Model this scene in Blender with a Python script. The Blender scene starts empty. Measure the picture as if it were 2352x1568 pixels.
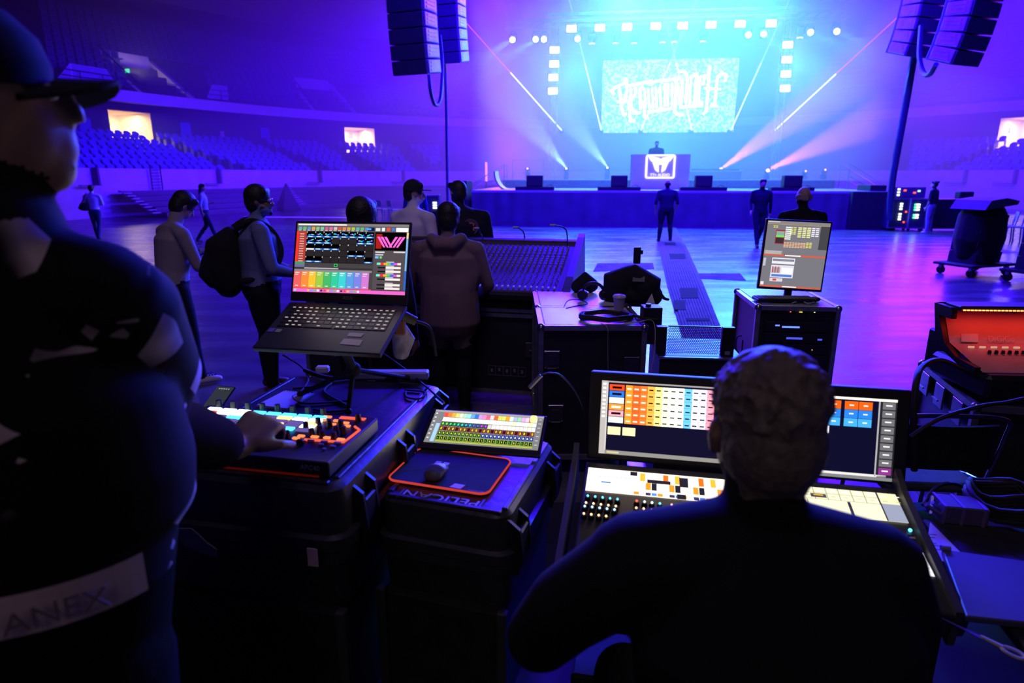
import bpy, math, random
from mathutils import Vector, Matrix
PI = math.pi
R_ = math.radians
C = bpy.context.scene.collection
sc = bpy.context.scene
rnd = random.Random(7)

# ---------------------------------------------------------------- camera
FPX, PITCH, CAMZ = 1450.0, R_(14.69), 1.9
cam = bpy.data.objects.new('camera', bpy.data.cameras.new('camera')); C.objects.link(cam)
cam.location = (0, 0, CAMZ); cam.rotation_euler = (PI/2 - PITCH, 0, 0)
cam.data.sensor_width = 36; cam.data.lens = FPX/2352*36; cam.data.clip_end = 300; cam.data.clip_start = .05
cam.data.dof.use_dof = True; cam.data.dof.focus_distance = 3.2; cam.data.dof.aperture_fstop = 2.6
sc.camera = cam
_F = Vector((0, math.cos(PITCH), -math.sin(PITCH))); _U = Vector((0, math.sin(PITCH), math.cos(PITCH)))
def ray(px, py): return _F*FPX + Vector((px-1176, 0, 0)) - _U*(py-784)
def at(px, py, Y=None, z=None):
    d = ray(px, py)
    k = Y/d.y if Y is not None else (z-CAMZ)/d.z
    return Vector((0, 0, CAMZ)) + d*k

# the stage stands slightly turned: u runs along its front edge, v towards its back
YAW = R_(-7)
SO = Vector((5.95, 24.5, 0)); SUd = Vector((math.cos(YAW), math.sin(YAW), 0)); SVd = Vector((-math.sin(YAW), math.cos(YAW), 0))
def S(u, v, z): return SO + SUd*u + SVd*v + Vector((0, 0, z))
def sat(px, py, v):
    d = ray(px, py); o = Vector((0, 0, CAMZ))
    k = ((SO + SVd*v - o).dot(SVd))/d.dot(SVd)
    p = o + d*k
    return (p-SO).dot(SUd), p.z

# ---------------------------------------------------------------- exposure, world
vs = sc.view_settings; sc.display_settings.display_device = 'sRGB'
vs.view_transform = 'Standard'; vs.look = 'None'; vs.gamma = 1; vs.use_curve_mapping = False; vs.exposure = 0
w = bpy.data.worlds.new('world'); sc.world = w; w.use_nodes = True
w.node_tree.nodes['Background'].inputs[0].default_value = (.02, .0, .25, 1); w.node_tree.nodes['Background'].inputs[1].default_value = .012
cy = sc.cycles
cy.max_bounces = 4; cy.diffuse_bounces = 2; cy.glossy_bounces = 2; cy.transmission_bounces = 2; cy.volume_bounces = 0; cy.transparent_max_bounces = 8
cy.sample_clamp_indirect = 3.0; cy.caustics_reflective = False; cy.caustics_refractive = False
cy.use_denoising = True

# ---------------------------------------------------------------- lights
BLUE, CYAN, MAG, WARM = (.026, .001, 1.0), (.055, .44, 1.0), (.80, .05, 1.0), (1, .72, .35)
E0 = lambda x, y, z: Vector((x, y, z))
def lamp(kind, name, p, target, col, power, size=.3, cone=60, blend=.5, shape=None, vol=1.0):
    l = bpy.data.lights.new(name, kind); o = bpy.data.objects.new(name, l); C.objects.link(o)
    o.location = p; l.color = col; l.energy = power
    if target is not None: o.rotation_euler = (Vector(target)-Vector(p)).to_track_quat('-Z', 'Y').to_euler()
    if kind == 'AREA':
        l.size = size
        if shape: l.shape = 'RECTANGLE'; l.size_y = shape
        l.spread = R_(cone)
    elif kind == 'SPOT': l.shadow_soft_size = size; l.spot_size = R_(cone); l.spot_blend = blend
    else: l.shadow_soft_size = size
    return o
# blue wash thrown from the stage truss over the floor and the crowd area
lamp('AREA', 'wash_blue', S(-3, 1, 9.5), (0, 6, 0), BLUE, 9000, 5, 150, shape=.8)
lamp('AREA', 'wash_blue', S(5, 1, 9.5), (10, 8, 0), BLUE, 7000, 5, 150, shape=.8)
# added unseen blue fill over the hall; then side floods and points tinting haze
lamp('AREA', 'fill_blue', (4, 14, 13), S(0, 0, 0), BLUE, 9000, 6, 140)
lamp('SPOT', 'side_blue', S(-6, 1.5, 9), E0(-18.5, 36, 2.0), BLUE, 60000, 1, 50, 1)
lamp('SPOT', 'side_blue', S(10, 2, 10), E0(30, 42, 4), BLUE, 20000, 1, 80, .9)
lamp('POINT', 'wing_blue', S(-9, 13, 6), None, BLUE, 11000, 3)
lamp('POINT', 'wing_blue', S(15, 10, 9), None, BLUE, 13000, 4)
# cyan key of the stage
lamp('AREA', 'stage_cyan', S(.8, 6, 12), S(.8, 5, 0), CYAN, 4800, 8, 110, shape=3)
lamp('SPOT', 'stage_cyan', S(-4.0, 8.5, 7), S(-3, -8, 0), CYAN, 4200, 1.5, 150, .8)
lamp('SPOT', 'stage_cyan', S(6.3, 8.5, 7), S(5, -8, 0), CYAN, 4200, 1.5, 150, .8)
lamp('SPOT', 'stage_cyan', S(.5, 7, 9), S(.5, -3, 0), CYAN, 3400, 1.5, 150, .8)
lamp('SPOT', 'stage_cyan', S(.5, 8.9, 3.2), S(.5, -8, 3), CYAN, 1700, 1.5, 150, .8)
# magenta from the wings
lamp('POINT', 'wing_magenta', S(-9.3, 6, 6.5), None, MAG, 1050, 2.5)
lamp('POINT', 'wing_magenta', S(-7, 8, 3), None, MAG, 500, 1.5)
lamp('POINT', 'wing_magenta', S(12.3, 6, 4.5), None, MAG, 750, 2.5)
lamp('POINT', 'wing_magenta', S(11, 8, 10), None, MAG, 380, 2.5)
lamp('POINT', 'wing_magenta', S(-6, 10, 11), None, MAG, 500, 2.5)
# magenta and cyan floods thrown from the truss onto the open floor
lamp('SPOT', 'floor_magenta', S(-2, 3, 9), (4.5, 15, 0), (.8, .06, .9), 2600, 1, 48, 1)
lamp('SPOT', 'floor_cyan', S(3, 3, 9), (1.7, 5.6, 0), (.04, .50, 1), 6500, .8, 34, 1)
# added lavender fill over the mixing position, aimed at the hall floor
lamp('AREA', 'fill_light', (0, 1.2, 9), (.5, 8, .8), (.72, .50, 1), 42, 2, 95)
# added unseen warm fill behind the mixing position, low
lamp('AREA', 'fill_light', (-1.5, -4.5, 5), (0, 3, .8), (1, .72, .62), 18, 3, 160)

# ---------------------------------------------------------------- helpers
MC = {}
def P(col, rough=.5, metal=0, var=.15, scale=6, bump=0, spec=.5, name=None):
    key = (col, rough, metal, var, scale, bump, spec)
    if key in MC: return MC[key]
    m = bpy.data.materials.new(name or 'surface'); m.use_nodes = True; nt = m.node_tree; b = nt.nodes['Principled BSDF']
    b.inputs['Base Color'].default_value = (*col, 1); b.inputs['Roughness'].default_value = rough; b.inputs['Metallic'].default_value = metal
    b.inputs['Specular IOR Level'].default_value = spec
    if var or bump:
        tc = nt.nodes.new('ShaderNodeTexCoord'); n = nt.nodes.new('ShaderNodeTexNoise'); n.inputs['Scale'].default_value = scale
        nt.links.new(tc.outputs['Object'], n.inputs['Vector'])
        if var:
            r = nt.nodes.new('ShaderNodeValToRGB'); r.color_ramp.elements[0].position = .3; r.color_ramp.elements[1].position = .7
            r.color_ramp.elements[0].color = (*[c*(1-var) for c in col], 1); r.color_ramp.elements[1].color = (*[min(1, c*(1+var)) for c in col], 1)
            nt.links.new(n.outputs['Fac'], r.inputs['Fac']); nt.links.new(r.outputs['Color'], b.inputs['Base Color'])
        if bump:
            bp = nt.nodes.new('ShaderNodeBump'); bp.inputs['Strength'].default_value = bump; bp.inputs['Distance'].default_value = .01
            nt.links.new(n.outputs['Fac'], bp.inputs['Height']); nt.links.new(bp.outputs['Normal'], b.inputs['Normal'])
    MC[key] = m
    return m
def EM(col, s=1.0, light=False):
    key = ('e', col, s, light)
    if key in MC: return MC[key]
    m = bpy.data.materials.new('glow'); m.use_nodes = True; nt = m.node_tree; nt.nodes.remove(nt.nodes['Principled BSDF'])
    e = nt.nodes.new('ShaderNodeEmission'); e.inputs[0].default_value = (*col, 1); e.inputs[1].default_value = s
    nt.links.new(e.outputs[0], nt.nodes['Material Output'].inputs['Surface'])
    m.cycles.emission_sampling = 'FRONT' if light else 'NONE'
    MC[key] = m
    return m
def hexc(h, k=1.0):
    v = [int(h[i:i+2], 16)/255 for i in (0, 2, 4)]
    return tuple(round((((c+.055)/1.055)**2.4 if c > .04 else c/12.92)*k, 4) for c in v)

class MB:
    def __init__(s): s.v = []; s.f = []; s.m = []
    def add(s, vs, fs, m=0):
        n = len(s.v); s.v += [tuple(v) for v in vs]; s.f += [tuple(i+n for i in f) for f in fs]; s.m += [m]*len(fs); return s
    def box(s, c, d, m=0, R=None, ch=0):
        x, y, z = d[0]/2, d[1]/2, d[2]/2
        if ch:
            c2 = min(ch, x*.9, y*.9, z*.9); vs = []
            for sx in (-1, 1):
                for sy in (-1, 1):
                    for sz in (-1, 1):
                        vs += [(sx*x, sy*(y-c2), sz*(z-c2)), (sx*(x-c2), sy*y, sz*(z-c2)), (sx*(x-c2), sy*(y-c2), sz*z)]
            I = lambda a, b, e, k: ((a*2+b)*2+e)*3+k
            fs = []
            for a in (0, 1):
                f = [I(a,0,0,0), I(a,1,0,0), I(a,1,1,0), I(a,0,1,0)]; fs.append(f if a else f[::-1])
                f = [I(0,a,0,1), I(1,a,0,1), I(1,a,1,1), I(0,a,1,1)]; fs.append(f[::-1] if a else f)
                f = [I(0,0,a,2), I(1,0,a,2), I(1,1,a,2), I(0,1,a,2)]; fs.append(f if a else f[::-1])
            for a in (0, 1):
                for b in (0, 1):
                    for f in ([I(a,b,0,0), I(a,b,1,0), I(a,b,1,1), I(a,b,0,1)], [I(a,0,b,0), I(a,1,b,0), I(a,1,b,2), I(a,0,b,2)], [I(0,a,b,1), I(1,a,b,1), I(1,a,b,2), I(0,a,b,2)]):
                        fs.append(f)
                    for e in (0, 1): fs.append([I(a,b,e,0), I(a,b,e,1), I(a,b,e,2)])
        else:
            vs = [(-x,-y,-z),(x,-y,-z),(x,y,-z),(-x,y,-z),(-x,-y,z),(x,-y,z),(x,y,z),(-x,y,z)]
            fs = [(0,3,2,1),(4,5,6,7),(0,1,5,4),(1,2,6,5),(2,3,7,6),(3,0,4,7)]
        c = Vector(c)
        vs = [(R @ Vector(v) if R else Vector(v)) + c for v in vs]
        return s.add(vs, fs, m)
    def ring(s, rings, m=0, cap=True, closed=True):
        n = len(rings[0]); base = len(s.v); vs = [p for r in rings for p in r]; fs = []
        for i in range(len(rings)-1):
            for j in range(n if closed else n-1):
                k = (j+1) % n; fs.append((i*n+j, i*n+k, (i+1)*n+k, (i+1)*n+j))
        if cap and closed: fs.append(tuple(range(n))[::-1]); fs.append(tuple((len(rings)-1)*n+j for j in range(n)))
        return s.add(vs, fs, m)
    def tube(s, pts, r, n=8, m=0, cap=True):
        pts = [Vector(p) for p in pts]; rings = []; up = Vector((0, 0, 1)); prev = None
        for i, p in enumerate(pts):
            t = (pts[min(i+1, len(pts)-1)]-pts[max(i-1, 0)]).normalized()
            if prev is None:
                a = t.cross(up) if abs(t.dot(up)) < .95 else t.cross(Vector((1, 0, 0)))
            else: a = prev - t*prev.dot(t)
            a.normalize(); prev = a; b = t.cross(a)
            rr = r[i] if isinstance(r, (list, tuple)) else r
            rings.append([p + a*rr*math.cos(2*PI*j/n) + b*rr*math.sin(2*PI*j/n) for j in range(n)])
        return s.ring(rings, m, cap)
    def cyl(s, p, q, r, n=16, m=0, r2=None): return s.tube([p, q], [r, r if r2 is None else r2], n, m)
    def lathe(s, prof, c=(0, 0, 0), n=20, m=0, R=None):
        c = Vector(c); rings = []
        for r, z in prof:
            rings.append([c + ((R @ Vector((r*math.cos(2*PI*j/n), r*math.sin(2*PI*j/n), z))) if R else Vector((r*math.cos(2*PI*j/n), r*math.sin(2*PI*j/n), z))) for j in range(n)])
        return s.ring(rings, m)
    def prism(s, poly, a, b, axis='z', m=0):
        f = {'z': lambda p, h: (p[0], p[1], h), 'y': lambda p, h: (p[0], h, p[1]), 'x': lambda p, h: (h, p[0], p[1])}[axis]
        n = len(poly); vs = [f(p, a) for p in poly] + [f(p, b) for p in poly]
        fs = [tuple(range(n))[::-1], tuple(range(n, 2*n))] + [(i, (i+1) % n, n+(i+1) % n, n+i) for i in range(n)]
        return s.add(vs, fs, m)
    def quad(s, a, b, c, d, m=0): return s.add([a, b, c, d], [(0, 1, 2, 3)], m)
    def sphere(s, c, r, m=0, n=12, k=8):
        c = Vector(c); rr = r if isinstance(r, (list, tuple)) else (r, r, r)
        rings = [[c + Vector((rr[0]*math.sin(PI*i/k)*math.cos(2*PI*j/n), rr[1]*math.sin(PI*i/k)*math.sin(2*PI*j/n), rr[2]*math.cos(PI*i/k))) for j in range(n)] for i in range(k+1)]
        rings[0] = [c+Vector((1e-4*math.cos(2*PI*j/n), 1e-4*math.sin(2*PI*j/n), rr[2])) for j in range(n)]
        rings[-1] = [c+Vector((1e-4*math.cos(2*PI*j/n), 1e-4*math.sin(2*PI*j/n), -rr[2])) for j in range(n)]
        return s.ring(rings, m)
    def build(s, name, mats, parent=None, smooth=0, M=None):
        me = bpy.data.meshes.new(name); me.from_pydata(s.v, [], s.f)
        if not isinstance(mats, (list, tuple)): mats = [mats]
        for m in mats: me.materials.append(m)
        if len(mats) > 1: me.polygons.foreach_set('material_index', s.m)
        import bmesh
        bm = bmesh.new(); bm.from_mesh(me); bmesh.ops.recalc_face_normals(bm, faces=bm.faces); bm.to_mesh(me); bm.free()
        if smooth:
            me.polygons.foreach_set('use_smooth', [True]*len(me.polygons)); me.set_sharp_from_angle(angle=R_(smooth))
        o = bpy.data.objects.new(name, me); C.objects.link(o)
        if parent is not None: o.parent = parent
        if M is not None: o.matrix_local = M
        return o
def bev(o, wd=.004, seg=2):
    b = o.modifiers.new('edge', 'BEVEL'); b.width = wd; b.segments = seg; b.limit_method = 'ANGLE'; b.angle_limit = R_(40); return o
def tag(o, label, cat, group=None):
    o['label'] = label; o['category'] = cat
    if group: o['group'] = group
    return o
def thing(name, label, cat, loc=(0, 0, 0), rz=0, group=None, M=None):
    o = bpy.data.objects.new(name, None); C.objects.link(o); o.empty_display_size = .1
    if M is not None: o.matrix_world = M
    else: o.location = loc; o.rotation_euler = (0, 0, rz)
    return tag(o, label, cat, group)
def struct(name, mb, mats, smooth=0):
    o = mb.build(name, mats, None, smooth); o['kind'] = 'structure'; return o
def dup(root, loc, rz=None, label=None, group=None, M=None):
    r = root.copy(); C.objects.link(r)
    if M is not None: r.matrix_world = M
    else:
        r.location = loc
        if rz is not None: r.rotation_euler = (0, 0, rz)
    if label: r['label'] = label
    if group: r['group'] = group
    for ch in list(root.children):
        c = ch.copy(); C.objects.link(c); c.parent = r; c.matrix_parent_inverse = ch.matrix_parent_inverse
        for g in list(ch.children):
            d = g.copy(); C.objects.link(d); d.parent = c
    return r
def text(name, s, size, mat, parent, M, ext=.0008, shear=0, sx=1.0):
    cu = bpy.data.curves.new(name, 'FONT'); cu.body = s; cu.size = size; cu.extrude = ext; cu.shear = shear
    cu.align_x = 'CENTER'; cu.align_y = 'CENTER'; cu.resolution_u = 3
    t = bpy.data.objects.new(name, cu)
    me = bpy.data.meshes.new_from_object(t); bpy.data.objects.remove(t)
    me.materials.clear(); me.materials.append(mat)
    o = bpy.data.objects.new(name, me); C.objects.link(o); o.parent = parent
    o.matrix_local = M @ Matrix.Diagonal((sx, 1, 1, 1))
    return o
def frame(o, x, y, z=None):
    """matrix from an origin and an x and y direction"""
    x = Vector(x).normalized(); z = x.cross(Vector(y)).normalized(); y = z.cross(x)
    M = Matrix((x, y, z)).transposed().to_4x4(); M.translation = Vector(o); return M
def bez(p0, p1, p2, p3, n=10):
    p0, p1, p2, p3 = map(Vector, (p0, p1, p2, p3))
    return [p0*(1-t)**3 + p1*3*t*(1-t)**2 + p2*3*t*t*(1-t) + p3*t**3 for t in [i/n for i in range(n+1)]]
def spl(pts, n=6):
    """smooth path through points"""
    pts = [Vector(p) for p in pts]; out = []
    for i in range(len(pts)-1):
        a = pts[max(i-1, 0)]; b = pts[i]; c = pts[i+1]; d = pts[min(i+2, len(pts)-1)]
        for k in range(n):
            t = k/n
            out.append(.5*((2*b) + (c-a)*t + (2*a-5*b+4*c-d)*t*t + (3*b-a-3*c+d)*t**3))
    return out + [pts[-1]]
BLK = P((.012, .012, .014), .45, 0, .2, 8)
BLKM = P((.015, .015, .017), .8, 0, .3, 14)
CLOTHB = P((.008, .008, .011), .95, 0, .3, 20, .3)
METAL = P((.45, .45, .5), .3, 1, .1, 10)
ALU = P((.35, .34, .38), .38, .8, .15, 20)
WHITE = P((.75, .73, .75), .7, 0, .06, 6)
RUB = P((.02, .02, .02), .7)
LENSW = EM((.85, .97, 1.0), 6)
# ================================================================= SETTING
ECX, ECY, EA, EB = 6.5, 21.8, 23.5, 29.0
def E(off, t, z=0): return Vector((ECX+(EA+off)*math.cos(t), ECY+(EB+off)*math.sin(t), z))
def tat(px, off, lo, hi):
    """angle on the bowl where the ring at this offset crosses the vertical through a column of the view"""
    f = lambda t: 1176 + FPX*E(off, t).x/(E(off, t).y*math.cos(PITCH)) - px
    for _ in range(40):
        m = (lo+hi)/2
        if f(lo)*f(m) <= 0: hi = m
        else: lo = m
    return (lo+hi)/2
LFT = (R_(175), R_(95)); RGT = (R_(5), R_(85))
def strip(mb, prof, t0, t1, n, m=0):
    """prof: list of (off, z) from bottom/inside outwards"""
    rows = [[E(o, t0+(t1-t0)*i/n, z) for i in range(n+1)] for o, z in prof]
    base = len(mb.v); k = n+1
    vs = [p for r in rows for p in r]; fs = []
    for a in range(len(rows)-1):
        for i in range(n): fs.append((a*k+i, a*k+i+1, (a+1)*k+i+1, (a+1)*k+i))
    mb.add(vs, fs, m)
# floor: dark polished concrete
fm = bpy.data.materials.new('polished_concrete'); fm.use_nodes = True; nt = fm.node_tree; b = nt.nodes['Principled BSDF']
tc = nt.nodes.new('ShaderNodeTexCoord'); mp = nt.nodes.new('ShaderNodeMapping'); mp.inputs['Scale'].default_value = (.5, 2.2, 1)
n1 = nt.nodes.new('ShaderNodeTexNoise'); n1.inputs['Scale'].default_value = 1.0; n1.inputs['Detail'].default_value = 6
nt.links.new(tc.outputs['Object'], mp.inputs['Vector']); nt.links.new(mp.outputs['Vector'], n1.inputs['Vector'])
r1 = nt.nodes.new('ShaderNodeValToRGB'); r1.color_ramp.elements[0].position = .35; r1.color_ramp.elements[1].position = .68
r1.color_ramp.elements[0].color = (.055, .055, .06, 1); r1.color_ramp.elements[1].color = (.12, .115, .12, 1)
nt.links.new(n1.outputs['Fac'], r1.inputs['Fac']); nt.links.new(r1.outputs['Color'], b.inputs['Base Color'])
r2 = nt.nodes.new('ShaderNodeMapRange'); r2.inputs['To Min'].default_value = .10; r2.inputs['To Max'].default_value = .42; b.inputs['Specular IOR Level'].default_value = .8
nt.links.new(n1.outputs['Fac'], r2.inputs['Value']); nt.links.new(r2.outputs['Result'], b.inputs['Roughness'])
bp = nt.nodes.new('ShaderNodeBump'); bp.inputs['Strength'].default_value = .4; bp.inputs['Distance'].default_value = .02
nt.links.new(n1.outputs['Fac'], bp.inputs['Height']); nt.links.new(bp.outputs['Normal'], b.inputs['Normal'])
struct('floor', MB().box((5, 25, -.05), (90, 90, .1)), fm)
struct('floor_riser', MB().box((.5, .55, .15), (6.5, 4.7, .3), ch=.01), P((.02, .02, .025), .8, 0, .3, 3))

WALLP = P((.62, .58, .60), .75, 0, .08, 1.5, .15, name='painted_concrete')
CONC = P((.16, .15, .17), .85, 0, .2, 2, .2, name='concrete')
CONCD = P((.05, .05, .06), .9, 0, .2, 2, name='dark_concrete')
TL0, TL1 = R_(185), R_(95)       # left half of the bowl
TR0, TR1 = R_(95), R_(-2)        # right half
NROW = 9
SEATOFF = lambda k: 3.9+.8*k
SEATZ = lambda k: 1.68+.256*k
UPOFF = lambda k: 9.6+.85*k
UPZ = lambda k: 6.55+.52*k
DOORS_L = [(tat(268, 11.2, *LFT), tat(362, 11.2, *LFT)), (tat(797, 11.2, *LFT), tat(864, 11.2, *LFT))]
DOORS_R = [(tat(2276, 11.2, *RGT), tat(2400, 11.2, *RGT))]
for side, t0, t1, doors in (('left', TL0, TL1, DOORS_L), ('right', TR0, TR1, DOORS_R)):
    N = 70
    mb = MB(); strip(mb, [(3.2, 0), (3.2, 2.25), (3.42, 2.25), (3.42, 1.7)], t0, t1, N); struct('wall_parapet_'+side, mb, WALLP)
    mb = MB(); prof = [(3.42, 1.68)]
    for k in range(NROW): prof += [(SEATOFF(k)-.4, SEATZ(k)), (SEATOFF(k)+.4, SEATZ(k))]
    prof += [(11.2, SEATZ(NROW-1))]
    strip(mb, prof, t0, t1, N); struct('floor_lower_tier_'+side, mb, P((.035, .035, .05), .9))
    # rear wall of the lower tier with its lit doorways
    mb = MB(); ts = [t0]
    for a, b_ in doors: ts += [a, b_]
    ts.append(t1)
    for i in range(0, len(ts), 2): strip(mb, [(11.2, 3.0), (11.2, 6.25)], ts[i], ts[i+1], max(2, int(abs(ts[i+1]-ts[i])*40)))
    for a, b_ in doors: strip(mb, [(11.2, 5.75), (11.2, 6.25)], a, b_, 3)
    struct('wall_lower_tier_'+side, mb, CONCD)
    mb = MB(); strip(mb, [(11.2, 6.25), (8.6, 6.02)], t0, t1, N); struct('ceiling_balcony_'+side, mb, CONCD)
    mb = MB(); strip(mb, [(8.6, 6.02), (8.45, 6.62), (8.6, 6.65)], t0, t1, N); struct('wall_balcony_'+side, mb, WALLP)
    mb = MB(); prof = [(8.6, 6.65), (9.0, 6.62), (9.0, 6.6)]
    for k in range(12): prof += [(UPOFF(k)-.42, UPZ(k)), (UPOFF(k)+.42, UPZ(k))]
    prof += [(21, UPZ(11)), (21, 14.2)]
    strip(mb, prof, t0, t1, N); struct('floor_upper_tier_'+side, mb, P((.012, .012, .02), .9))  # upper tier kept dim by a darker surface colour
mb = MB(); strip(mb, [(21, 14.2), (14.5, 13.4), (8, 15.5), (-6, 19), (-20, 21)], R_(200), R_(-20), 60); struct('ceiling', mb, P((.18, .17, .2), .9))

# lit corridors behind the doorways of the lower tier
CREAM = P((.8, .66, .42), .8, 0, .05, 2)
def portal(n, a, b_, zlo, gray=False):
    pa, pb = E(11.1, a), E(11.1, b_); mid = (pa+pb)/2; x = (pb-pa).normalized(); wd = (pb-pa).length
    out = (mid-Vector((ECX, ECY, 0))); out.z = 0; y = Vector((-x.y, x.x, 0))
    if y.dot(out) < 0: y = -y
    M = Matrix((x, y, Vector((0, 0, 1)))).transposed().to_4x4(); M.translation = mid
    z1 = 5.76; d = 3.2
    mb = MB()
    mb.quad((-wd/2, 0, zlo), (-wd/2, d, zlo), (-wd/2, d, z1), (-wd/2, 0, z1)); mb.quad((wd/2, 0, zlo), (wd/2, d, zlo), (wd/2, d, z1), (wd/2, 0, z1))
    mb.quad((-wd/2, d, zlo), (wd/2, d, zlo), (wd/2, d, z1), (-wd/2, d, z1)); mb.quad((-wd/2, 0, z1), (-wd/2, d, z1), (wd/2, d, z1), (wd/2, 0, z1)); mb.quad((-wd/2, 0, zlo), (-wd/2, d, zlo), (wd/2, d, zlo), (wd/2, 0, zlo))
    o = struct('door_%d' % n, mb, CREAM); o.matrix_world = M
    t = MB(); t.box((wd*.1, d-.03, zlo+1.25), (wd*.8, .03, .05)); t.box((wd*.22, d-.03, z1-.45), (.35, .04, .45)); t.box((-wd/2+.03, d*.5, z1-.7), (.04, .25, .4))
    o2 = t.build('door_sign', P((.25, .35, .2), .6), o)
    l = bpy.data.lights.new('corridor_light', 'AREA'); l.color = WARM; l.energy = 330; l.size = wd*.7; l.shape = 'RECTANGLE'; l.size_y = 2; l.spread = R_(180)
    lo = bpy.data.objects.new('corridor_light', l); C.objects.link(lo); lo.location = M @ Vector((0, d*.5, z1-.08))
portal(1, *DOORS_L[0], 2.9); portal(2, *DOORS_L[1], 3.6); portal(3, *DOORS_R[0], 3.6)

# ---------------------------------------------------------------- haze over the stage and the hall beyond it
def haze(name, c, d, dens, rz=0, label=''):
    m = bpy.data.materials.new('haze'); m.use_nodes = True; nt = m.node_tree; nt.nodes.remove(nt.nodes['Principled BSDF'])
    v = nt.nodes.new('ShaderNodeVolumeScatter'); v.inputs['Color'].default_value = (1, 1, 1, 1); v.inputs['Density'].default_value = dens; v.inputs['Anisotropy'].default_value = 0.0
    nt.links.new(v.outputs[0], nt.nodes['Material Output'].inputs['Volume'])
    o = MB().box((0, 0, 0), d).build(name, m); o.location = c; o.rotation_euler = (0, 0, rz); o['kind'] = 'stuff'
    return tag(o, label, 'haze')
hz = haze('haze', S(0, 14.6, 10.2), (74, 28, 20), .022, YAW, 'thin blue lit haze filling the hall around the stage')
hz2 = haze('stage_haze', S(.5, 8.2, 6.2), (17, 12, 9), .085, YAW, 'denser cyan lit haze hanging over the stage deck')
# ================================================================= SEATS
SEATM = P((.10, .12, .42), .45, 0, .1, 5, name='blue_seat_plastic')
def seat_mb(mb, M):
    t = MB()
    t.prism([(.06, .44), (.10, .44), (.22, .74), (.18, .76)], -.19, .19, 'x')       # folded seat pan (y, z)
    W6 = [-.2, -.17, -.1, 0, .1, .17, .2]
    for i in range(6):
        a0, a1 = W6[i], W6[i+1]
        c0, c1 = .05*(abs(a0)/.2)**2, .05*(abs(a1)/.2)**2
        h0, h1 = .85-.10*(abs(a0)/.2)**4, .85-.10*(abs(a1)/.2)**4
        t.add([(a0, .24-c0, .5), (a1, .24-c1, .5), (a1, .31-c1, h1), (a0, .31-c0, h0), (a0, .28-c0, .5), (a1, .28-c1, .5), (a1, .35-c1, h1), (a0, .35-c0, h0)],
              [(0, 1, 2, 3), (5, 4, 7, 6), (3, 2, 6, 7), (1, 5, 6, 2), (4, 0, 3, 7), (0, 4, 5, 1)])
    t.box((-.225, .1, .3), (.025, .3, .5)); t.box((.225, .1, .3), (.025, .3, .5))
    vs = [M @ Vector(v) for v in t.v]
    mb.add(vs, t.f)
spots = []
def aisle(t_lo_px, slope): return None
AISL = [(345, 560), (590, 755), (760, 860), (930, 985)]     # aisles, from the top row to the front row (columns of the view)
AISR = [(2330, 2150)]
for side, rng in (('left', LFT), ('right', RGT)):
    for k in range(NROW):
        off = SEATOFF(k); f = k/(NROW-1)
        cuts = [a[1]+(a[0]-a[1])*f for a in (AISL if side == 'left' else AISR)]
        px0, px1 = (150, 1010) if side == 'left' else (2090, 2440)
        t = tat(px0+(15 if k % 2 else 0), off, *rng); tend = tat(px1, off, *rng); sg = 1 if tend > t else -1
        while (tend-t)*sg > 0:
            p = E(off, t); ds = math.hypot((EA+off)*math.sin(t), (EB+off)*math.cos(t))
            px = 1176+FPX*p.x/(p.y*math.cos(PITCH)+(CAMZ-SEATZ(k))*math.sin(PITCH))
            t += sg*.54/ds
            if any(abs(px-c) < 21+9*(1-f) for c in cuts): continue
            tx = Vector((-(EA+off)*math.sin(t), (EB+off)*math.cos(t), 0)).normalized()
            rz = math.atan2(tx.y, tx.x) + (0 if Vector((-tx.y, tx.x, 0)).dot(p-Vector((ECX, ECY, 0))) > 0 else PI)
            spots.append((p.length, k, side, px, Matrix.Translation((p.x, p.y, SEATZ(k))) @ Matrix.Rotation(rz, 4, 'Z')))
spots.sort(key=lambda q: q[0])
mb = MB(); seat_mb(mb, Matrix()); seat0 = mb.build('arena_seat', SEATM); C.objects.unlink(seat0)
ORD = ['front', 'second', 'third', 'fourth', 'fifth', 'sixth', 'seventh', 'eighth', 'top']
def sect(px):
    for n, a in enumerate(AISL):
        if px < a[0]: return n
    return 4
SN = ['block left of the first aisle', 'block between the first two aisles', 'block past the second aisle', 'far block', 'farthest block']
vis = [q for q in spots if q[3] > 185 and q[2] == 'left'][:295]
chosen = set(id(q) for q in vis)
for q in vis:
    o = seat0.copy(); C.objects.link(o); o.matrix_world = q[4]; k = q[1]; f = k/(NROW-1)
    n = sum(q[3] > a[1]+(a[0]-a[1])*f for a in AISL)
    tag(o, 'empty blue stadium seat, %s row of the %s' % (ORD[k], SN[n]), 'seat', 'blue seats, %s row, %s' % (ORD[k], SN[n]))
mb = MB()
for q in spots:
    if id(q) not in chosen: seat_mb(mb, q[4])
o = mb.build('arena_seat', SEATM); o['kind'] = 'stuff'; tag(o, 'rest of the blue stadium seats in the far hazy blocks', 'seat')
mb = MB()
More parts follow.
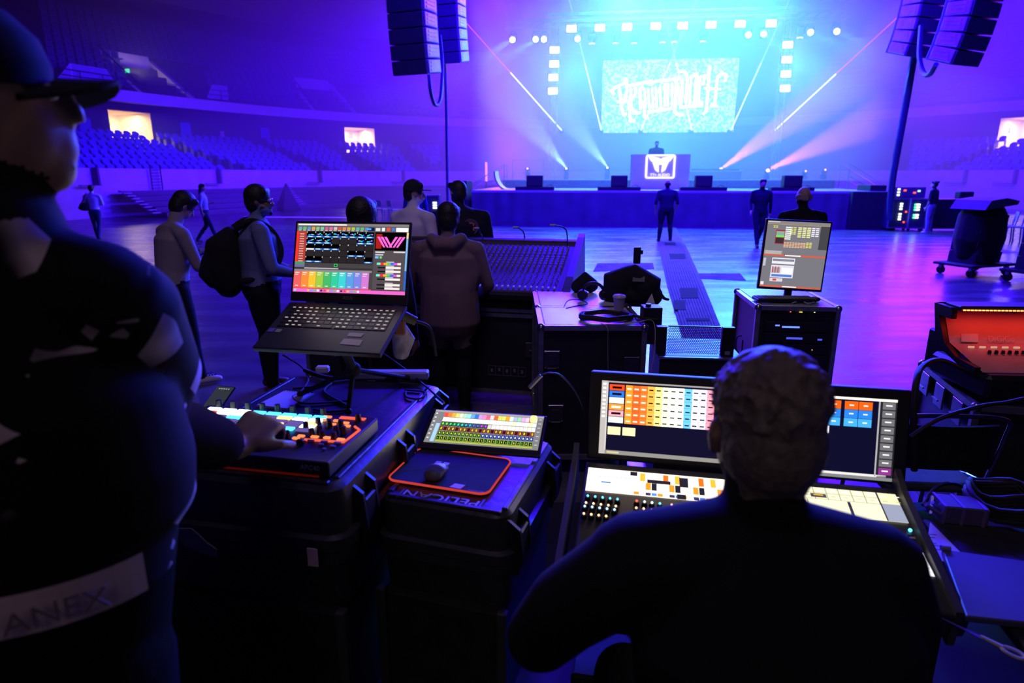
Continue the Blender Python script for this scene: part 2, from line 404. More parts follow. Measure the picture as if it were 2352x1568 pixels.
for k in range(12):          # far upper tier seats, their dimness put into a darker blue
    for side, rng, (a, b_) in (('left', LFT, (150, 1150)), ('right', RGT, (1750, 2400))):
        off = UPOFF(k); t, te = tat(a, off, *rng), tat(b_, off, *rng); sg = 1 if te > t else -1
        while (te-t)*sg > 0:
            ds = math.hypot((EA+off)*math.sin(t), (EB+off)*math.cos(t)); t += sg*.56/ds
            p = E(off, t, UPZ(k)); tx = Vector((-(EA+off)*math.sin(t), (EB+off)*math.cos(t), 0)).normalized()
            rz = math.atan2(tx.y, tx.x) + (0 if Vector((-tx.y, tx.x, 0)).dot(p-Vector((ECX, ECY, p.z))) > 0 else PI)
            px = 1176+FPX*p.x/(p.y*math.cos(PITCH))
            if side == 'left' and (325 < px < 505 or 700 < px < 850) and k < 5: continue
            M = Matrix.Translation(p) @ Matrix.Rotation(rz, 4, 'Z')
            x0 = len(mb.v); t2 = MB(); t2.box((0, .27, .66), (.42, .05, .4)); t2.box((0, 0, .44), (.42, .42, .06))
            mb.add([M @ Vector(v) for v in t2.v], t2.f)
o = mb.build('upper_seat', P((.03, .03, .12), .6)); o['kind'] = 'stuff'; tag(o, 'seats of the whole upper tier, dimness put into their colour', 'seat')

# folding bleachers in front of the parapet, steps, ladder, wall brackets
WOODB = P((.09, .08, .09), .6, 0, .2, 8, name='bleacher_boards'); LSTEP = P((.5, .48, .5), .6)
def bleacher(px0, px1, steps, label):
    ta, tb = tat(px0, 0, *LFT), tat(px1, 0, *LFT)
    r = thing('folding_bleacher', label, 'bleacher', E(1.6, (ta+tb)/2, 0), group='folding bleachers below the parapet')
    inv = Matrix.Translation(-r.location)
    for k in range(5):
        mb = MB(); z = .24*(k+1); strip(mb, [(.6*k, z-.24), (.6*k, z-.06), (.6*k+.02, z), (.6*k+.3, z), (.6*k+.3, z-.06), (.6*k+.62, z-.06)], ta, tb, 8)
        o = mb.build('bench_row', WOODB, r, M=inv)
    for s in steps:
        t = tat(s, 0, *LFT)
        for k in range(9):
            p = E(.3*k+.1, t-.003*k, .12*k+.27); tx = (E(0, t-.01)-E(0, t+.01)).normalized()
            mb = MB(); mb.box((0, 0, 0), (.5, .12, .04)); o = mb.build('step_tread', LSTEP, r)
            o.matrix_local = inv @ (Matrix.Translation(p) @ Matrix.Rotation(math.atan2(tx.y, tx.x), 4, 'Z'))
    return r
bleacher(60, 372, (350,), 'tiered folding bleacher behind the woman in the white jacket')
bleacher(378, 640, (), 'tiered folding bleacher behind the long-haired woman')
bleacher(646, 905, (690,), 'tiered folding bleacher near the three metal chairs, lit step treads')
pe = tat(655, -.5, *LFT); p = E(-.5, pe)
tag(MB().lathe([(.75, 0), (.06, 1.45), (.0, 1.5)], p, 4).build('draped_cover', BLKM), 'dark pointed cloth cover standing against the bleacher', 'cover')
t = tat(362, 2.9, *LFT); p = E(3.02, t, 1.2)
tx = (E(0, t-.01)-E(0, t+.01)).normalized()
ld = thing('wall_ladder', 'short dark metal ladder fixed to the white parapet', 'ladder', p, math.atan2(tx.y, tx.x))
for x in (-.32, .32):
    MB().cyl((x, 0, .0), (x, -.02, 1.25), .03, 8).build('rail', BLKM, ld)
for i in range(7): MB().cyl((-.32, 0, .1+.15*i), (.32, 0, .1+.15*i), .022, 6).build('rung', BLKM, ld)
for i, px in enumerate((215, 500, 733, 925, 2220, 2335)):
    rng = LFT if px < 1176 else RGT
    t = tat(px, 3.15, *rng); p = E(3.0, t, 1.5); tx = (E(0, t-.01)-E(0, t+.01)).normalized()
    b_ = MB(); b_.box((0, 0, .37), (.12, .3, .8)); b_.box((-.5, -.1, -.02), (1.1, .2, .04))
    o = b_.build('wall_bracket', P((.12, .1, .16), .7)); o.location = p; o.rotation_euler = (0, 0, math.atan2(tx.y, tx.x))
    tag(o, ['short bracket on the white parapet at its near end', 'bracket on the parapet right of the ladder', 'bracket on the parapet above the pointed cover', 'bracket on the parapet near the hanging cable', 'bracket on the parapet behind the right amplifier racks', 'bracket on the parapet above the row of standing chairs'][i], 'bracket')
# notices on the rear wall of the lower tier
for i, (px, z, w_, h_, m) in enumerate(((440, 4.95, .75, .8, P((.10, .12, .5), .6)), (521, 4.75, .32, .4, P((.7, .5, .55), .6)), (618, 5.0, .7, .75, P((.10, .12, .5), .6)), (215, 4.8, .7, .7, P((.08, .1, .4), .6)))):
    t = tat(px, 11.1, *LFT); p = E(11.1, t, z); tx = (E(0, t-.01)-E(0, t+.01)).normalized()
    o = MB().box((0, 0, 0), (w_, .03, h_)).build('wall_notice', m); o.location = p; o.rotation_euler = (0, 0, math.atan2(tx.y, tx.x))
    tag(o, ['blue notice board on the dark rear wall beside the lit doorway', 'small pale notice on the rear wall between two blue boards', 'blue notice board on the rear wall, middle of the seating', 'faint blue board left of the lit doorway'][i], 'notice')
# upper tier entrances, rails and glazed shields
def ringM(px, off, z, rng=LFT):
    t = tat(px, off, *rng); p = E(off, t, z); a, b_ = E(off, t-.005), E(off, t+.005); x = (b_-a).normalized()
    if x.x < 0: x = -x
    y = Vector((-x.y, x.x, 0))
    return Matrix((x, y, Vector((0, 0, 1)))).transposed().to_4x4(), p
def ringT(px, off, z, rng=LFT):
    M, p = ringM(px, off, z, rng); M.translation = p; return M
VOM = P((.55, .5, .56), .7, 0, .06, 2)
for i, px in enumerate((425, 790)):
    v = thing('upper_entrance', ['pale entrance box of the upper tier above the ladder', 'hazy entrance box of the upper tier above the far seats'][i], 'entrance', M=ringT(px, 9.2, 6.62))
    MB().prism([(0, 0), (4.2, 2.7), (4.2, 2.2), (.5, 0)], -2.2, -1.95, 'x').build('left_parapet', VOM, v)
    MB().prism([(0, 0), (4.2, 2.7), (4.2, 0)], 1.3, 1.6, 'x').build('right_wall', VOM, v)
    MB().quad((-1.9, 3.9, 0), (1.3, 3.9, 0), (1.3, 4.1, 2.9), (-1.9, 4.1, 2.9)).build('back_wall', VOM, v)
    MB().box((-1.2, 3.8, .7), (1.1, .06, 1.4)).build('doorway', CONCD, v)
    MB().tube([(-2.1, .1, .55), (-2.1, 3.9, 3.1)], .05, 6).build('handrail', BLKM, v)
    MB().tube([(-2, -.1, .55), (1.6, -.1, .55)], .03, 6).build('front_rail', BLKM, v)
    if i == 0:
        l = bpy.data.lights.new('entrance_light', 'POINT'); l.color = (1, .7, .5); l.energy = 60; l.shadow_soft_size = .2
        lo = bpy.data.objects.new('entrance_light', l); C.objects.link(lo); lo.location = v.matrix_world @ Vector((-.4, 2.6, 1.6))
        MB().box((-2.08, 1.2, 1.4), (.1, .3, .22)).build('exit_sign', EM((.1, 1, .5), 1.2), v)
GL = P((.3, .3, .55), .15, 0, 0, spec=.8)
for i, (px, w_, cut, sl) in enumerate(((245, 2.1, 1, 0), (520, 1.5, -1, 0), (187, .8, -1, 0))):
    g = thing('glazed_shield', ['long glazed shield with bright rails on the balcony edge', 'short glazed shield on the balcony edge, right of the entrance box', 'triangular glazed shield at the near end of the balcony'][i], 'shield', M=ringT(px, 8.9, 6.72))
    a, b_ = -w_/2, w_/2; h = .95
    if cut > 0: poly = [(a, .12), (b_+.5, .05), (b_-.1, h), (a, h)]
    elif i == 1: poly = [(a, .12), (b_, .12), (b_, h), (a+.5, h)]
    else: poly = [(a, .12), (b_, .12), (b_, h)]
    MB().prism(poly, -.01, .01, 'y').build('glass_panel', GL, g)
    mb = MB(); n = len(poly)
    for j in range(n): mb.tube([(poly[j][0], 0, poly[j][1]), (poly[(j+1) % n][0], 0, poly[(j+1) % n][1])], .022, 6)
    mb.build('edge_rail', P((.7, .6, .75), .35, .3), g)
    mb2 = MB(); mb2.box((a+.1, 0, .04), (.05, .05, .12)); mb2.box((b_-.1, 0, .04), (.05, .05, .12)); mb2.build('foot', BLKM, g)
mb = MB(); 
for z in (7.05, 7.35):
    mb.tube([E(8.75, tat(170, 8.75, *LFT)+(tat(1050, 8.75, *LFT)-tat(170, 8.75, *LFT))*i/24, z) for i in range(25)], .022, 5)
for i in range(25):
    t = tat(170, 8.75, *LFT)+(tat(1050, 8.75, *LFT)-tat(170, 8.75, *LFT))*i/24; mb.cyl(E(8.75, t, 6.6), E(8.75, t, 7.35), .025, 5)
tag(mb.build('balcony_railing', BLKM), 'thin dark railing along the edge of the upper tier', 'railing')

# ================================================================= FLOOR MARKS AND CABLE RAMP
RAMP = P((.075, .045, .04), .9, 0, .35, 3, .4, name='worn_rubber')
def ground(px, py): return at(px, py, z=0)
rp = [((1508, 520), (1552, 522)), ((1516, 580), (1582, 580)), ((1533, 660), (1618, 660)), ((1560, 750), (1655, 752)), ((1580, 830), (1690, 832)), ((1600, 900), (1712, 900))]
L = [ground(*a) for a, b_ in rp]; Rr = [ground(*b_) for a, b_ in rp]
rampmb = MB(); NG = 14
for i in range(len(rp)-1):
    for j in range(NG):
        f0, f1 = j/NG, (j+.8)/NG; h = .035 if 0 < j < NG-1 else .015
        p = [L[i].lerp(Rr[i], f0), L[i].lerp(Rr[i], f1), L[i+1].lerp(Rr[i+1], f1), L[i+1].lerp(Rr[i+1], f0)]
        up = Vector((0, 0, h)); lo = Vector((0, 0, .002))
        rampmb.add([q+lo for q in p]+[q+up for q in p], [(4, 5, 6, 7), (0, 1, 5, 4), (1, 2, 6, 5), (2, 3, 7, 6), (3, 0, 4, 7)])
    p = [L[i], Rr[i], Rr[i+1], L[i+1]]; rampmb.add([q+Vector((0, 0, .018)) for q in p], [(0, 1, 2, 3)])
    p2 = [q+Vector((0, 0, .0)) for q in p]
ramp = thing('cable_ramp', 'worn ribbed rubber cable ramp running from the mixing position to the stage', 'cable ramp', (0, 0, 0))
rampmb.build('ramp_strip', RAMP, ramp)
for px, py, hw, hh in ((1555, 592, 18, 6), (1581, 678, 20, 12), (1560, 706, 13, 11), (1600, 740, 26, 3), (1538, 563, 12, 3)):
    a = [ground(px-hw, py-hh), ground(px+hw, py-hh), ground(px+hw*1.15, py+hh), ground(px-hw*.9, py+hh)]
    MB().add([q+Vector((0, 0, .037)) for q in a]+[q+Vector((0, 0, .041)) for q in a], [(3, 2, 1, 0), (4, 5, 6, 7), (0, 1, 5, 4), (1, 2, 6, 5), (2, 3, 7, 6), (3, 0, 4, 7)]).build('tape_patch', P((.012, .01, .012), .9, spec=.1), ramp)
TAPE = P((.14, .10, .11), .95, 0, .5, 4, spec=.1)
for i, (pts, lab) in enumerate((([(1372, 605), (1500, 604), (1503, 618), (1362, 624)], 'scuffed tape band on the floor left of the cable ramp'), ([(1593, 628), (1700, 628), (1714, 645), (1600, 640)], 'scuffed tape band on the floor right of the cable ramp'), ([(560, 497), (860, 499), (860, 501), (560, 499.5)], 'thin pale tape line on the floor before the bleachers'))):
    q = [ground(*p) for p in pts]; o = MB().add([a+Vector((0, 0, .002)) for a in q]+[a+Vector((0, 0, .006)) for a in q], [(3, 2, 1, 0), (4, 5, 6, 7), (0, 1, 5, 4), (1, 2, 6, 5), (2, 3, 7, 6), (3, 0, 4, 7)]).build('floor_tape', TAPE if i < 2 else WHITE)
    tag(o, lab, 'tape')
# ================================================================= STAGE
def SM(u, v, z, rz=0): return Matrix.Translation(S(u, v, z)) @ Matrix.Rotation(YAW+rz, 4, 'Z')
DRAPE = P((.085, .085, .11), .9, 0, .15, 2, .3, name='stage_skirt'); DECK = P((.5, .5, .52), .3, 0, .12, 1.5, name='stage_deck')
st = thing('stage', 'wide low stage with dark cloth skirt below the video wall', 'stage', M=SM(0, 0, 0))
MB().box((.1, 6.4, 1.32), (15.4, 12.6, .08)).build('deck', DECK, st)
sk = MB(); xs = [-7.6+15.4*i/220 for i in range(221)]
for y, fl in ((.06, 1),):
    sk.ring([[(x, y+.03*math.sin(x*9+math.sin(x*2)), z) for x in xs] for z in (0, 1.28)], cap=False, closed=False)
sk.box((.1, .7, .64), (15.2, 1, 1.28))
sk.build('skirt', DRAPE, st, smooth=60)
MB().box((.3, 8.7, 1.55), (14.6, 7.8, .38), ch=.02).build('rear_riser', P((.14, .13, .16), .6), st)
# stage left steps with handrails, the curved white cove
CV = MB(); pr = []
for i in range(9):
    a = PI/2*i/8; pr.append((-.6*math.cos(a)*.9, .62*(1-math.sin(a))))
CV.ring([[(-6.35+x*.9, y, 1.38+z*1.15) for x, z in pr] for y in (1.2, 2.2)], cap=False, closed=False)
CV.ring([[(-6.42+x*.9, y, 1.34+z*1.15) for x, z in pr] for y in (1.2, 2.2)], cap=False, closed=False)
CV.quad((-6.35-.54*.9, 1.2, 1.38+.62*1.15), (-6.35-.54*.9, 2.2, 1.38+.62*1.15), (-6.42-.54*.9, 2.2, 1.34+.62*1.15), (-6.42-.54*.9, 1.2, 1.34+.62*1.15))
tag(CV.build('curved_panel', P((.9, .9, .92), .4), M=SM(0, 0, 0), smooth=60), 'white curved panel standing at the left end of the stage', 'panel')
def rail_set(name, lab, u0, v0, flip):
    r = thing(name, lab, 'handrail', M=SM(u0, v0, 1.36)); s = -1 if flip else 1
    for dv in (0, 1.0):
        MB().tube([(0, dv, 0), (0, dv, 1.05)], .025, 6).build('post', METAL, r)
        MB().tube([(0, dv, 1.05), (s*1.6, dv, .1)], .022, 6).build('sloping_rail', METAL, r)
        MB().tube([(0, dv, .55), (s*1.6, dv, -.35)], .018, 6).build('sloping_rail', METAL, r)
rail_set('stair_handrail', 'pair of sloping stair rails at the left end of the stage', -6.9, 4.5, True)
rail_set('stair_handrail', 'pair of sloping stair rails at the right end of the stage', 8.0, 4.5, False)
r = thing('guard_rail', 'straight guard rail behind the left stair rails, under the hung cable', 'handrail', M=SM(-6.8, 7, 1.36))
for u in (0, 1.5): MB().tube([(u, 0, 0), (u, 0, 1.3)], .03, 6).build('post', METAL, r)
for z in (1.3, .7): MB().tube([(0, 0, z), (1.5, 0, z)], .025, 6).build('rail', METAL, r)

# DJ booth with its sign
u0, _ = sat(1450, 390, 2.6); u1, _ = sat(1584, 390, 2.6); _, zt = sat(1515, 354, 2.6)
bh = zt-1.36; bw = u1-u0; uc = (u0+u1)/2
bo = thing('performer_booth', 'grey violet booth at centre stage carrying a glowing square sign', 'booth', M=SM(uc, 2.6, 1.36))
MB().box((0, 0, bh/2), (bw, .04, bh), ch=.006).build('front_panel', P((.62, .46, .62), .8, 0, .1, 2), bo)
MB().box((0, 1.4, .1), (1.6, .9, .2), ch=.01).build('foot_platform', BLKM, bo)
MB().box((0, .45, bh-.03), (bw, .86, .05)).build('table_top', BLKM, bo)
for x in (-bw/2+.04, bw/2-.04): MB().box((x, .45, bh/2), (.05, .86, bh)).build('side_panel', BLKM, bo)
ua, za = sat(1484, 355, 2.57); ub, zb = sat(1549, 410, 2.57)
sg = thing('glowing_sign', 'square white glowing sign with horned emblem on the booth', 'sign', M=SM((ua+ub)/2, 2.57, (za+zb)/2))
sw, sh = ub-ua, za-zb; G = EM((1, 1, 1), 1.4)
fr = MB()
def rrect(w_, h_, r, n=5): return [(sx*(w_/2-r)+r*math.cos(a), sz*(h_/2-r)+r*math.sin(a)) for sx, sz, a0 in ((1, 1, 0), (-1, 1, PI/2), (-1, -1, PI), (1, -1, 1.5*PI)) for a in [a0+PI/2*i/n for i in range(n+1)]]
o1, o2 = rrect(sw, sh, .09), rrect(sw-.15, sh-.13, .04)
fr.ring([[(x, -.03, z) for x, z in o1], [(x, -.03, z) for x, z in o2], [(x, -.005, z) for x, z in o2], [(x, -.005, z) for x, z in o1], [(x, -.03, z) for x, z in o1]], cap=False)
fr.build('sign_border', G, sg)
hb = [(0, .40), (.08, .52), (.72, .66), (.80, .58), (.66, .30), (.53, .16), (.30, -.55), (.10, -.76), (.02, -.72), (.12, -.05)]
poly = [(x*sw*.47, z*sh*.5+.05) for x, z in hb] + [(-x*sw*.47, z*sh*.5+.05) for x, z in hb[::-1] if x > 0]
em = MB(); em.prism([(x*sw*.5, z*sh*.5+.03) for x, z in [(0, .56), (.12, .68), (.76, .80), (.82, .72), (.66, .42), (.54, .32), (.34, -.35), (.12, -.55), (.08, -.5), (.12, .1), (0, .1)]], -.03, -.01, 'y')
em.prism([(-x*sw*.5, z*sh*.5+.03) for x, z in [(0, .56), (.12, .68), (.76, .80), (.82, .72), (.66, .42), (.54, .32), (.34, -.35), (.12, -.55), (.08, -.5), (.12, .1), (0, .1)]], -.03, -.01, 'y')
em.build('emblem', G, sg)
text('sign_letters', 'TT+ AUDIO', .165, G, sg, Matrix.Translation((0, -.02, -sh*.355)) @ Matrix.Rotation(PI/2, 4, 'X'), .008, 0, .92)

# video wall with scattered sparks and blackletter title
V = 9.5
ul, zl = sat(1380, 304, V); ur, _ = sat(1691, 220, V); _, ztop = sat(1540, 136, V); zl = sat(1540, 304, V)[1]
vw = thing('video_wall', 'large glowing cyan video wall with white blackletter title above the stage', 'screen', M=SM((ul+ur)/2, V, zl))
W_, H_ = ur-ul, ztop-zl
MB().box((0, .12, H_/2), (W_+.1, .16, H_+.1), ch=.01).build('casing', BLKM, vw)
sm = bpy.data.materials.new('video_sparks'); sm.use_nodes = True; nt = sm.node_tree; nt.nodes.remove(nt.nodes['Principled BSDF'])
tc = nt.nodes.new('ShaderNodeTexCoord'); vo = nt.nodes.new('ShaderNodeTexNoise'); vo.inputs['Scale'].default_value = 9; vo.inputs['Detail'].default_value = 1
rp_ = nt.nodes.new('ShaderNodeValToRGB'); rp_.color_ramp.elements[0].position = .5; rp_.color_ramp.elements[0].color = (.22, .72, 1, 1); rp_.color_ramp.elements[1].position = .56; rp_.color_ramp.elements[1].color = (1, 1, 1, 1)
e = nt.nodes.new('ShaderNodeEmission'); e.inputs[1].default_value = 1.3
nt.links.new(tc.outputs['Object'], vo.inputs['Vector']); nt.links.new(vo.outputs['Fac'], rp_.inputs['Fac']); nt.links.new(rp_.outputs['Color'], e.inputs[0]); nt.links.new(e.outputs[0], nt.nodes['Material Output'].inputs['Surface'])
sm.cycles.emission_sampling = 'NONE'
MB().box((0, 0, H_/2), (W_, .06, H_)).build('picture', sm, vw)
# title: pen strokes in picture coordinates (2352 x 1425 crop of the wall area)
def pt(x, y): return ((x-1180)/2250*W_, -.05, (1315-y)/1190*H_)
ti = MB(); wd = .06
def stroke(*pts, w=1.0):
    q = [pt(*p) for p in pts]
    for i in range(len(q)-1):
        a, b_ = Vector(q[i]), Vector(q[i+1]); d = (b_-a).normalized(); n = Vector((-d.z, 0, d.x))*wd*w
        a = a-d*wd*.4; b_ = b_+d*wd*.4
        ti.add([a+n, b_+n, b_-n, a-n, a+n+Vector((0, .03, 0)), b_+n+Vector((0, .03, 0)), b_-n+Vector((0, .03, 0)), a-n+Vector((0, .03, 0))], [(0, 1, 2, 3), (7, 6, 5, 4), (0, 4, 5, 1), (1, 5, 6, 2), (2, 6, 7, 3), (3, 7, 4, 0)])
stroke((260, 680), (220, 620), (280, 560), (420, 500), (460, 420)); stroke((350, 580), (380, 800), (430, 1020), (480, 1000)); stroke((460, 420), (480, 620), (440, 780)); stroke((320, 800), (520, 790)); stroke((520, 790), (560, 1130), (630, 1110))
stroke((540, 590), (560, 900), (640, 990), (720, 980)); stroke((620, 570), (620, 680), (560, 760), w=.8); stroke((500, 540), (880, 470))
for x in (700, 770, 830, 900, 960, 1030): stroke((x, 590), (x+35, 900), w=.75)
stroke((740, 560), (700, 640), (720, 920)); stroke((770, 800), (800, 1060), (860, 1080)); stroke((850, 980), (1240, 920)); stroke((880, 500), (980, 470), (1350, 440))
for x in (1110, 1160, 1230, 1290): stroke((x, 520), (x+20, 880), w=.75)
stroke((1300, 480), (1300, 980), (1390, 1040), (1440, 1020)); stroke((1340, 320), (1430, 330), (1480, 430), (1480, 820)); stroke((1330, 560), (1400, 900), (1760, 880))
for x in (1400, 1540, 1620, 1690): stroke((x, 460), (x, 850), w=.75)
stroke((1530, 430), (1630, 360), (1640, 850)); stroke((1650, 430), (1770, 400), (1740, 540)); stroke((1690, 850), (1760, 830)); stroke((1830, 250), (1830, 980), (1780, 1010)); stroke((1770, 600), (2040, 620), w=.7)
stroke((2100, 490), (2120, 400), (2040, 360), (1970, 430), (1960, 850), (1900, 880), (2000, 890))
ti.build('title_lettering', EM((1, 1, 1), 4), vw)

# trusses
TR = P((.3, .3, .33), .5, .7)
def truss(lab, a, b_, s=.3):
    a, b_ = Vector(a), Vector(b_); L_ = (b_-a).length; x = (b_-a).normalized(); y = Vector((0, 0, 1)).cross(x) if abs(x.z) < .9 else Vector((0, 1, 0)); y.normalize(); z = x.cross(y)
    mb = MB(); P_ = lambda t, i, j: a+x*t+y*s/2*i+z*s/2*j
    for i, j in ((1, 1), (1, -1), (-1, 1), (-1, -1)): mb.tube([P_(0, i, j), P_(L_, i, j)], .025, 5)
    n = int(L_/.5)
    for k in range(n):
        t0, t1 = k*L_/n, (k+1)*L_/n
        for i in (1, -1): mb.tube([P_(t0, i, -1), P_(t1, i, 1)], .012, 4); mb.tube([P_(t0, -1, i), P_(t1, 1, i)], .012, 4)
    return tag(mb.build('lighting_truss', TR), lab, 'truss')
VT, VS = 7.0, 8.0
def blinder(u, v, z, lab, grp):
    b_ = thing('blinder_light', lab, 'stage light', M=SM(u, v, z), group=grp)
    MB().box((0, .08, 0), (.5, .16, .34), ch=.03).build('housing', BLKM, b_)
    f_ = MB()
    for i in (-1, 1):
        f_.box((i*.11, -.02, 0), (.20, .03, .27), ch=.012)
    f_.build('lamp_face', EM((.85, 1, 1), 30), b_)
    MB().tube([(-.27, .08, 0), (-.27, .08, .3), (.27, .08, .3), (.27, .08, 0)], .015, 5).build('yoke', BLKM, b_)
    return b_
row = [(1313, 66), (1378, 64), (1440, 62), (1506, 60), (1568, 59), (1633, 57), (1700, 55), (1771, 54)]
zs = []
for i, (px, py) in enumerate(row):
    u, z = sat(px, py, VT); zs.append((u, z)); blinder(u, VT, z, 'blazing white blinder light on the upper truss, number %s of eight from the left' % ['one', 'two', 'three', 'four', 'five', 'six', 'seven', 'eight'][i], 'blinders along the upper truss')
truss('long horizontal truss carrying the row of eight blinders', S(zs[0][0]-1.2, VT+.15, zs[0][1]+.5), S(zs[-1][0]+1.2, VT+.15, zs[-1][1]+.5))
for nm, col in (('left', [(1274, 115), (1273, 147), (1271, 178), (1270, 209)]), ('right', [(1809, 103), (1807, 137), (1805, 170), (1803, 203)])):
    q = []
    for i, (px, py) in enumerate(col):
        u, z = sat(px, py, VS); q.append((u, z)); blinder(u, VS, z, 'blazing white blinder in the %s column beside the video wall, %s' % (nm, ['topmost', 'second from top', 'third from top', 'lowest'][i]), 'blinders in the %s column' % nm)
    truss('upright truss carrying the %s column of four blinders' % nm, S(q[3][0], VS+.35, 1.74), S(q[0][0], VS+.35, q[0][1]+1.2))
# round moving heads under the truss: (column, row, aims)
heads = [(1178, 93, -1), (1231, 92, -1), (1250, 92, -.6), (1327, 91, -.2), (1360, 91, 0), (1414, 90, 0), (1457, 90, 0), (1522, 88, 0), (1549, 87, 0), (1615, 86, 0), (1717, 82, .3), (1752, 80, .5), (1838, 77, .1), (1859, 76, .9), (1919, 74, .8)]
HP = []
for i, (px, py, ax) in enumerate(heads):
    u, z = sat(px, py, VS)
    front = abs(ax) > .15
    h = thing('moving_head_light', 'round moving spotlight hung over the stage, %s in its row from the left' % ['first', 'second', 'third', 'fourth', 'fifth', 'sixth', 'seventh', 'eighth', 'ninth', 'tenth', 'eleventh', 'twelfth', 'thirteenth', 'fourteenth', 'last'][i], 'stage light', M=SM(u, VS, z), group='moving spotlights over the stage')
    MB().lathe([(.02, -.16), (.13, -.15), (.16, -.02), (.15, .14), (.08, .2), (.02, .2)], n=12, R=Matrix.Rotation(-PI/2 if front else PI, 3, 'X')).build('head', BLKM, h, smooth=50)
    MB().lathe([(.001, 0), (.13, .0), (.13, .02), (.001, .025)], (0, -.16, 0) if front else (0, 0, -.19), 14, R=Matrix.Rotation(PI/2, 3, 'X') if front else None).build('lens', EM((.8, .98, 1), 12 if front else 5), h)
    MB().box((0, .05, .34), (.3, .2, .12), ch=.02).build('base', BLKM, h)
    mb = MB(); mb.box((-.18, .05, .14), (.03, .1, .3)); mb.box((.18, .05, .14), (.03, .1, .3)); mb.build('yoke_arm', BLKM, h)
    p = S(u, VS-.3, z-.05)
    if i in (0, 1, 11, 13, 14): lamp('SPOT', 'head_beam', p, p+Vector((ax*3, -3.0 if i in (0, 1) else -1.5, -1.6 if i > 1 else -2.2)), (.15, .8, 1), 1500, .08, 20, .4)
    elif not front or i == 10: lamp('SPOT', 'head_beam', S(u, VS-.1, z-.25), S(u+ax*1.2, VS-.3, z-4), (.45, .95, 1), 500, .08, 16, .4)
truss('horizontal truss carrying the round moving spotlights', S(sat(1160, 92, VS)[0], VS+.1, sat(1300, 92, VS)[1]+.75), S(sat(1940, 74, VS)[0], VS+.1, sat(1800, 77, VS)[1]+.75))
# beam lamps on the deck
for i, (px, py, k, col) in enumerate(((1122, 381, 0, 1), (1301, 391, 1, 0), (1395, 389, 1, 2), (1655, 392, 2, 3), (1762, 395, 3, 3), (1848, 397, 4, 0), (1893, 394, 4, 0), (1212, 391, 4, 0))):
    u, z = sat(px, py, 7)
    if i == 0: continue
    h = thing('deck_spotlight', ['', 'small pink spotlight on the deck left of the booth', 'pink spotlight on the deck nearest the booth on its left', 'bright pink spotlight on the deck right of the booth', 'bright pink spotlight on the deck behind the walking man', 'small pink lamp at the right side of the deck', 'faint small lamp farthest right on the deck', 'small pink lamp far left on the deck beside a keyboard case'][i], 'stage light', M=SM(u, 7, z))
    hh = z-1.74
    MB().box((0, .05, -hh/2-.06), (.22, .22, max(.1, hh-.12))).build('stand', BLKM, h)
    MB().lathe([(.05, -.1), (.11, -.08), (.12, .1), (.05, .16)], n=12, R=Matrix.Rotation(PI/2-.5, 3, 'X')).build('head', BLKM, h, smooth=50)
    MB().sphere((0, -.1, .06), .085 if k in (2, 3) else .06, n=12, k=6).build('lens', EM((1, .35, .55) if k != 1 else (1, .8, 1), 8), h)
    if k in (2, 3): lamp('SPOT', 'deck_beam', S(u, 6.8, z+.1), S(u+3.2, 5.0, z+(2.7 if k == 2 else 1.9)), (1, .22, .42), 8000, .06, 24, .5)
    if k == 1: lamp('SPOT', 'deck_beam', S(u, 6.8, z+.1), S(u-2.2, 5, z+2.6), (.4, .8, 1), 3000, .06, 26, .5)
mb = thing('keyboard_case', 'low case with gear on the rear deck right of the booth', 'case', M=SM(sat(1640, 402, 6.5)[0], 6.5, 1.74))
MB().box((0, 0, .2), (2.4, .5, .4), ch=.03).build('body', P((.25, .1, .2), .7), mb)
MB().box((0, 0, .44), (2.2, .4, .08), ch=.02).build('lid', BLKM, mb)
# red lit post at the left wing
u, z = sat(1117, 395, 5)
po = thing('light_stand', 'tall bent light stand glowing pink at the left wing', 'light stand', M=SM(u, 5, 1.36))
MB().tube([(0, 0, 0), (0, 0, .95)], .035, 8).build('post', METAL, po)
MB().cyl((0, -.0, .3), (0, 0, 1.15), .05, 8).build('glowing_tube', EM((1, .25, .4), 1.6), po)
MB().tube([(0, 0, 1.15), (-.15, 0, 1.25), (-.55, 0, 1.27)], .02, 6).build('bent_arm', METAL, po)
# laser beams: light in the haze drawn as thin glowing tubes
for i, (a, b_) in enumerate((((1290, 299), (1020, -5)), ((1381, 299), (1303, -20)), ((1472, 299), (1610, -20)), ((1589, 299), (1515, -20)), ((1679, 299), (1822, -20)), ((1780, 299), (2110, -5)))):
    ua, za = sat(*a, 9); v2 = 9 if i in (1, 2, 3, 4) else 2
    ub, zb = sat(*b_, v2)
    L_ = thing('laser_glow_tube', 'thin glowing tube drawn for a white laser beam rising %s' % ['to the left from the far left projector', 'steeply from the bottom left corner of the video wall', 'across the video wall towards the right', 'across the video wall towards the left', 'steeply from the bottom right corner of the video wall', 'to the right from the far right projector'][i], 'laser', M=Matrix.Translation(S(ua, 9, za)))
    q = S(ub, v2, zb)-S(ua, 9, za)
    MB().tube([(0, 0, 0), q*.5], [.028, .02], 6).build('near_glow_tube', EM((.8, 1, 1), 3), L_)
    MB().tube([q*.5, q], [.02, .012], 6).build('far_glow_tube', EM((.45, .85, 1), 1.5) if i not in (0, 5) else EM((1, .12, .30), 1.2), L_, )
    MB().box((0, .15, -.05), (.2, .25, .14)).build('projector', BLKM, L_)
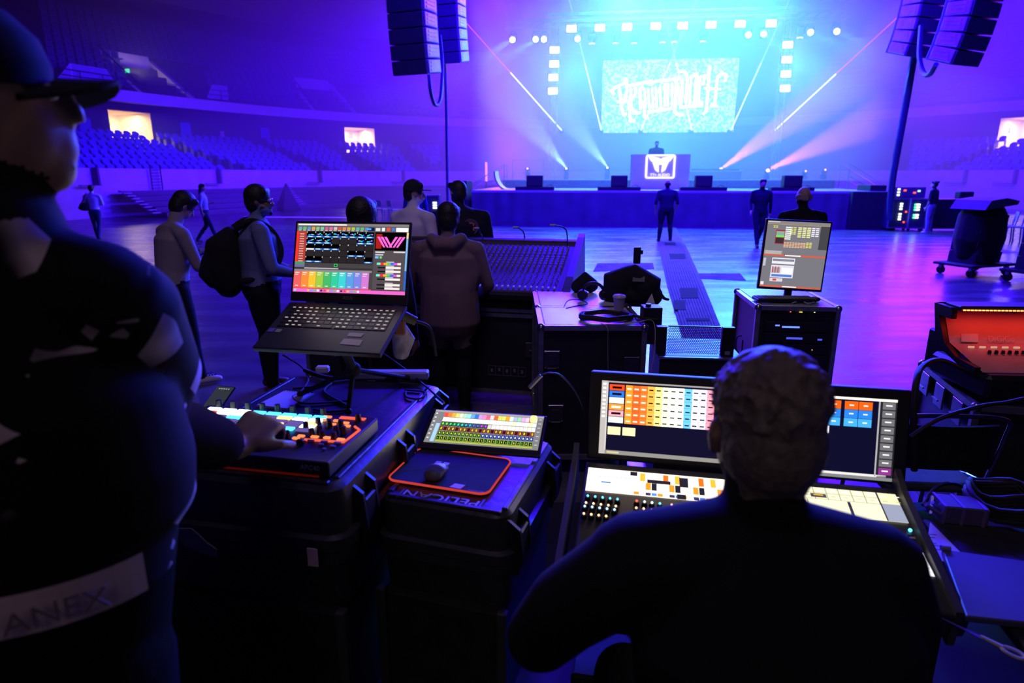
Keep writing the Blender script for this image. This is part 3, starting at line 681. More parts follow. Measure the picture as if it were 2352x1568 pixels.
# wedge stacks on the stage lip
for i, (px, w0, w1) in enumerate(((1229, 37, 88), (1421, 36, 95), (1613, 36, 100), (1815, 38, 90))):
    u, _ = sat(px, 440, .45); k = 25.0/FPX
    s = thing('stage_speaker', 'black speaker on a wide plinth at the stage lip, %s' % ['nearest the left end', 'just left of the booth', 'just right of the booth', 'behind the walking man'][i], 'speaker', M=SM(u, .4, 1.36), group='speakers on the stage lip')
    MB().box((0, 0, .07), (w1*k, .5, .14), ch=.02).build('plinth', BLKM, s)
    MB().box((0, 0, .35), (w0*k, .42, .42), ch=.02).build('cabinet', BLKM, s)
    MB().box((0, -.215, .35), (w0*k-.06, .02, .34)).build('grille', P((.02, .02, .02), .6), s)
    MB().tube([(w1*k*.3, -.1, .15), (w1*k*.38, .1, .2), (w1*k*.46, 0, .15)], .012, 5).build('cable', RUB, s)
# wing blocks at the stage ends
for i, (px0, px1, py, v) in enumerate(((1960, 2070, 440, -.2), (2000, 2038, 425, .2), (1040, 1072, 415, 0))):
    ua, zt_ = sat(px0, py, v); ub, _ = sat(px1, py, v); zb_ = 0 if i == 0 else (zt_-.3 if i == 1 else 0)
    if i == 1: zb_ = sat(1960, 440, -.2)[1]
    o = MB().box((0, .6, (zt_-zb_)/2), (ub-ua, 1.2, zt_-zb_), ch=.02).build(['subwoofer_block', 'stage_monitor', 'wing_crate'][i], BLKM, M=SM((ua+ub)/2, v, zb_))
    tag(o, ['large dark subwoofer block at the right end of the stage', 'dark monitor box on top of the right subwoofer block', 'dark upright crate at the left end of the stage'][i], ['subwoofer', 'speaker', 'crate'][i])
# ================================================================= PEOPLE
class Body:
    """tapered limbs and masses, fused into one continuous skin by a voxel remesh, then coloured by the nearest limb"""
    def __init__(s): s.mb = MB(); s.bones = []; s.mats = []
    def mi(s, m):
        if m not in s.mats: s.mats.append(m)
        return s.mats.index(m)
    def limb(s, pts, rs, m, n=20):
        """pts: points, rs: radius or (rx, ry) per point, rings perpendicular to the path"""
        pts = [Vector(p) for p in pts]; rr = [r if isinstance(r, tuple) else (r, r) for r in rs]; rings = []; prev = None
        # rounded ends
        for i, p in enumerate(pts):
            t = (pts[min(i+1, len(pts)-1)]-pts[max(i-1, 0)]).normalized()
            a = Vector((1, 0, 0)) if prev is None else prev
            a = a - t*a.dot(t)
            if a.length < .2: a = Vector((0, 1, 0)) - t*t.y
            a.normalize(); prev = a; b = t.cross(a)
            rx, ry = rr[i]
            mk = lambda c, k: [c + a*rx*k*math.cos(2*PI*j/n) + b*ry*k*math.sin(2*PI*j/n) for j in range(n)]
            e = min(rx, ry)
            if i == 0: rings += [mk(p-t*e*.8, .35), mk(p-t*e*.5, .8)]
            rings.append(mk(p, 1))
            if i == len(pts)-1: rings += [mk(p+t*e*.5, .8), mk(p+t*e*.8, .35)]
            if i: s.bones.append((pts[i-1], p, (max(rr[i-1])+max(rr[i]))/2, s.mi(m)))
        s.mb.ring(rings)
    def ball(s, c, r, m, n=16, k=10):
        s.mb.sphere(c, r, 0, n, k); rr = r if isinstance(r, (int, float)) else sum(r)/3
        s.bones.append((Vector(c), Vector(c), rr, s.mi(m)))
    def build(s, name, M, vox=.014, smooth=3, parent=None):
        o = s.mb.build(name+'_raw', s.mats[0])
        r = o.modifiers.new('r', 'REMESH'); r.mode = 'VOXEL'; r.voxel_size = vox
        sm = o.modifiers.new('s', 'SMOOTH'); sm.factor = .5; sm.iterations = smooth
        dg = bpy.context.evaluated_depsgraph_get(); me = bpy.data.meshes.new_from_object(o.evaluated_get(dg))
        old = o.data; bpy.data.objects.remove(o); bpy.data.meshes.remove(old)
        me.name = name; me.materials.clear()
        for m in s.mats: me.materials.append(m)
        import numpy as np
        n = len(me.polygons); c = np.empty(n*3); me.polygons.foreach_get('center', c); c = c.reshape(-1, 3)
        best = np.full(n, 1e9); idx = np.zeros(n, dtype=np.int32)
        for a, b, r_, m in s.bones:
            a_, b_ = np.array(a), np.array(b); d = b_-a_; L2 = float(d @ d)
            t = np.clip(((c-a_) @ d)/L2, 0, 1) if L2 > 1e-9 else np.zeros(n)
            q = np.linalg.norm(c-(a_+t[:, None]*d), axis=1)/r_
            k = q < best; best[k] = q[k]; idx[k] = m
        me.polygons.foreach_set('material_index', idx); me.polygons.foreach_set('use_smooth', np.ones(n, dtype=bool))
        o = bpy.data.objects.new(name, me); C.objects.link(o)
        if parent: o.parent = parent; o.matrix_local = M
        else: o.matrix_world = M
        return o
SKIN = P((.45, .27, .20), .55, 0, .05, 8, name='skin'); SKIND = P((.30, .17, .12), .55, 0, .05, 8, name='skin')
HAIRB = P((.010, .008, .008), .6, 0, .3, 60, .5, name='dark_hair'); HAIRG = P((.30, .24, .20), .55, 0, .35, 50, .6, name='grey_hair')
def cloth(c, b=.25): return P(c, .9, 0, .12, 5, b, name='cloth', spec=.2)
def hand(B, w, d, side, m=SKIN, curl=.6, sc_=1.0, up=Vector((0, 0, 1))):
    """wrist point, direction of the fingers, thumb on the `side` vector; five separate fingers"""
    w = Vector(w); d = Vector(d).normalized(); t = Vector(side); t = (t-d*t.dot(d)).normalized(); nrm = d.cross(t)
    if nrm.dot(Vector(up)) > 0: nrm = -nrm            # palm side
    k = sc_; B.limb([w, w+d*.05*k, w+d*.085*k], [(.026*k, .02*k), (.038*k, .018*k), (.04*k, .016*k)], m, 10)
    B.limb([w+d*.03*k-t*.02*k, w+d*.085*k-t*.028*k], [.018*k, .016*k], m, 8); B.limb([w+d*.03*k+t*.02*k, w+d*.085*k+t*.026*k], [.018*k, .016*k], m, 8)
    for i, (off, ln) in enumerate(((.03, .9), (.010, 1), (-.011, .93), (-.031, .75))):
        p = w+d*.088*k+t*off*k; dd = d.copy(); pts = [p]
        for j, seg in enumerate((.042, .026, .02)):
            a = curl*(.55+.35*j)+.05*i; dd = (dd*math.cos(a)+nrm*math.sin(a)).normalized(); p = p+dd*seg*ln*k; pts.append(p)
        B.limb(pts, [.0098*k, .009*k, .0083*k, .007*k], m, 8)
    p = w+d*.025*k+t*.03*k; q = p+(d*.6+t*.8).normalized()*.04*k; r = q+(d*.9+t*.2+nrm*.5*curl).normalized()*.032*k
    B.limb([p, q, r, r+(d+nrm*.6*curl).normalized()*.022*k], [.015*k, .012*k, .0105*k, .008*k], m, 8)
def person(label, loc, rz, H=1.75, build=1.0, shirt=None, pants=None, shoe=None, skin=SKIN, sleeve='long', lean=0, head=(0, 0, 0), arms=None, legs=None, hair='short', hairm=None, cap=None, vox=.014, hem=.94, extra=None, baggy=1.0, gesture=None, skirt_hem=None, glasses=False, beard=None):
    """local frame: x right, y forward, z up; head = (turn, nod, forward shift)"""
    k = H/1.75; B = Body(); bw = build*1.12
    shirt = shirt or cloth((.02, .02, .025)); pants = pants or cloth((.012, .012, .018)); shoe = shoe or BLKM; hairm = hairm or HAIRB
    Z = lambda z: z*k
    def ln(z): return lean*max(0, z-.95)*k           # forward shift with height
    P3 = lambda x, y, z: Vector((x*k, y*k+ln(z), Z(z)))
    arms = arms or {}; legs = legs or {}
    # torso
    B.limb([P3(0, 0, .90), P3(0, .0, 1.0)], [(.165*k*bw, .115*k*bw), (.155*k*bw, .11*k*bw)], pants)
    B.limb([P3(0, 0, hem+.03), P3(0, 0, 1.08), P3(0, .005, 1.22), P3(0, -.005, 1.36), P3(0, -.01, 1.43)],
           [(.165*k*bw*baggy, .12*k*bw*baggy), (.155*k*bw*baggy, .115*k*bw*baggy), (.175*k*bw*baggy, .125*k*bw), (.19*k*bw, .12*k*bw), (.13*k*bw, .085*k*bw)], shirt, 18)
    B.limb([P3(-.17*bw**.6, -.01, 1.425), P3(0, -.01, 1.455), P3(.17*bw**.6, -.01, 1.425)], [.062*k, .07*k, .062*k], shirt)
    B.limb([P3(-.11, -.01, 1.43), P3(0, -.01, 1.47), P3(.11, -.01, 1.43)], [.055*k, .06*k, .055*k], shirt)
    B.limb([P3(0, -.01, 1.44), P3(0, .01+head[2]*.5, 1.55)], [.062*k, .056*k], skin)
    # legs
    for s_, nm in ((-1, 'L'), (1, 'R')):
        L = legs.get(nm, {}); fx, fy = L.get('foot', (.11, 0)); ky = L.get('knee', fy*.5+.02)
        hip = Vector((s_*.09*k*bw, 0, Z(.92))); ank = Vector((s_*fx*k, fy*k, Z(.09+L.get('lift', 0)))); kn = Vector((s_*(.1+fx)/2*k, ky*k, Z(.5)))
        B.limb([hip, hip.lerp(kn, .5), kn], [.092*k*bw, .08*k*bw, .062*k*bw**.5], pants); B.limb([kn, kn.lerp(ank, .35)+Vector((0, -.012, 0)), ank], [.062*k*bw**.5, .062*k*bw**.5, .05*k], pants)
        dx = L.get('toe', 0)*s_
        B.limb([ank+Vector((0, -.03*k, -.045*k)), ank+Vector((dx*.06, .07*k, -.045*k)), ank+Vector((dx*.1, .15*k, -.055*k))], [(.04*k, .042*k), (.045*k, .038*k), (.042*k, .026*k)], shoe)
    # arms
    for s_, nm in ((-1, 'L'), (1, 'R')):
        A = arms.get(nm, {}); sh = P3(s_*.195*bw**.6, -.01, 1.42)
        el = P3(*[(s_*c if i == 0 else c) for i, c in enumerate(A.get('el', (.25*bw**.6, -.03, 1.14)))]) ; wr = P3(*[(s_*c if i == 0 else c) for i, c in enumerate(A.get('wr', (.26*bw**.6, .05, .90)))])
        B.limb([sh, sh.lerp(el, .5), el], [.062*k*bw**.5, .054*k*bw**.5, .044*k*bw**.5], shirt)
        B.limb([el, el.lerp(wr, .4), wr] if sleeve == 'long' else [el, el.lerp(wr, .1)], [.046*k*bw**.5, .042*k*bw**.4, .034*k] if sleeve == 'long' else [.05*k, .05*k], shirt)
        if sleeve != 'long': B.limb([sh.lerp(el, .8), el, el.lerp(wr, .35), wr], [.04*k, .04*k, .038*k, .026*k], A.get('skin', skin))
        d = (wr-el).normalized(); hand(B, wr, d+Vector(A.get('bend', (0, 0, 0))), Vector(A.get('thumb', (0, 1, 0))), A.get('skin', skin), A.get('curl', .45), k)
    # head
    yaw, nod, fw = head
    hc = P3(0, .025+fw, 1.645); HR = Matrix.Rotation(yaw, 3, 'Z') @ Matrix.Rotation(-nod, 3, 'X')
    def hp(x, y, z): return hc + HR @ Vector((x*k, y*k, z*k))
    B.ball(hp(0, -.008, .02), (.076*k, .094*k, .1*k), skin); B.ball(hp(0, .025, -.035), (.062*k, .07*k, .078*k), skin)
    B.limb([hp(0, .1, .01), hp(0, .115, -.02)], [.011*k, .016*k], skin, 8); B.limb([hp(0, -.01, -.07), P3(0, 0, 1.5)], [.056*k, .058*k], skin)
    for s_ in (-1, 1):
        B.limb([hp(s_*.077, -.005, .025), hp(s_*.08, .0, -.025)], [(.012*k, .02*k), (.01*k, .014*k)], skin, 8)
    B.limb([hp(-.022, .092, -.055), hp(.022, .092, -.055)], [.011*k, .011*k], beard or skin, 8)
    if extra: extra(B, P3, hp, k)
    M = Matrix.Translation(Vector(loc)) @ Matrix.Rotation(rz, 4, 'Z')
    o = B.build('person', M, vox*max(1, k)); tag(o, label, 'person')
    e = MB()
    for s_ in (-1, 1): e.sphere(hp(s_*.03, .082, .012), .011*k, 0, 8, 6)
    e.build('eyes', P((.5, .5, .5), .2), o, smooth=60)
    HM = Matrix.Translation(hc) @ HR.to_4x4()
    if hair:
        hb = Body(); hh = lambda x, y, z: Vector((x*k, y*k, z*k))
        if hair in ('short', 'thick', 'long', 'bun', 'fringe'):
            g = 1.10 if hair == 'thick' else 1.0
            hb.ball(hh(0, -.018, .042), (.086*k*g, .098*k*g, .092*k*g), hairm); hb.ball(hh(0, -.05, 0), (.076*k*g, .062*k*g, .085*k*g), hairm)
            hb.limb([hh(-.06, .045, .085), hh(.06, .045, .085)], [.032*k, .032*k], hairm)
            if hair == 'thick': hb.ball(hh(0, -.04, -.02), (.085*k, .07*k, .09*k), hairm)
        if hair == 'fringe': hb.limb([hh(-.04, .07, .075), hh(.05, .105, .05), hh(.02, .11, .03)], [.03*k, .028*k, .012*k], hairm)
        if hair == 'long': hb.limb([hh(0, -.05, .02), hh(0, -.085, -.1), hh(0, -.09, -.22), hh(.01, -.08, -.32)], [(.08*k, .05*k), (.085*k, .045*k), (.08*k, .04*k), (.04*k, .02*k)], hairm)
        if hair == 'bun': hb.ball(hh(0, -.105, .085), (.045*k, .045*k, .042*k), hairm)
        if hair == 'ring': hb.limb([hh(-.082, .01, 0), hh(-.07, -.06, 0), hh(0, -.1, 0), hh(.07, -.06, 0), hh(.082, .01, 0)], [(.012*k, .03*k), (.014*k, .045*k), (.014*k, .05*k), (.014*k, .045*k), (.012*k, .03*k)], hairm)
        hb.build('hair', HM, .008*k if vox < .012 else .011*k, 2, o)
    if cap:
        cb = MB(); cb.lathe([(.101*k, .03*k), (.1*k, .06*k), (.088*k, .1*k), (.055*k, .132*k), (.012*k, .145*k), (.001, .147*k)], (0, -.01*k, .0), 20)
        c_ = cb.build('cap', cap, o, smooth=60, M=HM @ Matrix.Rotation(.06, 4, 'X'))
        vb = MB(); q = [(-.07*k, .07*k), (-.062*k, .125*k), (-.03*k, .165*k), (0, .175*k), (.03*k, .165*k), (.062*k, .125*k), (.07*k, .07*k), (.03*k, .09*k), (-.03*k, .09*k)]
        vb.prism(q, .035*k, .043*k, 'z'); vb.build('brim', cap, c_)
    if glasses:
        gm = MB()
        for s_ in (-1, 1):
            gm.tube([(s_*.032*k+.026*k*math.cos(a), .1*k, .01*k+.02*k*math.sin(a)) for a in [2*PI*i/12 for i in range(13)]], .0022*k, 5); gm.tube([(s_*.058*k, .098*k, .015*k), (s_*.084*k, .0, .012*k)], .0022*k, 5)
        gm.tube([(-.008*k, .102*k, .014*k), (.008*k, .102*k, .014*k)], .002*k, 5); gm.build('glasses', METAL, o, M=HM)
    return o
def foot_at(px, py): p = at(px, py, z=0); return (p.x, p.y, 0)
DK = cloth((.02, .02, .028)); DKP = cloth((.012, .012, .02))
# standing man in grey shirt reading his phone
p2 = person('man in grey long-sleeved shirt looking down at a phone, white striped trainers', foot_at(426, 880), R_(-42), 1.74, 1.05, cloth((.32, .28, .33)), DKP, P((.75, .7, .68), .6), SKIN, lean=.16, head=(-.1, .75, .05), hair='thick', vox=.011,
    arms={'L': dict(el=(.27, .12, 1.12), wr=(.08, .30, 1.22), curl=.8), 'R': dict(el=(.27, .12, 1.12), wr=(.1, .30, 1.2), curl=.8)}, legs={'L': dict(foot=(.1, -.05)), 'R': dict(foot=(.14, .1), toe=.5)}, hem=.93)
# phone of that man
Mp = p2.matrix_world @ Matrix.Translation((0, .52, 1.30)) @ Matrix.Rotation(.6, 4, 'X')
ph = thing('phone', 'lit phone in the hands of the man in the grey shirt', 'phone', M=Mp)
MB().box((0, 0, 0), (.074, .15, .008), ch=.003).build('body', BLK, ph); MB().box((0, 0, .0045), (.066, .138, .001)).build('screen', EM((.6, .65, .8), .5), ph)
for s_ in (-1, 1):   # three dark stripes on each shoe
    mb = MB(); x0 = {-1: -.1, 1: .14}[s_]; y0 = {-1: -.05, 1: .1}[s_]
    for i in range(3): mb.add([(x0+.046*sx_, y0+.02+.03*i+(.0 if z == .03 else .025), z) for sx_ in (-1.03, 1.03) for z in (.03, .085)] + [(x0+.046*sx_, y0+.036+.03*i+(.0 if z == .03 else .025), z) for sx_ in (-1.03, 1.03) for z in (.03, .085)], [(0, 1, 5, 4), (2, 3, 7, 6), (0, 2, 6, 4), (1, 3, 7, 5)])
    mb.build('shoe_stripe', P((.03, .03, .1), .6), p2)
# man with backpack
p4 = person('bearded man in blue shirt and glasses wearing a black backpack', foot_at(625, 895), R_(-62), 1.80, 1.25, cloth((.16, .2, .42)), DKP, P((.09, .035, .03), .6), SKIND, head=(-.35, .1, 0), hair='thick', glasses=True, beard=HAIRB, vox=.012, lean=.03,
    arms={'L': dict(el=(.34, .05, 1.12), wr=(.26, .24, 1.05)), 'R': dict(el=(.34, .05, 1.12), wr=(.22, .26, 1.05))}, extra=lambda B, P3, hp, k: B.limb([hp(-.05, .04, -.06), hp(0, .085, -.09), hp(.05, .04, -.06)], [.03*k, .032*k, .03*k], HAIRB))
Mb = p4.matrix_world
bp_ = thing('backpack', 'black backpack with small zip tag on the bearded man', 'backpack', M=Mb)
bb = Body(); bb.limb([(0, -.26, .98), (0, -.30, 1.15), (0, -.27, 1.33), (0, -.2, 1.43)], [(.17, .11), (.19, .15), (.18, .14), (.12, .07)], CLOTHB, 18); bb.limb([(0, -.38, 1.02), (0, -.42, 1.1), (0, -.40, 1.22)], [(.12, .05), (.13, .07), (.11, .05)], CLOTHB)
bo_ = bb.build('bag_body', Matrix(), .014, 3, bp_)
for s_ in (-1, 1):
    MB().tube(spl([(s_*.1, -.17, 1.47), (s_*.13, -.03, 1.535), (s_*.145, .12, 1.44), (s_*.16, .165, 1.25), (s_*.2, .03, 1.08), (s_*.15, -.18, 1.04)], 5), .026, 8).build('strap', CLOTHB, bp_, smooth=60)
MB().box((.02, -.46, 1.3), (.03, .01, .03)).build('zip_tag', METAL, bo_)
# woman in white jacket with shoulder bag
p1 = person('woman in white jacket and dark trousers walking away with a black shoulder bag', foot_at(228, 552), R_(20), 1.62, .9, cloth((.75, .72, .75)), cloth((.05, .05, .12)), BLKM, SKIN, hair='short', vox=.018, arms={'L': dict(el=(.26, .04, 1.15), wr=(.1, .22, 1.16)), 'R': dict(el=(.26, .02, 1.15), wr=(.1, .22, 1.16))}, legs={'L': dict(foot=(.05, .12)), 'R': dict(foot=(.07, -.28), knee=-.05, lift=.05)})
sb = thing('shoulder_bag', 'black bag hanging from the shoulder of the woman in white', 'bag', M=p1.matrix_world)
bb = Body(); bb.limb([(-.24, -.1, .95), (-.22, -.1, 1.08)], [(.15, .07), (.11, .06)], CLOTHB); bb.build('bag_body', Matrix(), .018, 2, sb)
MB().tube(spl([(-.3, -.1, 1.08), (-.2, -.12, 1.25), (-.13, -.08, 1.39), (-.12, .02, 1.37)], 4), .012, 6).build('strap', CLOTHB, sb)
p3 = person('long-haired woman in pale patterned top walking to the left side of the stage', foot_at(478, 556), R_(-75), 1.66, .9, cloth((.4, .36, .5)), cloth((.02, .02, .06)), P((.3, .15, .2), .6), SKIN, hair='long', vox=.018, sleeve='short', arms={'L': dict(el=(.24, .02, 1.15), wr=(.12, .2, 1.2)), 'R': dict(el=(.26, -.05, 1.14), wr=(.25, -.02, .92))}, legs={'L': dict(foot=(.05, -.3), knee=0), 'R': dict(foot=(.05, .3), knee=.16)})
# head behind the laptop
def near(label, px, py_head, d, **kw):
    """standing on the floor at distance d so that the crown shows at the given row"""
    top = at(px, py_head, Y=d); return person(label, (top.x, d, 0), H=top.z/1.0/1.005 if 'H' not in kw else kw.pop('H'), **kw)
near('dark-haired person whose head shows just above the laptop', 828, 460, 3.9, rz=0, hair='thick', shirt=DK, build=1.0)
near('man in white T-shirt and dark backward-leaning cap seen from behind', 946, 418, 6.7, rz=R_(-40), shirt=cloth((.72, .68, .72)), sleeve='short', head=(-.5, .1, 0), hair='short', cap=cloth((.02, .02, .03)), build=1.2, arms={'R': dict(skin=cloth((.03, .03, .06)), el=(.3, 0, 1.12), wr=(.26, .16, .95)), 'L': dict(el=(.28, 0, 1.14), wr=(.2, .2, 1.0))})
p7 = near('man in black T-shirt with round orange emblem on the back', 1052, 418, 6.8, rz=R_(12), shirt=cloth((.015, .015, .03)), sleeve='short', head=(.35, .1, 0), hair='short', build=1.35, arms={'R': dict(el=(.32, .02, 1.12), wr=(.33, .06, .9))})
em_ = MB(); em_.lathe([(.075, 0), (.079, .004), (.083, 0)], (0, 0, 0), 28)
eo = em_.build('emblem_ring', P((.18, .12, .2), .7), p7, M=Matrix.Translation((.10, -.165, 1.385)) @ Matrix.Rotation(PI/2, 4, 'X'))
text('emblem_letter', 'R', .12, P((.8, .16, .08), .6), p7, Matrix.Translation((.10, -.170, 1.385)) @ Matrix.Rotation(PI/2, 4, 'X'), .004, .2, 1.2)
hoodm = cloth((.22, .15, .17))
def hood(B, P3, hp, k):
    B.limb([P3(-.12, -.04, 1.5), P3(-.05, -.13, 1.46), P3(.05, -.13, 1.46), P3(.12, -.04, 1.5)], [.05*k, .06*k, .06*k, .05*k], hoodm)
    B.limb([P3(0, 0, .80), P3(0, 0, .95)], [(.18*k, .15*k), (.18*k, .14*k)], hoodm, 18)
near('person in brown hooded sweatshirt with thick dark hair standing at the analogue desk', 1027, 471, 4.9, rz=R_(-6), shirt=hoodm, hair='thick', build=1.15, hem=.78, head=(0, .25, .02), extra=hood, vox=.011, baggy=1.2, arms={'L': dict(el=(.32, .04, 1.12), wr=(.22, .26, 1.0)), 'R': dict(el=(.32, .04, 1.12), wr=(.22, .26, 1.0))})
person('bald man in dark polo shirt standing on the cable ramp facing the stage', foot_at(1526, 555), R_(0), 1.77, 1.15, cloth((.02, .02, .05)), cloth((.012, .012, .03)), BLKM, SKIN, sleeve='short', hair='ring', legs={'L': dict(foot=(.17, 0)), 'R': dict(foot=(.17, 0))}, vox=.016, arms={'L': dict(el=(.32, -.03, 1.14), wr=(.28, .1, .92)), 'R': dict(el=(.32, -.03, 1.14), wr=(.28, .1, .92))})
person('young man in black sweater walking towards the mixing desks', foot_at(1738, 566), R_(170), 1.8, 1.0, cloth((.012, .012, .03)), cloth((.01, .01, .03)), BLKM, SKIN, hair='short', legs={'R': dict(foot=(.06, .3), knee=.12), 'L': dict(foot=(.06, -.3), knee=.02, lift=.06)}, vox=.016, arms={'R': dict(el=(.26, -.02, 1.14), wr=(.26, .15, .95)), 'L': dict(el=(.26, -.06, 1.14), wr=(.28, -.12, .9))})
near('bald man in black suit seen from behind above the upright monitor', 1850, 430, 7.8, rz=R_(5), shirt=cloth((.012, .012, .018)), hair='ring', hairm=HAIRG, build=1.2, vox=.013)
person('person with hair bun in black T-shirt and grey trousers at the right racks', foot_at(2130, 536), R_(35), 1.72, .95, cloth((.01, .01, .03)), cloth((.25, .2, .3)), P((.6, .55, .6), .6), SKIN, sleeve='short', hair='bun', vox=.016)
pd = S(sat(1508, 340, 3.9)[0], 3.9, 1.565)
person('performer behind the booth, veiled by haze', tuple(pd), R_(173), 1.76, 1.25, DK, DKP, BLKM, SKIN, hair='short', vox=.02)
q = at(952, 404, Y=15.5); person('distant person in blue beside the left racks', (q.x, 15.5, 0), R_(0), 1.72, 1.0, cloth((.03, .04, .2)), DKP, vox=.02)

# ---------------------------------------------------------------- the two operators in front
CAMO = bpy.data.materials.new('patterned_jacket'); CAMO.use_nodes = True; nt = CAMO.node_tree; b = nt.nodes['Principled BSDF']; b.inputs['Roughness'].default_value = .85; b.inputs['Specular IOR Level'].default_value = .15
tc = nt.nodes.new('ShaderNodeTexCoord'); vo = nt.nodes.new('ShaderNodeTexVoronoi'); vo.inputs['Scale'].default_value = 8.5; vo.distance = 'MANHATTAN'; vo.feature = 'F1'
no = nt.nodes.new('ShaderNodeTexNoise'); no.inputs['Scale'].default_value = 4
rp_ = nt.nodes.new('ShaderNodeValToRGB'); rp_.color_ramp.interpolation = 'CONSTANT'; rp_.color_ramp.elements[0].color = (.55, .48, .58, 1); rp_.color_ramp.elements[0].position = 0; rp_.color_ramp.elements[1].color = (.009, .007, .010, 1); rp_.color_ramp.elements[1].position = .58
mx = nt.nodes.new('ShaderNodeMix'); mx.data_type = 'RGBA'; mx.inputs[6].default_value = (.009, .007, .010, 1)
r3 = nt.nodes.new('ShaderNodeValToRGB'); r3.color_ramp.elements[0].position = .44; r3.color_ramp.elements[1].position = .52
nt.links.new(tc.outputs['Object'], vo.inputs['Vector']); nt.links.new(tc.outputs['Object'], no.inputs['Vector']); nt.links.new(vo.outputs['Distance'], rp_.inputs['Fac']); nt.links.new(no.outputs['Fac'], r3.inputs['Fac'])
nt.links.new(r3.outputs['Color'], mx.inputs[0]); nt.links.new(rp_.outputs['Color'], mx.inputs[7]); nt.links.new(mx.outputs[2], b.inputs['Base Color'])
B = Body(); SKL = P((.30, .19, .15), .5, 0, .05, 8, name='skin')
COLL = cloth((.012, .01, .012)); PNT = P((.010, .009, .008), .95, 0, .12, 5, .25, spec=.05)
hx, hy, hz_ = -.775, 1.00, 2.005       # head centre
B.limb([(-.88, 1.0, 1.37), (-.87, 1.0, 1.45), (-.86, 1.0, 1.56), (-.86, 1.0, 1.70)], [(.31, .22), (.31, .22), (.28, .20), (.20, .14)], CAMO, 40)
B.limb([(-1.06, .96, 1.69), (-.84, 1.0, 1.75), (-.66, 1.02, 1.70)], [.095, .11, .095], CAMO)
B.limb([(-.83, 1.0, 1.76), (-.81, .99, 1.84)], [(.125, .12), (.105, .10)], COLL)        # raised collar
B.limb([(-.90, .98, 1.05), (-.89, .98, 1.20), (-.88, .985, 1.34)], [(.25, .19), (.27, .20), (.285, .205)], PNT, 40)
for x in (-1.02, -.74): B.limb([(x, .95, 1.05), (x, .97, .68), (x, .95, .38)], [.125, .09, .07], PNT); B.limb([(x, .92, .35), (x, 1.06, .34)], [.05, .04], BLKM)
# right arm reaching to the controller
W = at(588, 1022, z=1.225)
SH = Vector((-.655, 1.02, 1.69)); EL = Vector((-.785, 1.24, 1.40)); FW = Vector((W.x, W.y, W.z)) - Vector((.02, .06, -.015)); CU = EL.lerp(FW, .78)
B.limb([SH, SH.lerp(EL, .5)+Vector((.035, 0, 0)), EL], [.10, .095, .085], CAMO)
B.limb([EL, EL.lerp(CU, .6), CU], [.085, .074, .064], CAMO)
B.limb([EL.lerp(CU, .9), FW], [.034, .03], SKL)
hand(B, FW, Vector((.22, .85, .28)), Vector((1, -.1, -.35)), SKL, 1.55, 1.32)
# left arm, mostly hidden
B.limb([(-1.06, .98, 1.69), (-1.2, 1.12, 1.42), (-1.08, 1.35, 1.25)], [.09, .075, .06], CAMO); hand(B, Vector((-1.07, 1.37, 1.24)), Vector((.1, 1, 0)), Vector((-1, 0, 0)), SKL, .6)
# head turned to the stage on the right
HR = Matrix.Rotation(R_(-74), 3, 'Z'); HC = Vector((hx, hy, hz_))
hp = lambda x, y, z: HC + HR @ Vector((x, y, z))
B.ball(hp(0, -.01, .02), (.08, .1, .105), SKL); B.ball(hp(0, .035, -.04), (.062, .068, .085), SKL)
B.limb([hp(0, .092, .035), hp(0, .106, .0), hp(0, .114, -.020)], [.009, .011, .012], SKL, 8); B.limb([hp(0, .088, -.048), hp(0, .088, -.07)], [.018, .018], SKL, 8); B.limb([hp(0, .078, -.09), hp(0, .066, -.105)], [.024, .028], SKL, 8)
B.limb([hp(0, -.01, -.08), (-.80, .98, 1.82)], [.062, .066], SKL)
for s_ in (-1, 1): B.limb([hp(s_*.082, -.01, .03), hp(s_*.085, -.005, -.03)], [(.013, .022), (.01, .015)], SKL, 8)
lo = B.build('person', Matrix(), .0085, 8); tag(lo, 'operator in dark patterned jacket and cap reaching for the lit controller', 'person')
HM = Matrix.Translation(HC) @ HR.to_4x4()
e = MB()
for s_ in (-1, 1): e.sphere((s_*.031, .088, .014), .012, 0, 10, 6)
e.build('eyes', P((.5, .5, .5), .2), lo, smooth=60, M=HM)
hb = Body(); hb.ball((0, -.05, -.01), (.09, .07, .1), HAIRB); hb.limb([(-.085, .0, -.02), (-.085, -.01, .03)], [.015, .02], HAIRB); hb.limb([(.085, .0, -.02), (.085, -.01, .03)], [.015, .02], HAIRB); hb.build('hair', HM, .008, 2, lo)
CAPM = cloth((.015, .013, .018))
cb = MB(); cb.lathe([(.100, .02), (.104, .05), (.095, .09), (.066, .125), (.02, .14), (.001, .141)], (0, -.02, 0), 24)
c_ = cb.build('cap', CAPM, lo, smooth=60, M=HM @ Matrix.Rotation(.05, 4, 'X'))
vb = MB(); top = []
for i in range(11):
    a = -1.05+2.1*i/10; top.append((.085*math.sin(a)/math.sin(1.05), .075+.10*(math.cos(a)-math.cos(1.05))/(1-math.cos(1.05)), .03-.035*abs(math.sin(a))))
inn = [(x*.9, .06+.03*math.cos(i/10*PI-PI/2), z+.004) for i, (x, y, z) in enumerate(top)]
vb.ring([inn, top, [(x, y-.002, z-.006) for x, y, z in top], [(x, y, z-.01) for x, y, z in inn], inn], cap=False, closed=False); vb.build('brim', CAPM, c_, smooth=60)
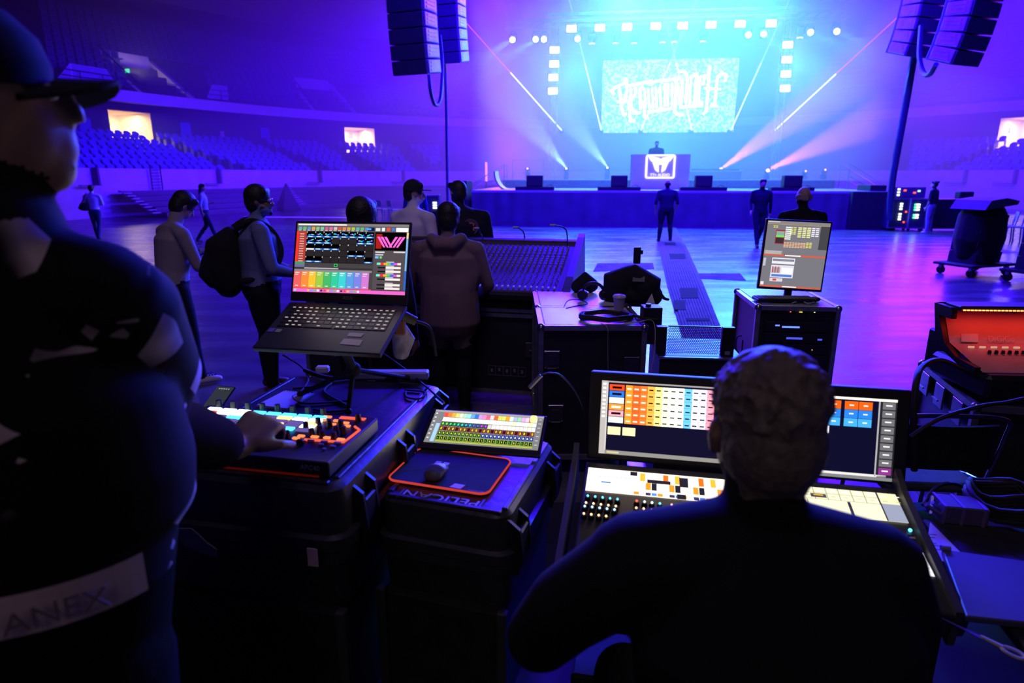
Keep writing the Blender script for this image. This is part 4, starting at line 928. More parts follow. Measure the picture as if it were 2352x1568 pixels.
# white printed patch below the jacket hem
pm_ = MB(); ro = []
for i in range(9):
    a = -1.0+1.15*i/8; ro.append((a,))
rows = [[Vector((-.88+.293*math.sin(a), .985-.213*math.cos(a), z)) for a in [.22+1.0*i/10 for i in range(11)]] for z in (1.235, 1.305)]
pm_.ring([rows[0], rows[1]], cap=False, closed=False)
pm_.build('printed_patch', P((.55, .45, .58), .7), lo)
text('patch_letters', 'JIANEX', .05, P((.2, .16, .24), .7), lo, Matrix.Translation((-.69, .803, 1.27)) @ Matrix.Rotation(.6, 4, 'Z') @ Matrix.Rotation(PI/2, 4, 'X'), .001)

# seated operator at the lighting desk
B = Body(); HG = P((.17, .14, .125), .6, 0, .3, 60, .5, name='short_hair'); SW = cloth((.010, .010, .014))
rc = at(1757, 985, Y=.98); X, Y_, Z_ = rc.x, rc.y, rc.z     # head centre
q = lambda x, y, z: Vector((X+x, Y_+y, Z_+z))
B.ball(q(0, 0, .02), (.078, .096, .104), SKL); B.ball(q(0, .035, -.05), (.064, .066, .08), SKL)
B.limb([q(0, .11, .0), q(0, .125, -.03)], [.012, .016], SKL, 8); B.limb([q(0, .1, -.07), q(0, .1, -.075)], [.018, .018], SKL, 8)
for s_ in (-1, 1): B.limb([q(s_*.083, .0, .012), q(s_*.09, -.006, -.005), q(s_*.082, .004, -.042)], [(.012, .014), (.009, .02), (.008, .012)], SKL, 8)
B.limb([q(0, -.01, -.06), q(0, -.035, -.17)], [.062, .068], SKL)
B.limb([q(-.0, -.05, -.165), q(0, -.05, -.21)], [(.088, .08), (.12, .09)], SW)          # collar
B.limb([q(.02, -.10, -.72), q(.02, -.12, -.5), q(.01, -.10, -.33), q(0, -.06, -.22)], [(.22, .17), (.23, .165), (.235, .155), (.165, .11)], SW, 40)
B.limb([q(-.22, -.03, -.235), q(0, -.05, -.19), q(.20, -.05, -.235)], [.085, .095, .08], SW)
for s_, el, wr2 in ((-1, q(-.37, .06, -.46), q(-.20, .36, -.56)), (1, q(.305, .05, -.48), q(.30, .34, -.55))):
    sh = q(.20 if s_ > 0 else -.23, -.04, -.25 if s_ > 0 else -.245); B.limb([sh, sh.lerp(el, .5)+Vector((s_*.02, 0, 0)), el], [.08, .076, .066], SW); B.limb([el, el.lerp(wr2, .5), wr2], [.066, .058, .046], SW)
    d = (wr2-el).normalized(); B.limb([wr2-d*.02, wr2+d*.02], [.028, .026], SKL); hand(B, wr2+d*.02, d+Vector((0, 0, -.1)), Vector((-s_, 0, 0)), SKL, .5)
for s_ in (-1, 1): B.limb([q(s_*.1, -.08, -.80), q(s_*.14, .34, -.80)], [.105, .08], PNT); B.limb([q(s_*.14, .34, -.82), q(s_*.14, .32, -1.16)], [.07, .05], PNT); B.limb([q(s_*.14, .30, -1.2), q(s_*.14, .44, -1.21)], [.045, .035], BLKM)
B.limb([q(-.0, -.1, -.78), q(.0, -.1, -.7)], [(.22, .16), (.22, .16)], PNT)
ro_ = B.build('person', Matrix(), .0085, 8); tag(ro_, 'seated operator with short fair hair and black sweater at the lighting desk', 'person')
e = MB()
for s_ in (-1, 1): e.sphere(q(s_*.03, .09, .0), .012, 0, 10, 6)
e.build('eyes', P((.5, .5, .5), .2), ro_, smooth=60)
hb = Body(); hb.ball(q(0, -.012, .045), (.088, .1, .098), HG); hb.ball(q(0, -.035, -.01), (.084, .082, .09), HG); hb.limb([q(0, -.06, -.05), q(0, -.055, -.10)], [(.066, .03), (.05, .018)], HG)
for i in range(260):
    a = rnd.uniform(0, 2*PI); f = rnd.uniform(-.1, 1); r_ = math.sqrt(max(0, 1-f*f))
    p = q(.088*r_*math.cos(a), -.012+.1*r_*math.sin(a), .045+.098*f); n_ = Vector((r_*math.cos(a), r_*math.sin(a), f)); d = (Vector((-math.sin(a)*.6-.5, math.cos(a)*.6, -.35)) + n_*.25).normalized()
    hb.limb([p-d*.014-n_*.006, p+d*.014-n_*.001], [.007, .003], HG, 5)
hb.build('hair', Matrix(), .0055, 1, ro_)
# gold print low on the back of the sweater
gp = MB(); gm_ = P((.42, .25, .10), .6, 0, .2, 30); yb = Y_-.283
for i in range(34):
    a = rnd.uniform(0, PI); r_ = rnd.uniform(.008, .036); cx, cz = X-.03+r_*math.cos(a)*1.2, Z_-.535+r_*math.sin(a)
    d = Vector((math.cos(a)+rnd.uniform(-.3, .3), 0, math.sin(a)+rnd.uniform(-.3, .3))).normalized()*.011; n_ = Vector((-d.z, 0, d.x))*.4; c0 = Vector((cx, yb, cz))
    gp.add([c0-d, c0+n_, c0+d, c0-n_], [(0, 1, 2, 3)])
GOLD = (gp, gm_, ro_)
st_ = thing('stool', 'dark padded stool under the seated operator', 'stool', (X, Y_-.06, .3))
MB().lathe([(.001, 0.0), (.17, 0.0), (.18, .03), (.17, .06), (.001, .065)], (0, 0, .3-.165), 24).build('seat', BLKM, st_, smooth=50)
MB().cyl((0, 0, .02), (0, 0, .14), .03, 10).build('column', METAL, st_)
mb = MB()
for i in range(5): mb.tube([(0, 0, .03), (.2*math.cos(i*2*PI/5), .2*math.sin(i*2*PI/5), .015)], .014, 6)
mb.build('foot', METAL, st_)
# ================================================================= MIXING POSITION
def rpl(px, py, M):
    """local x, y where the sight line through a picture point meets the plane z = 0 of a frame"""
    n = M.col[2].to_3d(); o = M.translation; d = ray(px, py); c = Vector((0, 0, CAMZ))
    p = c + d*((o-c).dot(n)/d.dot(n)); q = M.inverted() @ p
    return q.x, q.y
def flat(mb, M, x0, y0, x1, y1, z=.001, m=0, t=.0008):
    mb.box(((x0+x1)/2, (y0+y1)/2, z), (abs(x1-x0), abs(y1-y0), t), m)
def quadpx(mb, M, pts, z=.001, m=0):
    q = [rpl(*p, M) for p in pts]; mb.add([(x, y, z) for x, y in q], [tuple(range(len(q)))], m)
def led_dots(mb, pts, s, m=0):
    for p in pts: mb.box(p, (s, s*.3, s), m)

# ---------------------------------------------------------------- moulded equipment cases
CASEM = P((.03, .03, .036), .38, 0, .15, 30, .12, name='moulded_plastic')
def moulded(label, M, wx, ly, h, low, text_s=None, latches=()):
    """M: frame on the lid, x right, y away; wx by ly lid, h tall, standing on a plain lower case down to `low`"""
    r = thing('moulded_case', label, 'equipment case', M=M)
    b = Body.__new__(Body)
    def ringp(w_, l_, rr, z): return [Vector((x, y, z)) for x, y in rrect(w_, l_, rr, 6)]
    c = Vector((wx/2, ly/2, 0)); off = lambda R0: [p+c for p in R0]
    lid = MB(); lid.ring([off(ringp(wx*.93, ly*.93, .04, 0)), off(ringp(wx*.985, ly*.985, .05, -.012)), off(ringp(wx, ly, .055, -.04)), off(ringp(wx, ly, .055, -h*.38)), off(ringp(wx+.03, ly+.03, .06, -h*.4)), off(ringp(wx+.03, ly+.03, .06, -h*.5))])
    lid.build('lid', CASEM, r, smooth=35)
    bs = MB(); bs.ring([off(ringp(wx+.03, ly+.03, .06, -h*.51)), off(ringp(wx+.03, ly+.03, .06, -h*.6)), off(ringp(wx, ly, .055, -h*.62)), off(ringp(wx*.98, ly*.98, .055, -h))])
    bs.build('base', CASEM, r, smooth=35)
    rb = MB()
    for x in (wx*.06, wx*.94): rb.box((x, ly/2, .002), (.018, ly*.86, .008), ch=.003)
    for y in (ly*.04,): rb.box((wx/2, y, .002), (wx*.86, .018, .008), ch=.003)
    rb.build('lid_rib', CASEM, r)
    for y in latches:
        l = MB()
        for d in (-.04, .04): l.prism([(wx-.012, -.02), (wx+.026, -.05), (wx+.036, -h*.42), (wx+.02, -h*.66), (wx+.0, -h*.66), (wx, -.05)], y+d-.006, y+d+.006, 'y')
        l.box((wx+.02, y, -h*.40), (.018, .07, h*.4), ch=.005); l.build('latch', BLK, r)
    return r
zA = 1.10
fr_ = at(1020, 880, z=zA); nr_ = at(778, 1128, z=zA); yA = (fr_-nr_); lA = yA.length; yA.normalize(); xA = Vector((yA.y, -yA.x, 0))
WA = .66; MA = frame(nr_-xA*WA, xA, yA)
caseA = moulded('large black moulded case under the pad controller and laptop stand', MA, WA, lA, .36, .3, latches=(.13, lA*.5, lA*.93))
def low_case(name, label, M, wx, ly, z0, z1):
    r = thing(name, label, 'equipment case', M=M)
    MB().box((wx/2, ly/2, (z0+z1)/2-M.translation.z), (wx, ly, z1-z0), ch=.02).build('body', BLKM, r)
    for x in (0, wx): MB().box((x, 0, (z0+z1)/2-M.translation.z), (.03, .03, z1-z0), ch=.004).build('corner_edge', P((.05, .05, .055), .5), r)
    return r
lcA = low_case('road_case', 'plain black case in the shadow below the large moulded case', MA, WA-.02, lA-.05, .3, zA-.365)
mb = MB(); mb.box((0, 0, 0), (.028, .003, .052)); lb_ = mb.build('gaffer_label', P((.75, .5, .55), .8)); pl = at(722, 1272, Y=nr_.y-.03); lb_.location = (pl.x, nr_.y-.045, pl.z); lb_.rotation_euler = (0, 0, math.atan2(xA.y, xA.x)); tag(lb_, 'small pale pink label on the dark front of the cases', 'label')
pp = MB(); pp.prism([(-.06, .03), (-.02, .035), (.0, .02), (.02, .0), (.05, -.02), (.05, -.045), (.02, -.04), (-.01, -.03), (-.045, -.02), (-.062, .0)], -.002, .002, 'y'); po_ = pp.build('torn_paper', P((.22, .22, .26), .8)); pl = at(466, 1232, Y=nr_.y+.02); po_.location = (pl.x, nr_.y+.0, pl.z); po_.rotation_euler = (0, 0, math.atan2(xA.y, xA.x)); tag(po_, 'torn grey paper scrap on the case front beside the operator', 'paper')

zB = .98
nrB = at(1168, 1190, z=zB); frB = at(1262, 1035, z=zB); yB = frB-nrB; yB.normalize(); xB = Vector((yB.y, -yB.x, 0)); nlB = at(862, 1160, z=zB)
WB = (nrB-nlB).length+.02; LB = .56; MB_ = frame(nrB-xB*WB, xB, yB)
caseB = moulded('smaller black moulded case carrying the mouse mat and slim touch monitor', MB_, WB, LB, .30, .3, latches=(.07, LB*.86))
text('embossed_letters', 'PELICAN', .05, P((.5, .48, .6), .35), caseB, Matrix.Translation((rpl(1012, 1146, MB_)[0], rpl(1012, 1146, MB_)[1], .003)) @ Matrix.Rotation(PI, 4, 'Z'), .002, 0, 1.25)
mb = MB()
for px in ((921, 1134), (1107, 1158)): x, y = rpl(*px, MB_); mb.box((x, y, .002), (.006, .05, .005))
mb.build('lid_seam', P((.1, .1, .15), .4), caseB)
lcB = low_case('road_case', 'plain black case in the shadow below the smaller moulded case', MB_, WB-.02, LB-.02, .3, zB-.305)

# ---------------------------------------------------------------- pad controller
zc = zA+.055
a = at(478, 928, z=zc); b_ = at(868, 958, z=zc); xc = (b_-a); Wc = xc.length; xc.normalize(); yc = Vector((-xc.y, xc.x, 0)); fr2 = at(775, 1064, z=zc); Lc = abs((fr2-b_).dot(yc))
MCo = frame(b_-xc*Wc-yc*Lc, xc, yc)
ct = thing('pad_controller', 'black lighting pad controller with glowing pads and orange keys on the large case', 'controller', M=MCo)
bev(MB().box((Wc/2, Lc/2, -.024), (Wc, Lc, .046)).build('body', BLK, ct), .005)
MB().box((Wc/2, -.002, -.043), (Wc*.9, .006, .004)).build('red_strip', EM((.12, .006, .004), .4), ct)
x, y = rpl(715, 1055, MCo); text('maker_letters', 'APC40', .02, P((.3, .3, .35), .5), ct, Matrix.Translation((x, -.003, -.02)) @ Matrix.Rotation(PI/2, 4, 'X'))
PADW = EM((.75, .92, 1), 5); PADC = EM((.05, .55, 1), 3.5); PADO = EM((1, .5, .12), 4); PADR = EM((1, .12, .08), 1.1); PADD = EM((.18, .12, .5), .8); PADS = EM((1, .22, .08), 1.6)
x0, y0 = rpl(492, 946, MCo); x1, y1 = rpl(842, 975, MCo); y1 = rpl(700, 1000, MCo)[1]
ytop = rpl(600, 946, MCo)[1]; ybot = rpl(600, 985, MCo)[1]
x0 = .03; x1 = rpl(722, 985, MCo)[0]
cols, rows_ = 8, 5; cw = (x1-x0)/cols; rh = (ytop-ybot)/rows_*1.0
lit = {(0, 0): PADW, (0, 1): PADW, (0, 2): PADW, (0, 3): PADC, (0, 4): PADC, (0, 5): PADC, (0, 6): PADC, (0, 7): PADC, (1, 0): PADR, (1, 1): PADW, (1, 2): PADW, (1, 3): PADW, (1, 5): PADO, (1, 6): PADW, (1, 7): PADW, (2, 0): PADC, (2, 2): PADC, (2, 3): PADC, (2, 7): PADO, (3, 4): PADO, (3, 5): PADO, (3, 7): PADW, (4, 6): PADC, (3, 0): PADC}
for r_i in range(rows_):
    for c_i in range(cols):
        m = lit.get((r_i, c_i), PADD)
        MB().box((x0+cw*(c_i+.5), ytop-rh*(r_i+.5), .003), (cw*.86, rh*.78, .006), ch=.002).build('pad', m, ct)
def knob(par, x, y, r=.009, h=.022, z=0, M=None):
    k = MB(); k.lathe([(r*1.15, 0), (r, h*.3), (r*.85, h), (.0001, h+.001)], (0, 0, 0), 12)
    o = k.build('knob', BLK, par, smooth=40); o.matrix_local = Matrix.Translation((x, y, z)); return o
kn0 = None
yk = rpl(600, 934, MCo)[1]
for i in range(8): knob(ct, x0+cw*(i+.5), min(yk, Lc-.02), .010, .026)
for i in range(8): MB().sphere((x0+cw*(i+.5)+.01, min(yk, Lc-.02)-.017, .002), .003, 0, 8, 4).build('status_light', EM((1, .15, .05), 3), ct)
for px, py in ((703, 985), (731, 975), (757, 978), (783, 980), (716, 1000), (741, 1005), (767, 1008), (790, 995), (823, 965), (660, 1005), (735, 993), (772, 994)):
    x, y = rpl(px, py, MCo); knob(ct, x, y, .009, .022)
for px, py, w_ in ((752, 959, .03), (742, 966, .022), (775, 968, .026), (795, 973, .02), (765, 976, .02), (798, 980, .02), (680, 1008, .022), (692, 1003, .022), (723, 1005, .024), (752, 1007, .024), (783, 1011, .024)):
    x, y = rpl(px, py, MCo); MB().box((x, y, .003), (w_, .011, .006), ch=.002).build('orange_key', PADS, ct)
mb = MB(); pts = [rpl(*p, MCo) for p in ((700, 1010), (790, 1016), (803, 1006), (826, 988), (815, 980))]
mb.tube([(x, y, .001) for x, y in pts], .004, 6); mb.build('orange_outline', PADR, ct)
x, y = rpl(810, 961, MCo); MB().box((x, y, .001), (.085, .016, .003)).build('display_strip', PADR, ct)
for px, py, w_ in ((715, 1012, .02), (745, 1015, .02), (775, 1018, .02), (738, 1022, .016), (765, 1026, .016), (745, 1032, .008)):
    x, y = rpl(px, py, MCo); MB().box((x, y, .002), (w_, .008, .004)).build('grey_key', P((.25, .25, .35), .6), ct)
x, y = rpl(690, 1020, MCo); MB().box((x, y, .006), (.022, .012, .018), ch=.003).build('fader_cap', BLK, ct); MB().box((x, y, .0005), (.003, .06, .001)).build('fader_slot', P((.1, .1, .1), .5), ct)
# notepad, phone, cables on the case
q = [at(625, 895, z=zA+.008), at(692, 903, z=zA+.008), at(660, 938, z=zA+.008), at(590, 930, z=zA+.008)]
xn = (q[1]-q[0]).normalized(); Mn = frame(q[3], (q[2]-q[3]), (q[0]-q[3]))
wn, ln_ = (q[2]-q[3]).length, (q[0]-q[3]).length
npd = thing('notepad', 'small white spiral notepad behind the pad controller', 'notepad', M=Mn)
MB().box((wn/2, ln_/2, -.003), (wn, ln_, .008)).build('pages', P((.62, .58, .66), .8, 0, .05), npd)
mb = MB()
for i in range(12): mb.tube([(wn*(i+.5)/12, ln_-.004+.006*math.cos(a), .001+.006*math.sin(a)) for a in [2*PI*j/8 for j in range(9)]], .0012, 5)
mb.build('spiral', BLK, npd)
pf = at(470, 945, z=zA+.02)
Mf = frame((pf.x-.03, pf.y, zA+.004), xc, (0, .9, .45)); ph2 = thing('phone', 'dark phone propped up behind the operator elbow', 'phone', M=Mf)
MB().box((.036, .07, 0), (.074, .15, .008), ch=.003).build('body', BLK, ph2); MB().box((.036, .07, .0045), (.066, .138, .0008)).build('screen', EM((.03, .035, .05), 1), ph2)
mb = MB(); 
for i in range(5): mb.box((.018+.009*i, .128, .0052), (.005, .004, .0006))
mb.build('screen_icons', EM((.4, .4, .4), 1), ph2)
def cable(lab, pts, r=.004, m=None, n=6, name='cable'):
    c = MB(); c.tube(spl(pts, 6), r, 6); return tag(c.build(name, m or RUB, smooth=60), lab, 'cable')
def atz(z, *pp): return [at(px, py, z=z) for px, py in pp]
cable('thin black cable looping over the large case under the laptop', atz(zA+.006, (650, 815), (690, 840), (708, 870), (690, 900), (672, 912), (690, 925), (740, 925), (800, 920)), .004)
cable('black cable curling around the notepad end', atz(zA+.006, (672, 892), (720, 888), (760, 880), (745, 900), (800, 935), (760, 945), (720, 940)), .005)
cable('black cable running over the right rim of the large case', atz(zA+.012, (870, 805), (920, 840), (970, 880), (1020, 925)), .004)
cable('small cable loop near the right rim of the large case', atz(zA+.006, (930, 895), (975, 900), (965, 915), (935, 912), (932, 898)), .004)
cable('short black cable bundle beneath the laptop stand', atz(zA+.012, (700, 850), (760, 868), (830, 862), (900, 868), (950, 862)), .009)
pl = at(741, 848, z=zA+.015); o = MB().box((0, 0, 0), (.055, .035, .03), ch=.006).build('power_plug', WHITE); o.location = pl; tag(o, 'small white power plug at the far edge of the large case', 'plug')
pl = at(900, 860, z=zA+.02); o = bev(MB().box((0, 0, 0), (.30, .05, .035), ch=.005).build('power_strip', P((.5, .5, .55), .5))); o.location = pl; tag(o, 'pale power strip at the far edge of the large case', 'power strip')

# ---------------------------------------------------------------- laptop and stand
hl, hr = at(666, 690, Y=2.17), at(934, 700, Y=2.09); fl = at(578, 797, Y=1.92); xl = (hr-hl).normalized(); WL = (hr-hl).length
yl = (hl-fl); DL = yl.length*.98; ML = frame(fl, xl, yl)
lt = thing('laptop', 'open black laptop with a colourful lighting program, raised on a stand', 'laptop', M=ML)
bev(MB().box((WL/2, DL/2, -.009), (WL, DL, .017)).build('deck', P((.02, .02, .045), .5, 0, .1, 20), lt), .004)
tl = at(660, 508, Y=2.26); Msc = frame(hl, xl, tl-hl); HL = (tl-hl).length
Mloc = ML.inverted() @ Msc
lid = MB().box((WL/2, HL/2, -.004), (WL, HL, .007), ch=.002).build('lid', BLK, lt, M=Mloc)
def ui(parent, M, W, H, items, z0=.0006, name='display'):
    """items: (x0, y0, x1, y1, material) in fractions of the picture, y downwards; one mesh"""
    mats = []; mb = MB()
    for k, it in enumerate(items):
        m = it[4]
        if m not in mats: mats.append(m)
        lv = it[5] if len(it) > 5 else 1
        x0, y0, x1, y1 = it[:4]; z = z0+.00025*lv
        mb.add([(x0*W, (1-y1)*H, z), (x1*W, (1-y1)*H, z), (x1*W, (1-y0)*H, z), (x0*W, (1-y0)*H, z)], [(0, 1, 2, 3)], mats.index(m))
    return mb.build(name, mats, parent, M=M)
SX0, SY0, SX1, SY1 = .02, .115, .98, .97      # picture inside the lid
def U(h, s=1.0): return EM(hexc(h), s)
it = [(0, 0, 1, 1, U('4a4548'), 0), (0, .0, 1, .035, U('8a8286')), (.01, .008, .45, .026, U('e8e0e0', 1.4), 2), (0, .04, 1, .11, U('6a6064'))]
for i in range(22):
    c = ['4fb0a8', '58b868', '5a8ac8', 'd0a040', '80c080', '70c8a0', 'c85a8a', 'd070a0', 'e0b0b0', 'd05030', 'e08040', 'c8a040', 'a0c040'][i % 13]
    if i < 16: it.append((.015+.04*i, .05, .045+.04*i, .09, U(c, 1.2), 2)); it.append((.015+.04*i, .095, .04+.04*i, .105, U('e0d8dc'), 2))
it += [(.62, .05, .7, .1, U('0a1a50'), 2), (.63, .06, .67, .085, U('3a9aff', 1.5), 3), (.71, .055, .75, .1, U('ece8e8'), 2), (.765, .052, .79, .1, U('e8f0ff', 1.4), 2), (.81, .05, .835, .095, U('f04030', 1.5), 2), (.855, .055, .875, .095, U('3a70e0', 1.4), 2), (.89, .05, .995, .105, U('e8f4f8', 1.5), 2)]
it += [(0, .115, .09, .60, U('b84038')), (0, .115, .02, .57, U('e83028', 1.3), 2), (0, .56, .09, .60, U('4a9a70'), 2), (0, .60, .09, .64, U('7a70a0'), 2)]
for i in range(12): it.append((.03, .15+.036*i, .07, .16+.036*i, U('f0d0c8'), 3))
it += [(.09, .115, .70, .575, U('1c181c'))]
for r_i in range(5):
    for c_i in range(8):
        x, y = .094+.0757*c_i, .12+.0905*r_i; on = (r_i == 0) or (r_i == 1 and (c_i < 3 or c_i > 5)) or (r_i == 2 and c_i < 4) or (r_i == 3 and c_i in (5, 6)) or (r_i == 4 and c_i in (0, 1, 7))
        it.append((x+.002, y, x+.072, y+.083, U('020204' if on else '2a262a'), 2))
        if on:
            it.append((x+.002, y+.063, x+.072, y+.083, U('f8f4f0' if (r_i == 2 and c_i == 0) else '3078d8', 1.3), 3)); it.append((x+.015, y+.066, x+.055, y+.078, U('c0d8f8', 1.5), 4))
            if r_i < 2:
                for j in range(4): xx = x+.015+.012*j; yy = y+.02+.025*rnd.random(); it.append((xx, yy, xx+.013, yy+.012, U(['20c0f0', '3060ff', 'd090ff', '20e0a0'][(c_i+j) % 4], 1.5), 3))
        it.append((x+.0, y, x+.006, y+.016, U('f0f0f0'), 3))
it += [(.36, .585, .39, .625, U('20d060', 1.4), 2), (.365, .592, .385, .618, U('102010'), 3), (0, .64, .70, .665, U('383438'), 2), (.09, .645, .40, .66, U('c8c0c8'), 3), (0, .67, .70, .70, U('908a90'), 2)]
for i, c in enumerate(['d85858', 'e88038', 'e8b030', '90b840', '40a860', '30b890', '38c0c0', '5090d0', '7078d0', 'c070c0']):
    x = .068*i; it.append((x, .70, x+.066, .935, U(c, 1.35), 2)); it.append((x+.012, .715, x+.05, .725, U('f8e8e0', 1.3), 3)); it.append((x+.01, .745, x+.04, .752, U('f8f0e8', 1.3), 3)); it.append((x+.018, .905, x+.045, .913, U('f8f0e8', 1.3), 3))
it += [(0, .935, .70, .95, U('e85040', 1.0), 2), (.0, .95, 1, 1.0, U('e060c0', 1.3), 2), (.01, .957, .03, .99, U('80c0f0', 1.3), 3)]
for i in range(16): it.append((.13+.03*i, .96, .15+.03*i, .988, U(['f0b040', '40a0f0', '40c060', 'e8e8e8', '303030', 'e04040'][i % 6], 1.3), 3))
it += [(.71, .115, .985, .375, U('050306'), 2), (.72, .14, .77, .35, U('a82018', 1.2), 3)]
it += [(.71, .38, .985, .93, U('585054'), 1), (.72, .39, .80, .41, U('e8e0e8'), 2), (.88, .385, .98, .405, U('e8e0e8'), 2), (.72, .43, .79, .445, U('e0e0e8'), 2), (.72, .46, .75, .49, U('70b0e8', 1.3), 2), (.76, .46, .78, .49, U('60d080', 1.2), 2)]
for i, y in enumerate((.55, .605, .66, .715, .77, .85, .90)):
    hues = ['60e0c0', 'e83030', 'f0a030', '50c050', '4060e0', 'd050d0', 'f0d0d0']
    if i in (0, 3):
        for j, c in enumerate(hues): it.append((.74+.03*j, y, .77+.03*j, y+.03, U(c, 1.4), 2))
    else: it.append((.75, y+.006, .82, y+.024, U('101010'), 2)); it.append((.82, y, .95, y+.03, U('f0dcd8', 1.3), 2))
    it.append((.82, y-.017, .89, y-.005, U('e0d8e0'), 2))
it += [(.985, .115, 1, .935, U('7ab0e8', 1.2), 2), (.985, .115, 1, .20, U('f8c890', 1.3), 3), (.985, .66, 1, .935, U('2860d0', 1.2), 3)]
PW, PH = WL*(SX1-SX0), HL*(SY1-SY0)
dsp = ui(lt, Mloc @ Matrix.Translation((WL*SX0, HL*SY0, 0)), PW, PH, it)
vb = MB()
for s_, xs_ in ((1, (.728, .758, .79)), (-1, (.975, .945, .91))):   # pink beams in the preview window
    for x in xs_: vb.add([(x*PW, (1-.18)*PH, .0018), ((x+.022*s_)*PW, (1-.18)*PH, .0018), ((x+.075*s_)*PW, (1-.33)*PH, .0018), ((x+.06*s_)*PW, (1-.33)*PH, .0018)], [(0, 1, 2, 3)])
vb.build('preview_beams', U('ff60c8', 1.5), lt, M=Mloc @ Matrix.Translation((WL*SX0, HL*SY0, 0)))
lm = lamp('AREA', 'laptop_glow', Msc @ Vector((WL/2, HL*.55, .02)), Msc @ Vector((WL/2, HL*.5, 1)), (.9, .75, 1), .8, WL*.9, 170, shape=HL*.7)
text('maker_letters', 'ASUS', .016, P((.3, .3, .35), .4, .5), lt, Mloc @ Matrix.Translation((WL*.5, HL*.055, .0003)), .0003)
# keyboard: backlit keys
KB = EM((.75, .62, .6), .9); kx0, ky0 = WL*.06, DL*.44; kw = WL*.88; kh = DL*.46
kbd = MB().box((kx0+kw/2, ky0+kh/2, .0002), (kw, kh, .0008)).build('keyboard_well', BLK, lt)
for r_i in range(6):
    n_ = 18 if r_i == 0 else 17; x = 0
    for c_i in range(n_):
        w_ = kw/n_; wk = w_
        if r_i == 5 and c_i in (4, 5, 6, 7, 8): 
            if c_i > 4: continue
            wk = w_*5
        kb = MB(); kb.box((0, 0, 0), (wk*.86, kh/6*.8, .0015), 0); gl = (r_i == 0 or rnd.random() < .72)
        if gl: kb.box((0, 0, .001), (min(wk, w_)*.45, kh/6*.16, .0006), 1)
        o = kb.build('key', [BLK, KB], lt); o.location = (kx0+w_*c_i+wk/2, ky0+kh*(1-(r_i+.5)/6), .0012)
ST1 = P((.55, .5, .6), .7)
for i, pp_ in enumerate((((803, 764), (837, 766), (829, 774), (797, 772)), ((790, 778), (834, 781), (826, 794), (780, 790)))):
    s1 = MB(); quadpx(s1, ML, pp_, .0008); s1.build('white_sticker', ST1, lt)
for i, (pp_, m) in enumerate(((((621, 753), (635, 754), (627, 762), (612, 761)), P((.12, .1, .7), .5)), (((637, 755), (650, 756), (642, 763), (630, 762)), P((.25, .3, .4), .5)))):
    s1 = MB(); quadpx(s1, ML, pp_, .0008); s1.build('blue_sticker', m, lt)
ld_ = thing('laptop_stand', 'black folding tripod stand holding up the laptop', 'stand', (0, 0, 0))
cb_ = ML @ Vector((WL*.5, DL*.55, -.03)); MB().box((0, 0, 0), (.26, .2, .012), ch=.003).build('tray', BLKM, ld_, M=Matrix.Translation(cb_) @ ML.to_3x3().to_4x4())
hub = Vector((cb_.x+.015, 2.16, zA+.13)); MB().tube([cb_, hub], .016, 10).build('column', BLKM, ld_); MB().sphere(hub, .028).build('hub', BLKM, ld_, smooth=60)
for p_ in ((800, 945), (690, 905), (935, 868)):
    e_ = at(*p_, z=zA+.014); MB().tube([hub, e_], .009, 8).build('leg', BLKM, ld_); MB().sphere(e_, .013).build('rubber_foot', RUB, ld_, smooth=60)
# tangle hanging at the right of the laptop
tg = at(925, 770, Y=2.25)
ad = thing('cable_adapter', 'taped plug and adapter hanging beside the laptop', 'adapter', tg)
MB().tube([(-.03, 0, .09), (.05, .01, .05)], [.022, .016], 10).build('plug_body', P((.12, .12, .06), .6), ad, smooth=60); MB().tube(spl([(.05, .01, .05), (.1, .02, .02), (.12, .0, -.08)]), .006, 6).build('lead', RUB, ad)
MB().box((-.01, .01, .03), (.04, .03, .06), ch=.006).build('orange_sleeve', P((.35, .12, .06), .6), ad)
wb = Body(); wb.limb([(0, 0, .05), (.01, .02, -.0), (.0, .0, -.06)], [(.03, .015), (.045, .03), (.03, .02)], P((.55, .5, .6), .8, 0, .3, 30, .8)); wo = wb.build('plastic_wrap', Matrix.Translation(tg+Vector((-.02, .05, -.03))), .006, 1); tag(wo, 'crumpled white plastic wrap hanging beside the laptop', 'plastic bag')

# ---------------------------------------------------------------- slim touch monitor, mat, mouse
bl, br = at(958, 1026, z=zB+.02), at(1240, 1048, z=zB+.02); bl = bl; xm = (br-bl).normalized(); WM = (br-bl).length
tlm = at(1000, 938, Y=bl.y+.185); MMn = frame(bl, xm, tlm-bl); HM_ = (tlm-bl).length
mo = thing('touch_monitor', 'slim touch monitor with rows of coloured tiles lying on the smaller case', 'monitor', M=MMn)
bev(MB().box((WM/2, HM_/2, -.006), (WM, HM_, .011)).build('housing', BLK, mo), .003)
it = [(0, 0, 1, 1, U('8a8a90'), 0), (0, 0, 1, .06, U('b8b0b4'))]
for i in range(7): it.append((.012, .1+.125*i, .03, .13+.125*i, U('f0f0f0', 1.2), 2)); it.append((.96, .1+.125*i, .985, .12+.125*i, U('e0e0e0'), 2))
it.append((.05, .42, .085, .97, U('a8d0e8', 1.2), 2))
rc_ = ['e84840', 'e87830', 'e8a830', 'd8d070', 'e0e8c0', 'a8e0c0', '90e0e0', '60a0e0', '3070d0', 'c890e0', 'e080c0', 'e06080', 'f0c8d0', 'e06030', 'e0d060', 'd0e060', 'f0a020', 'e0f0e0', 'a0b0e0', '90d0a0', 'e0a0e0', 'e0c0f0', 'f05040', 'f0f0f0']
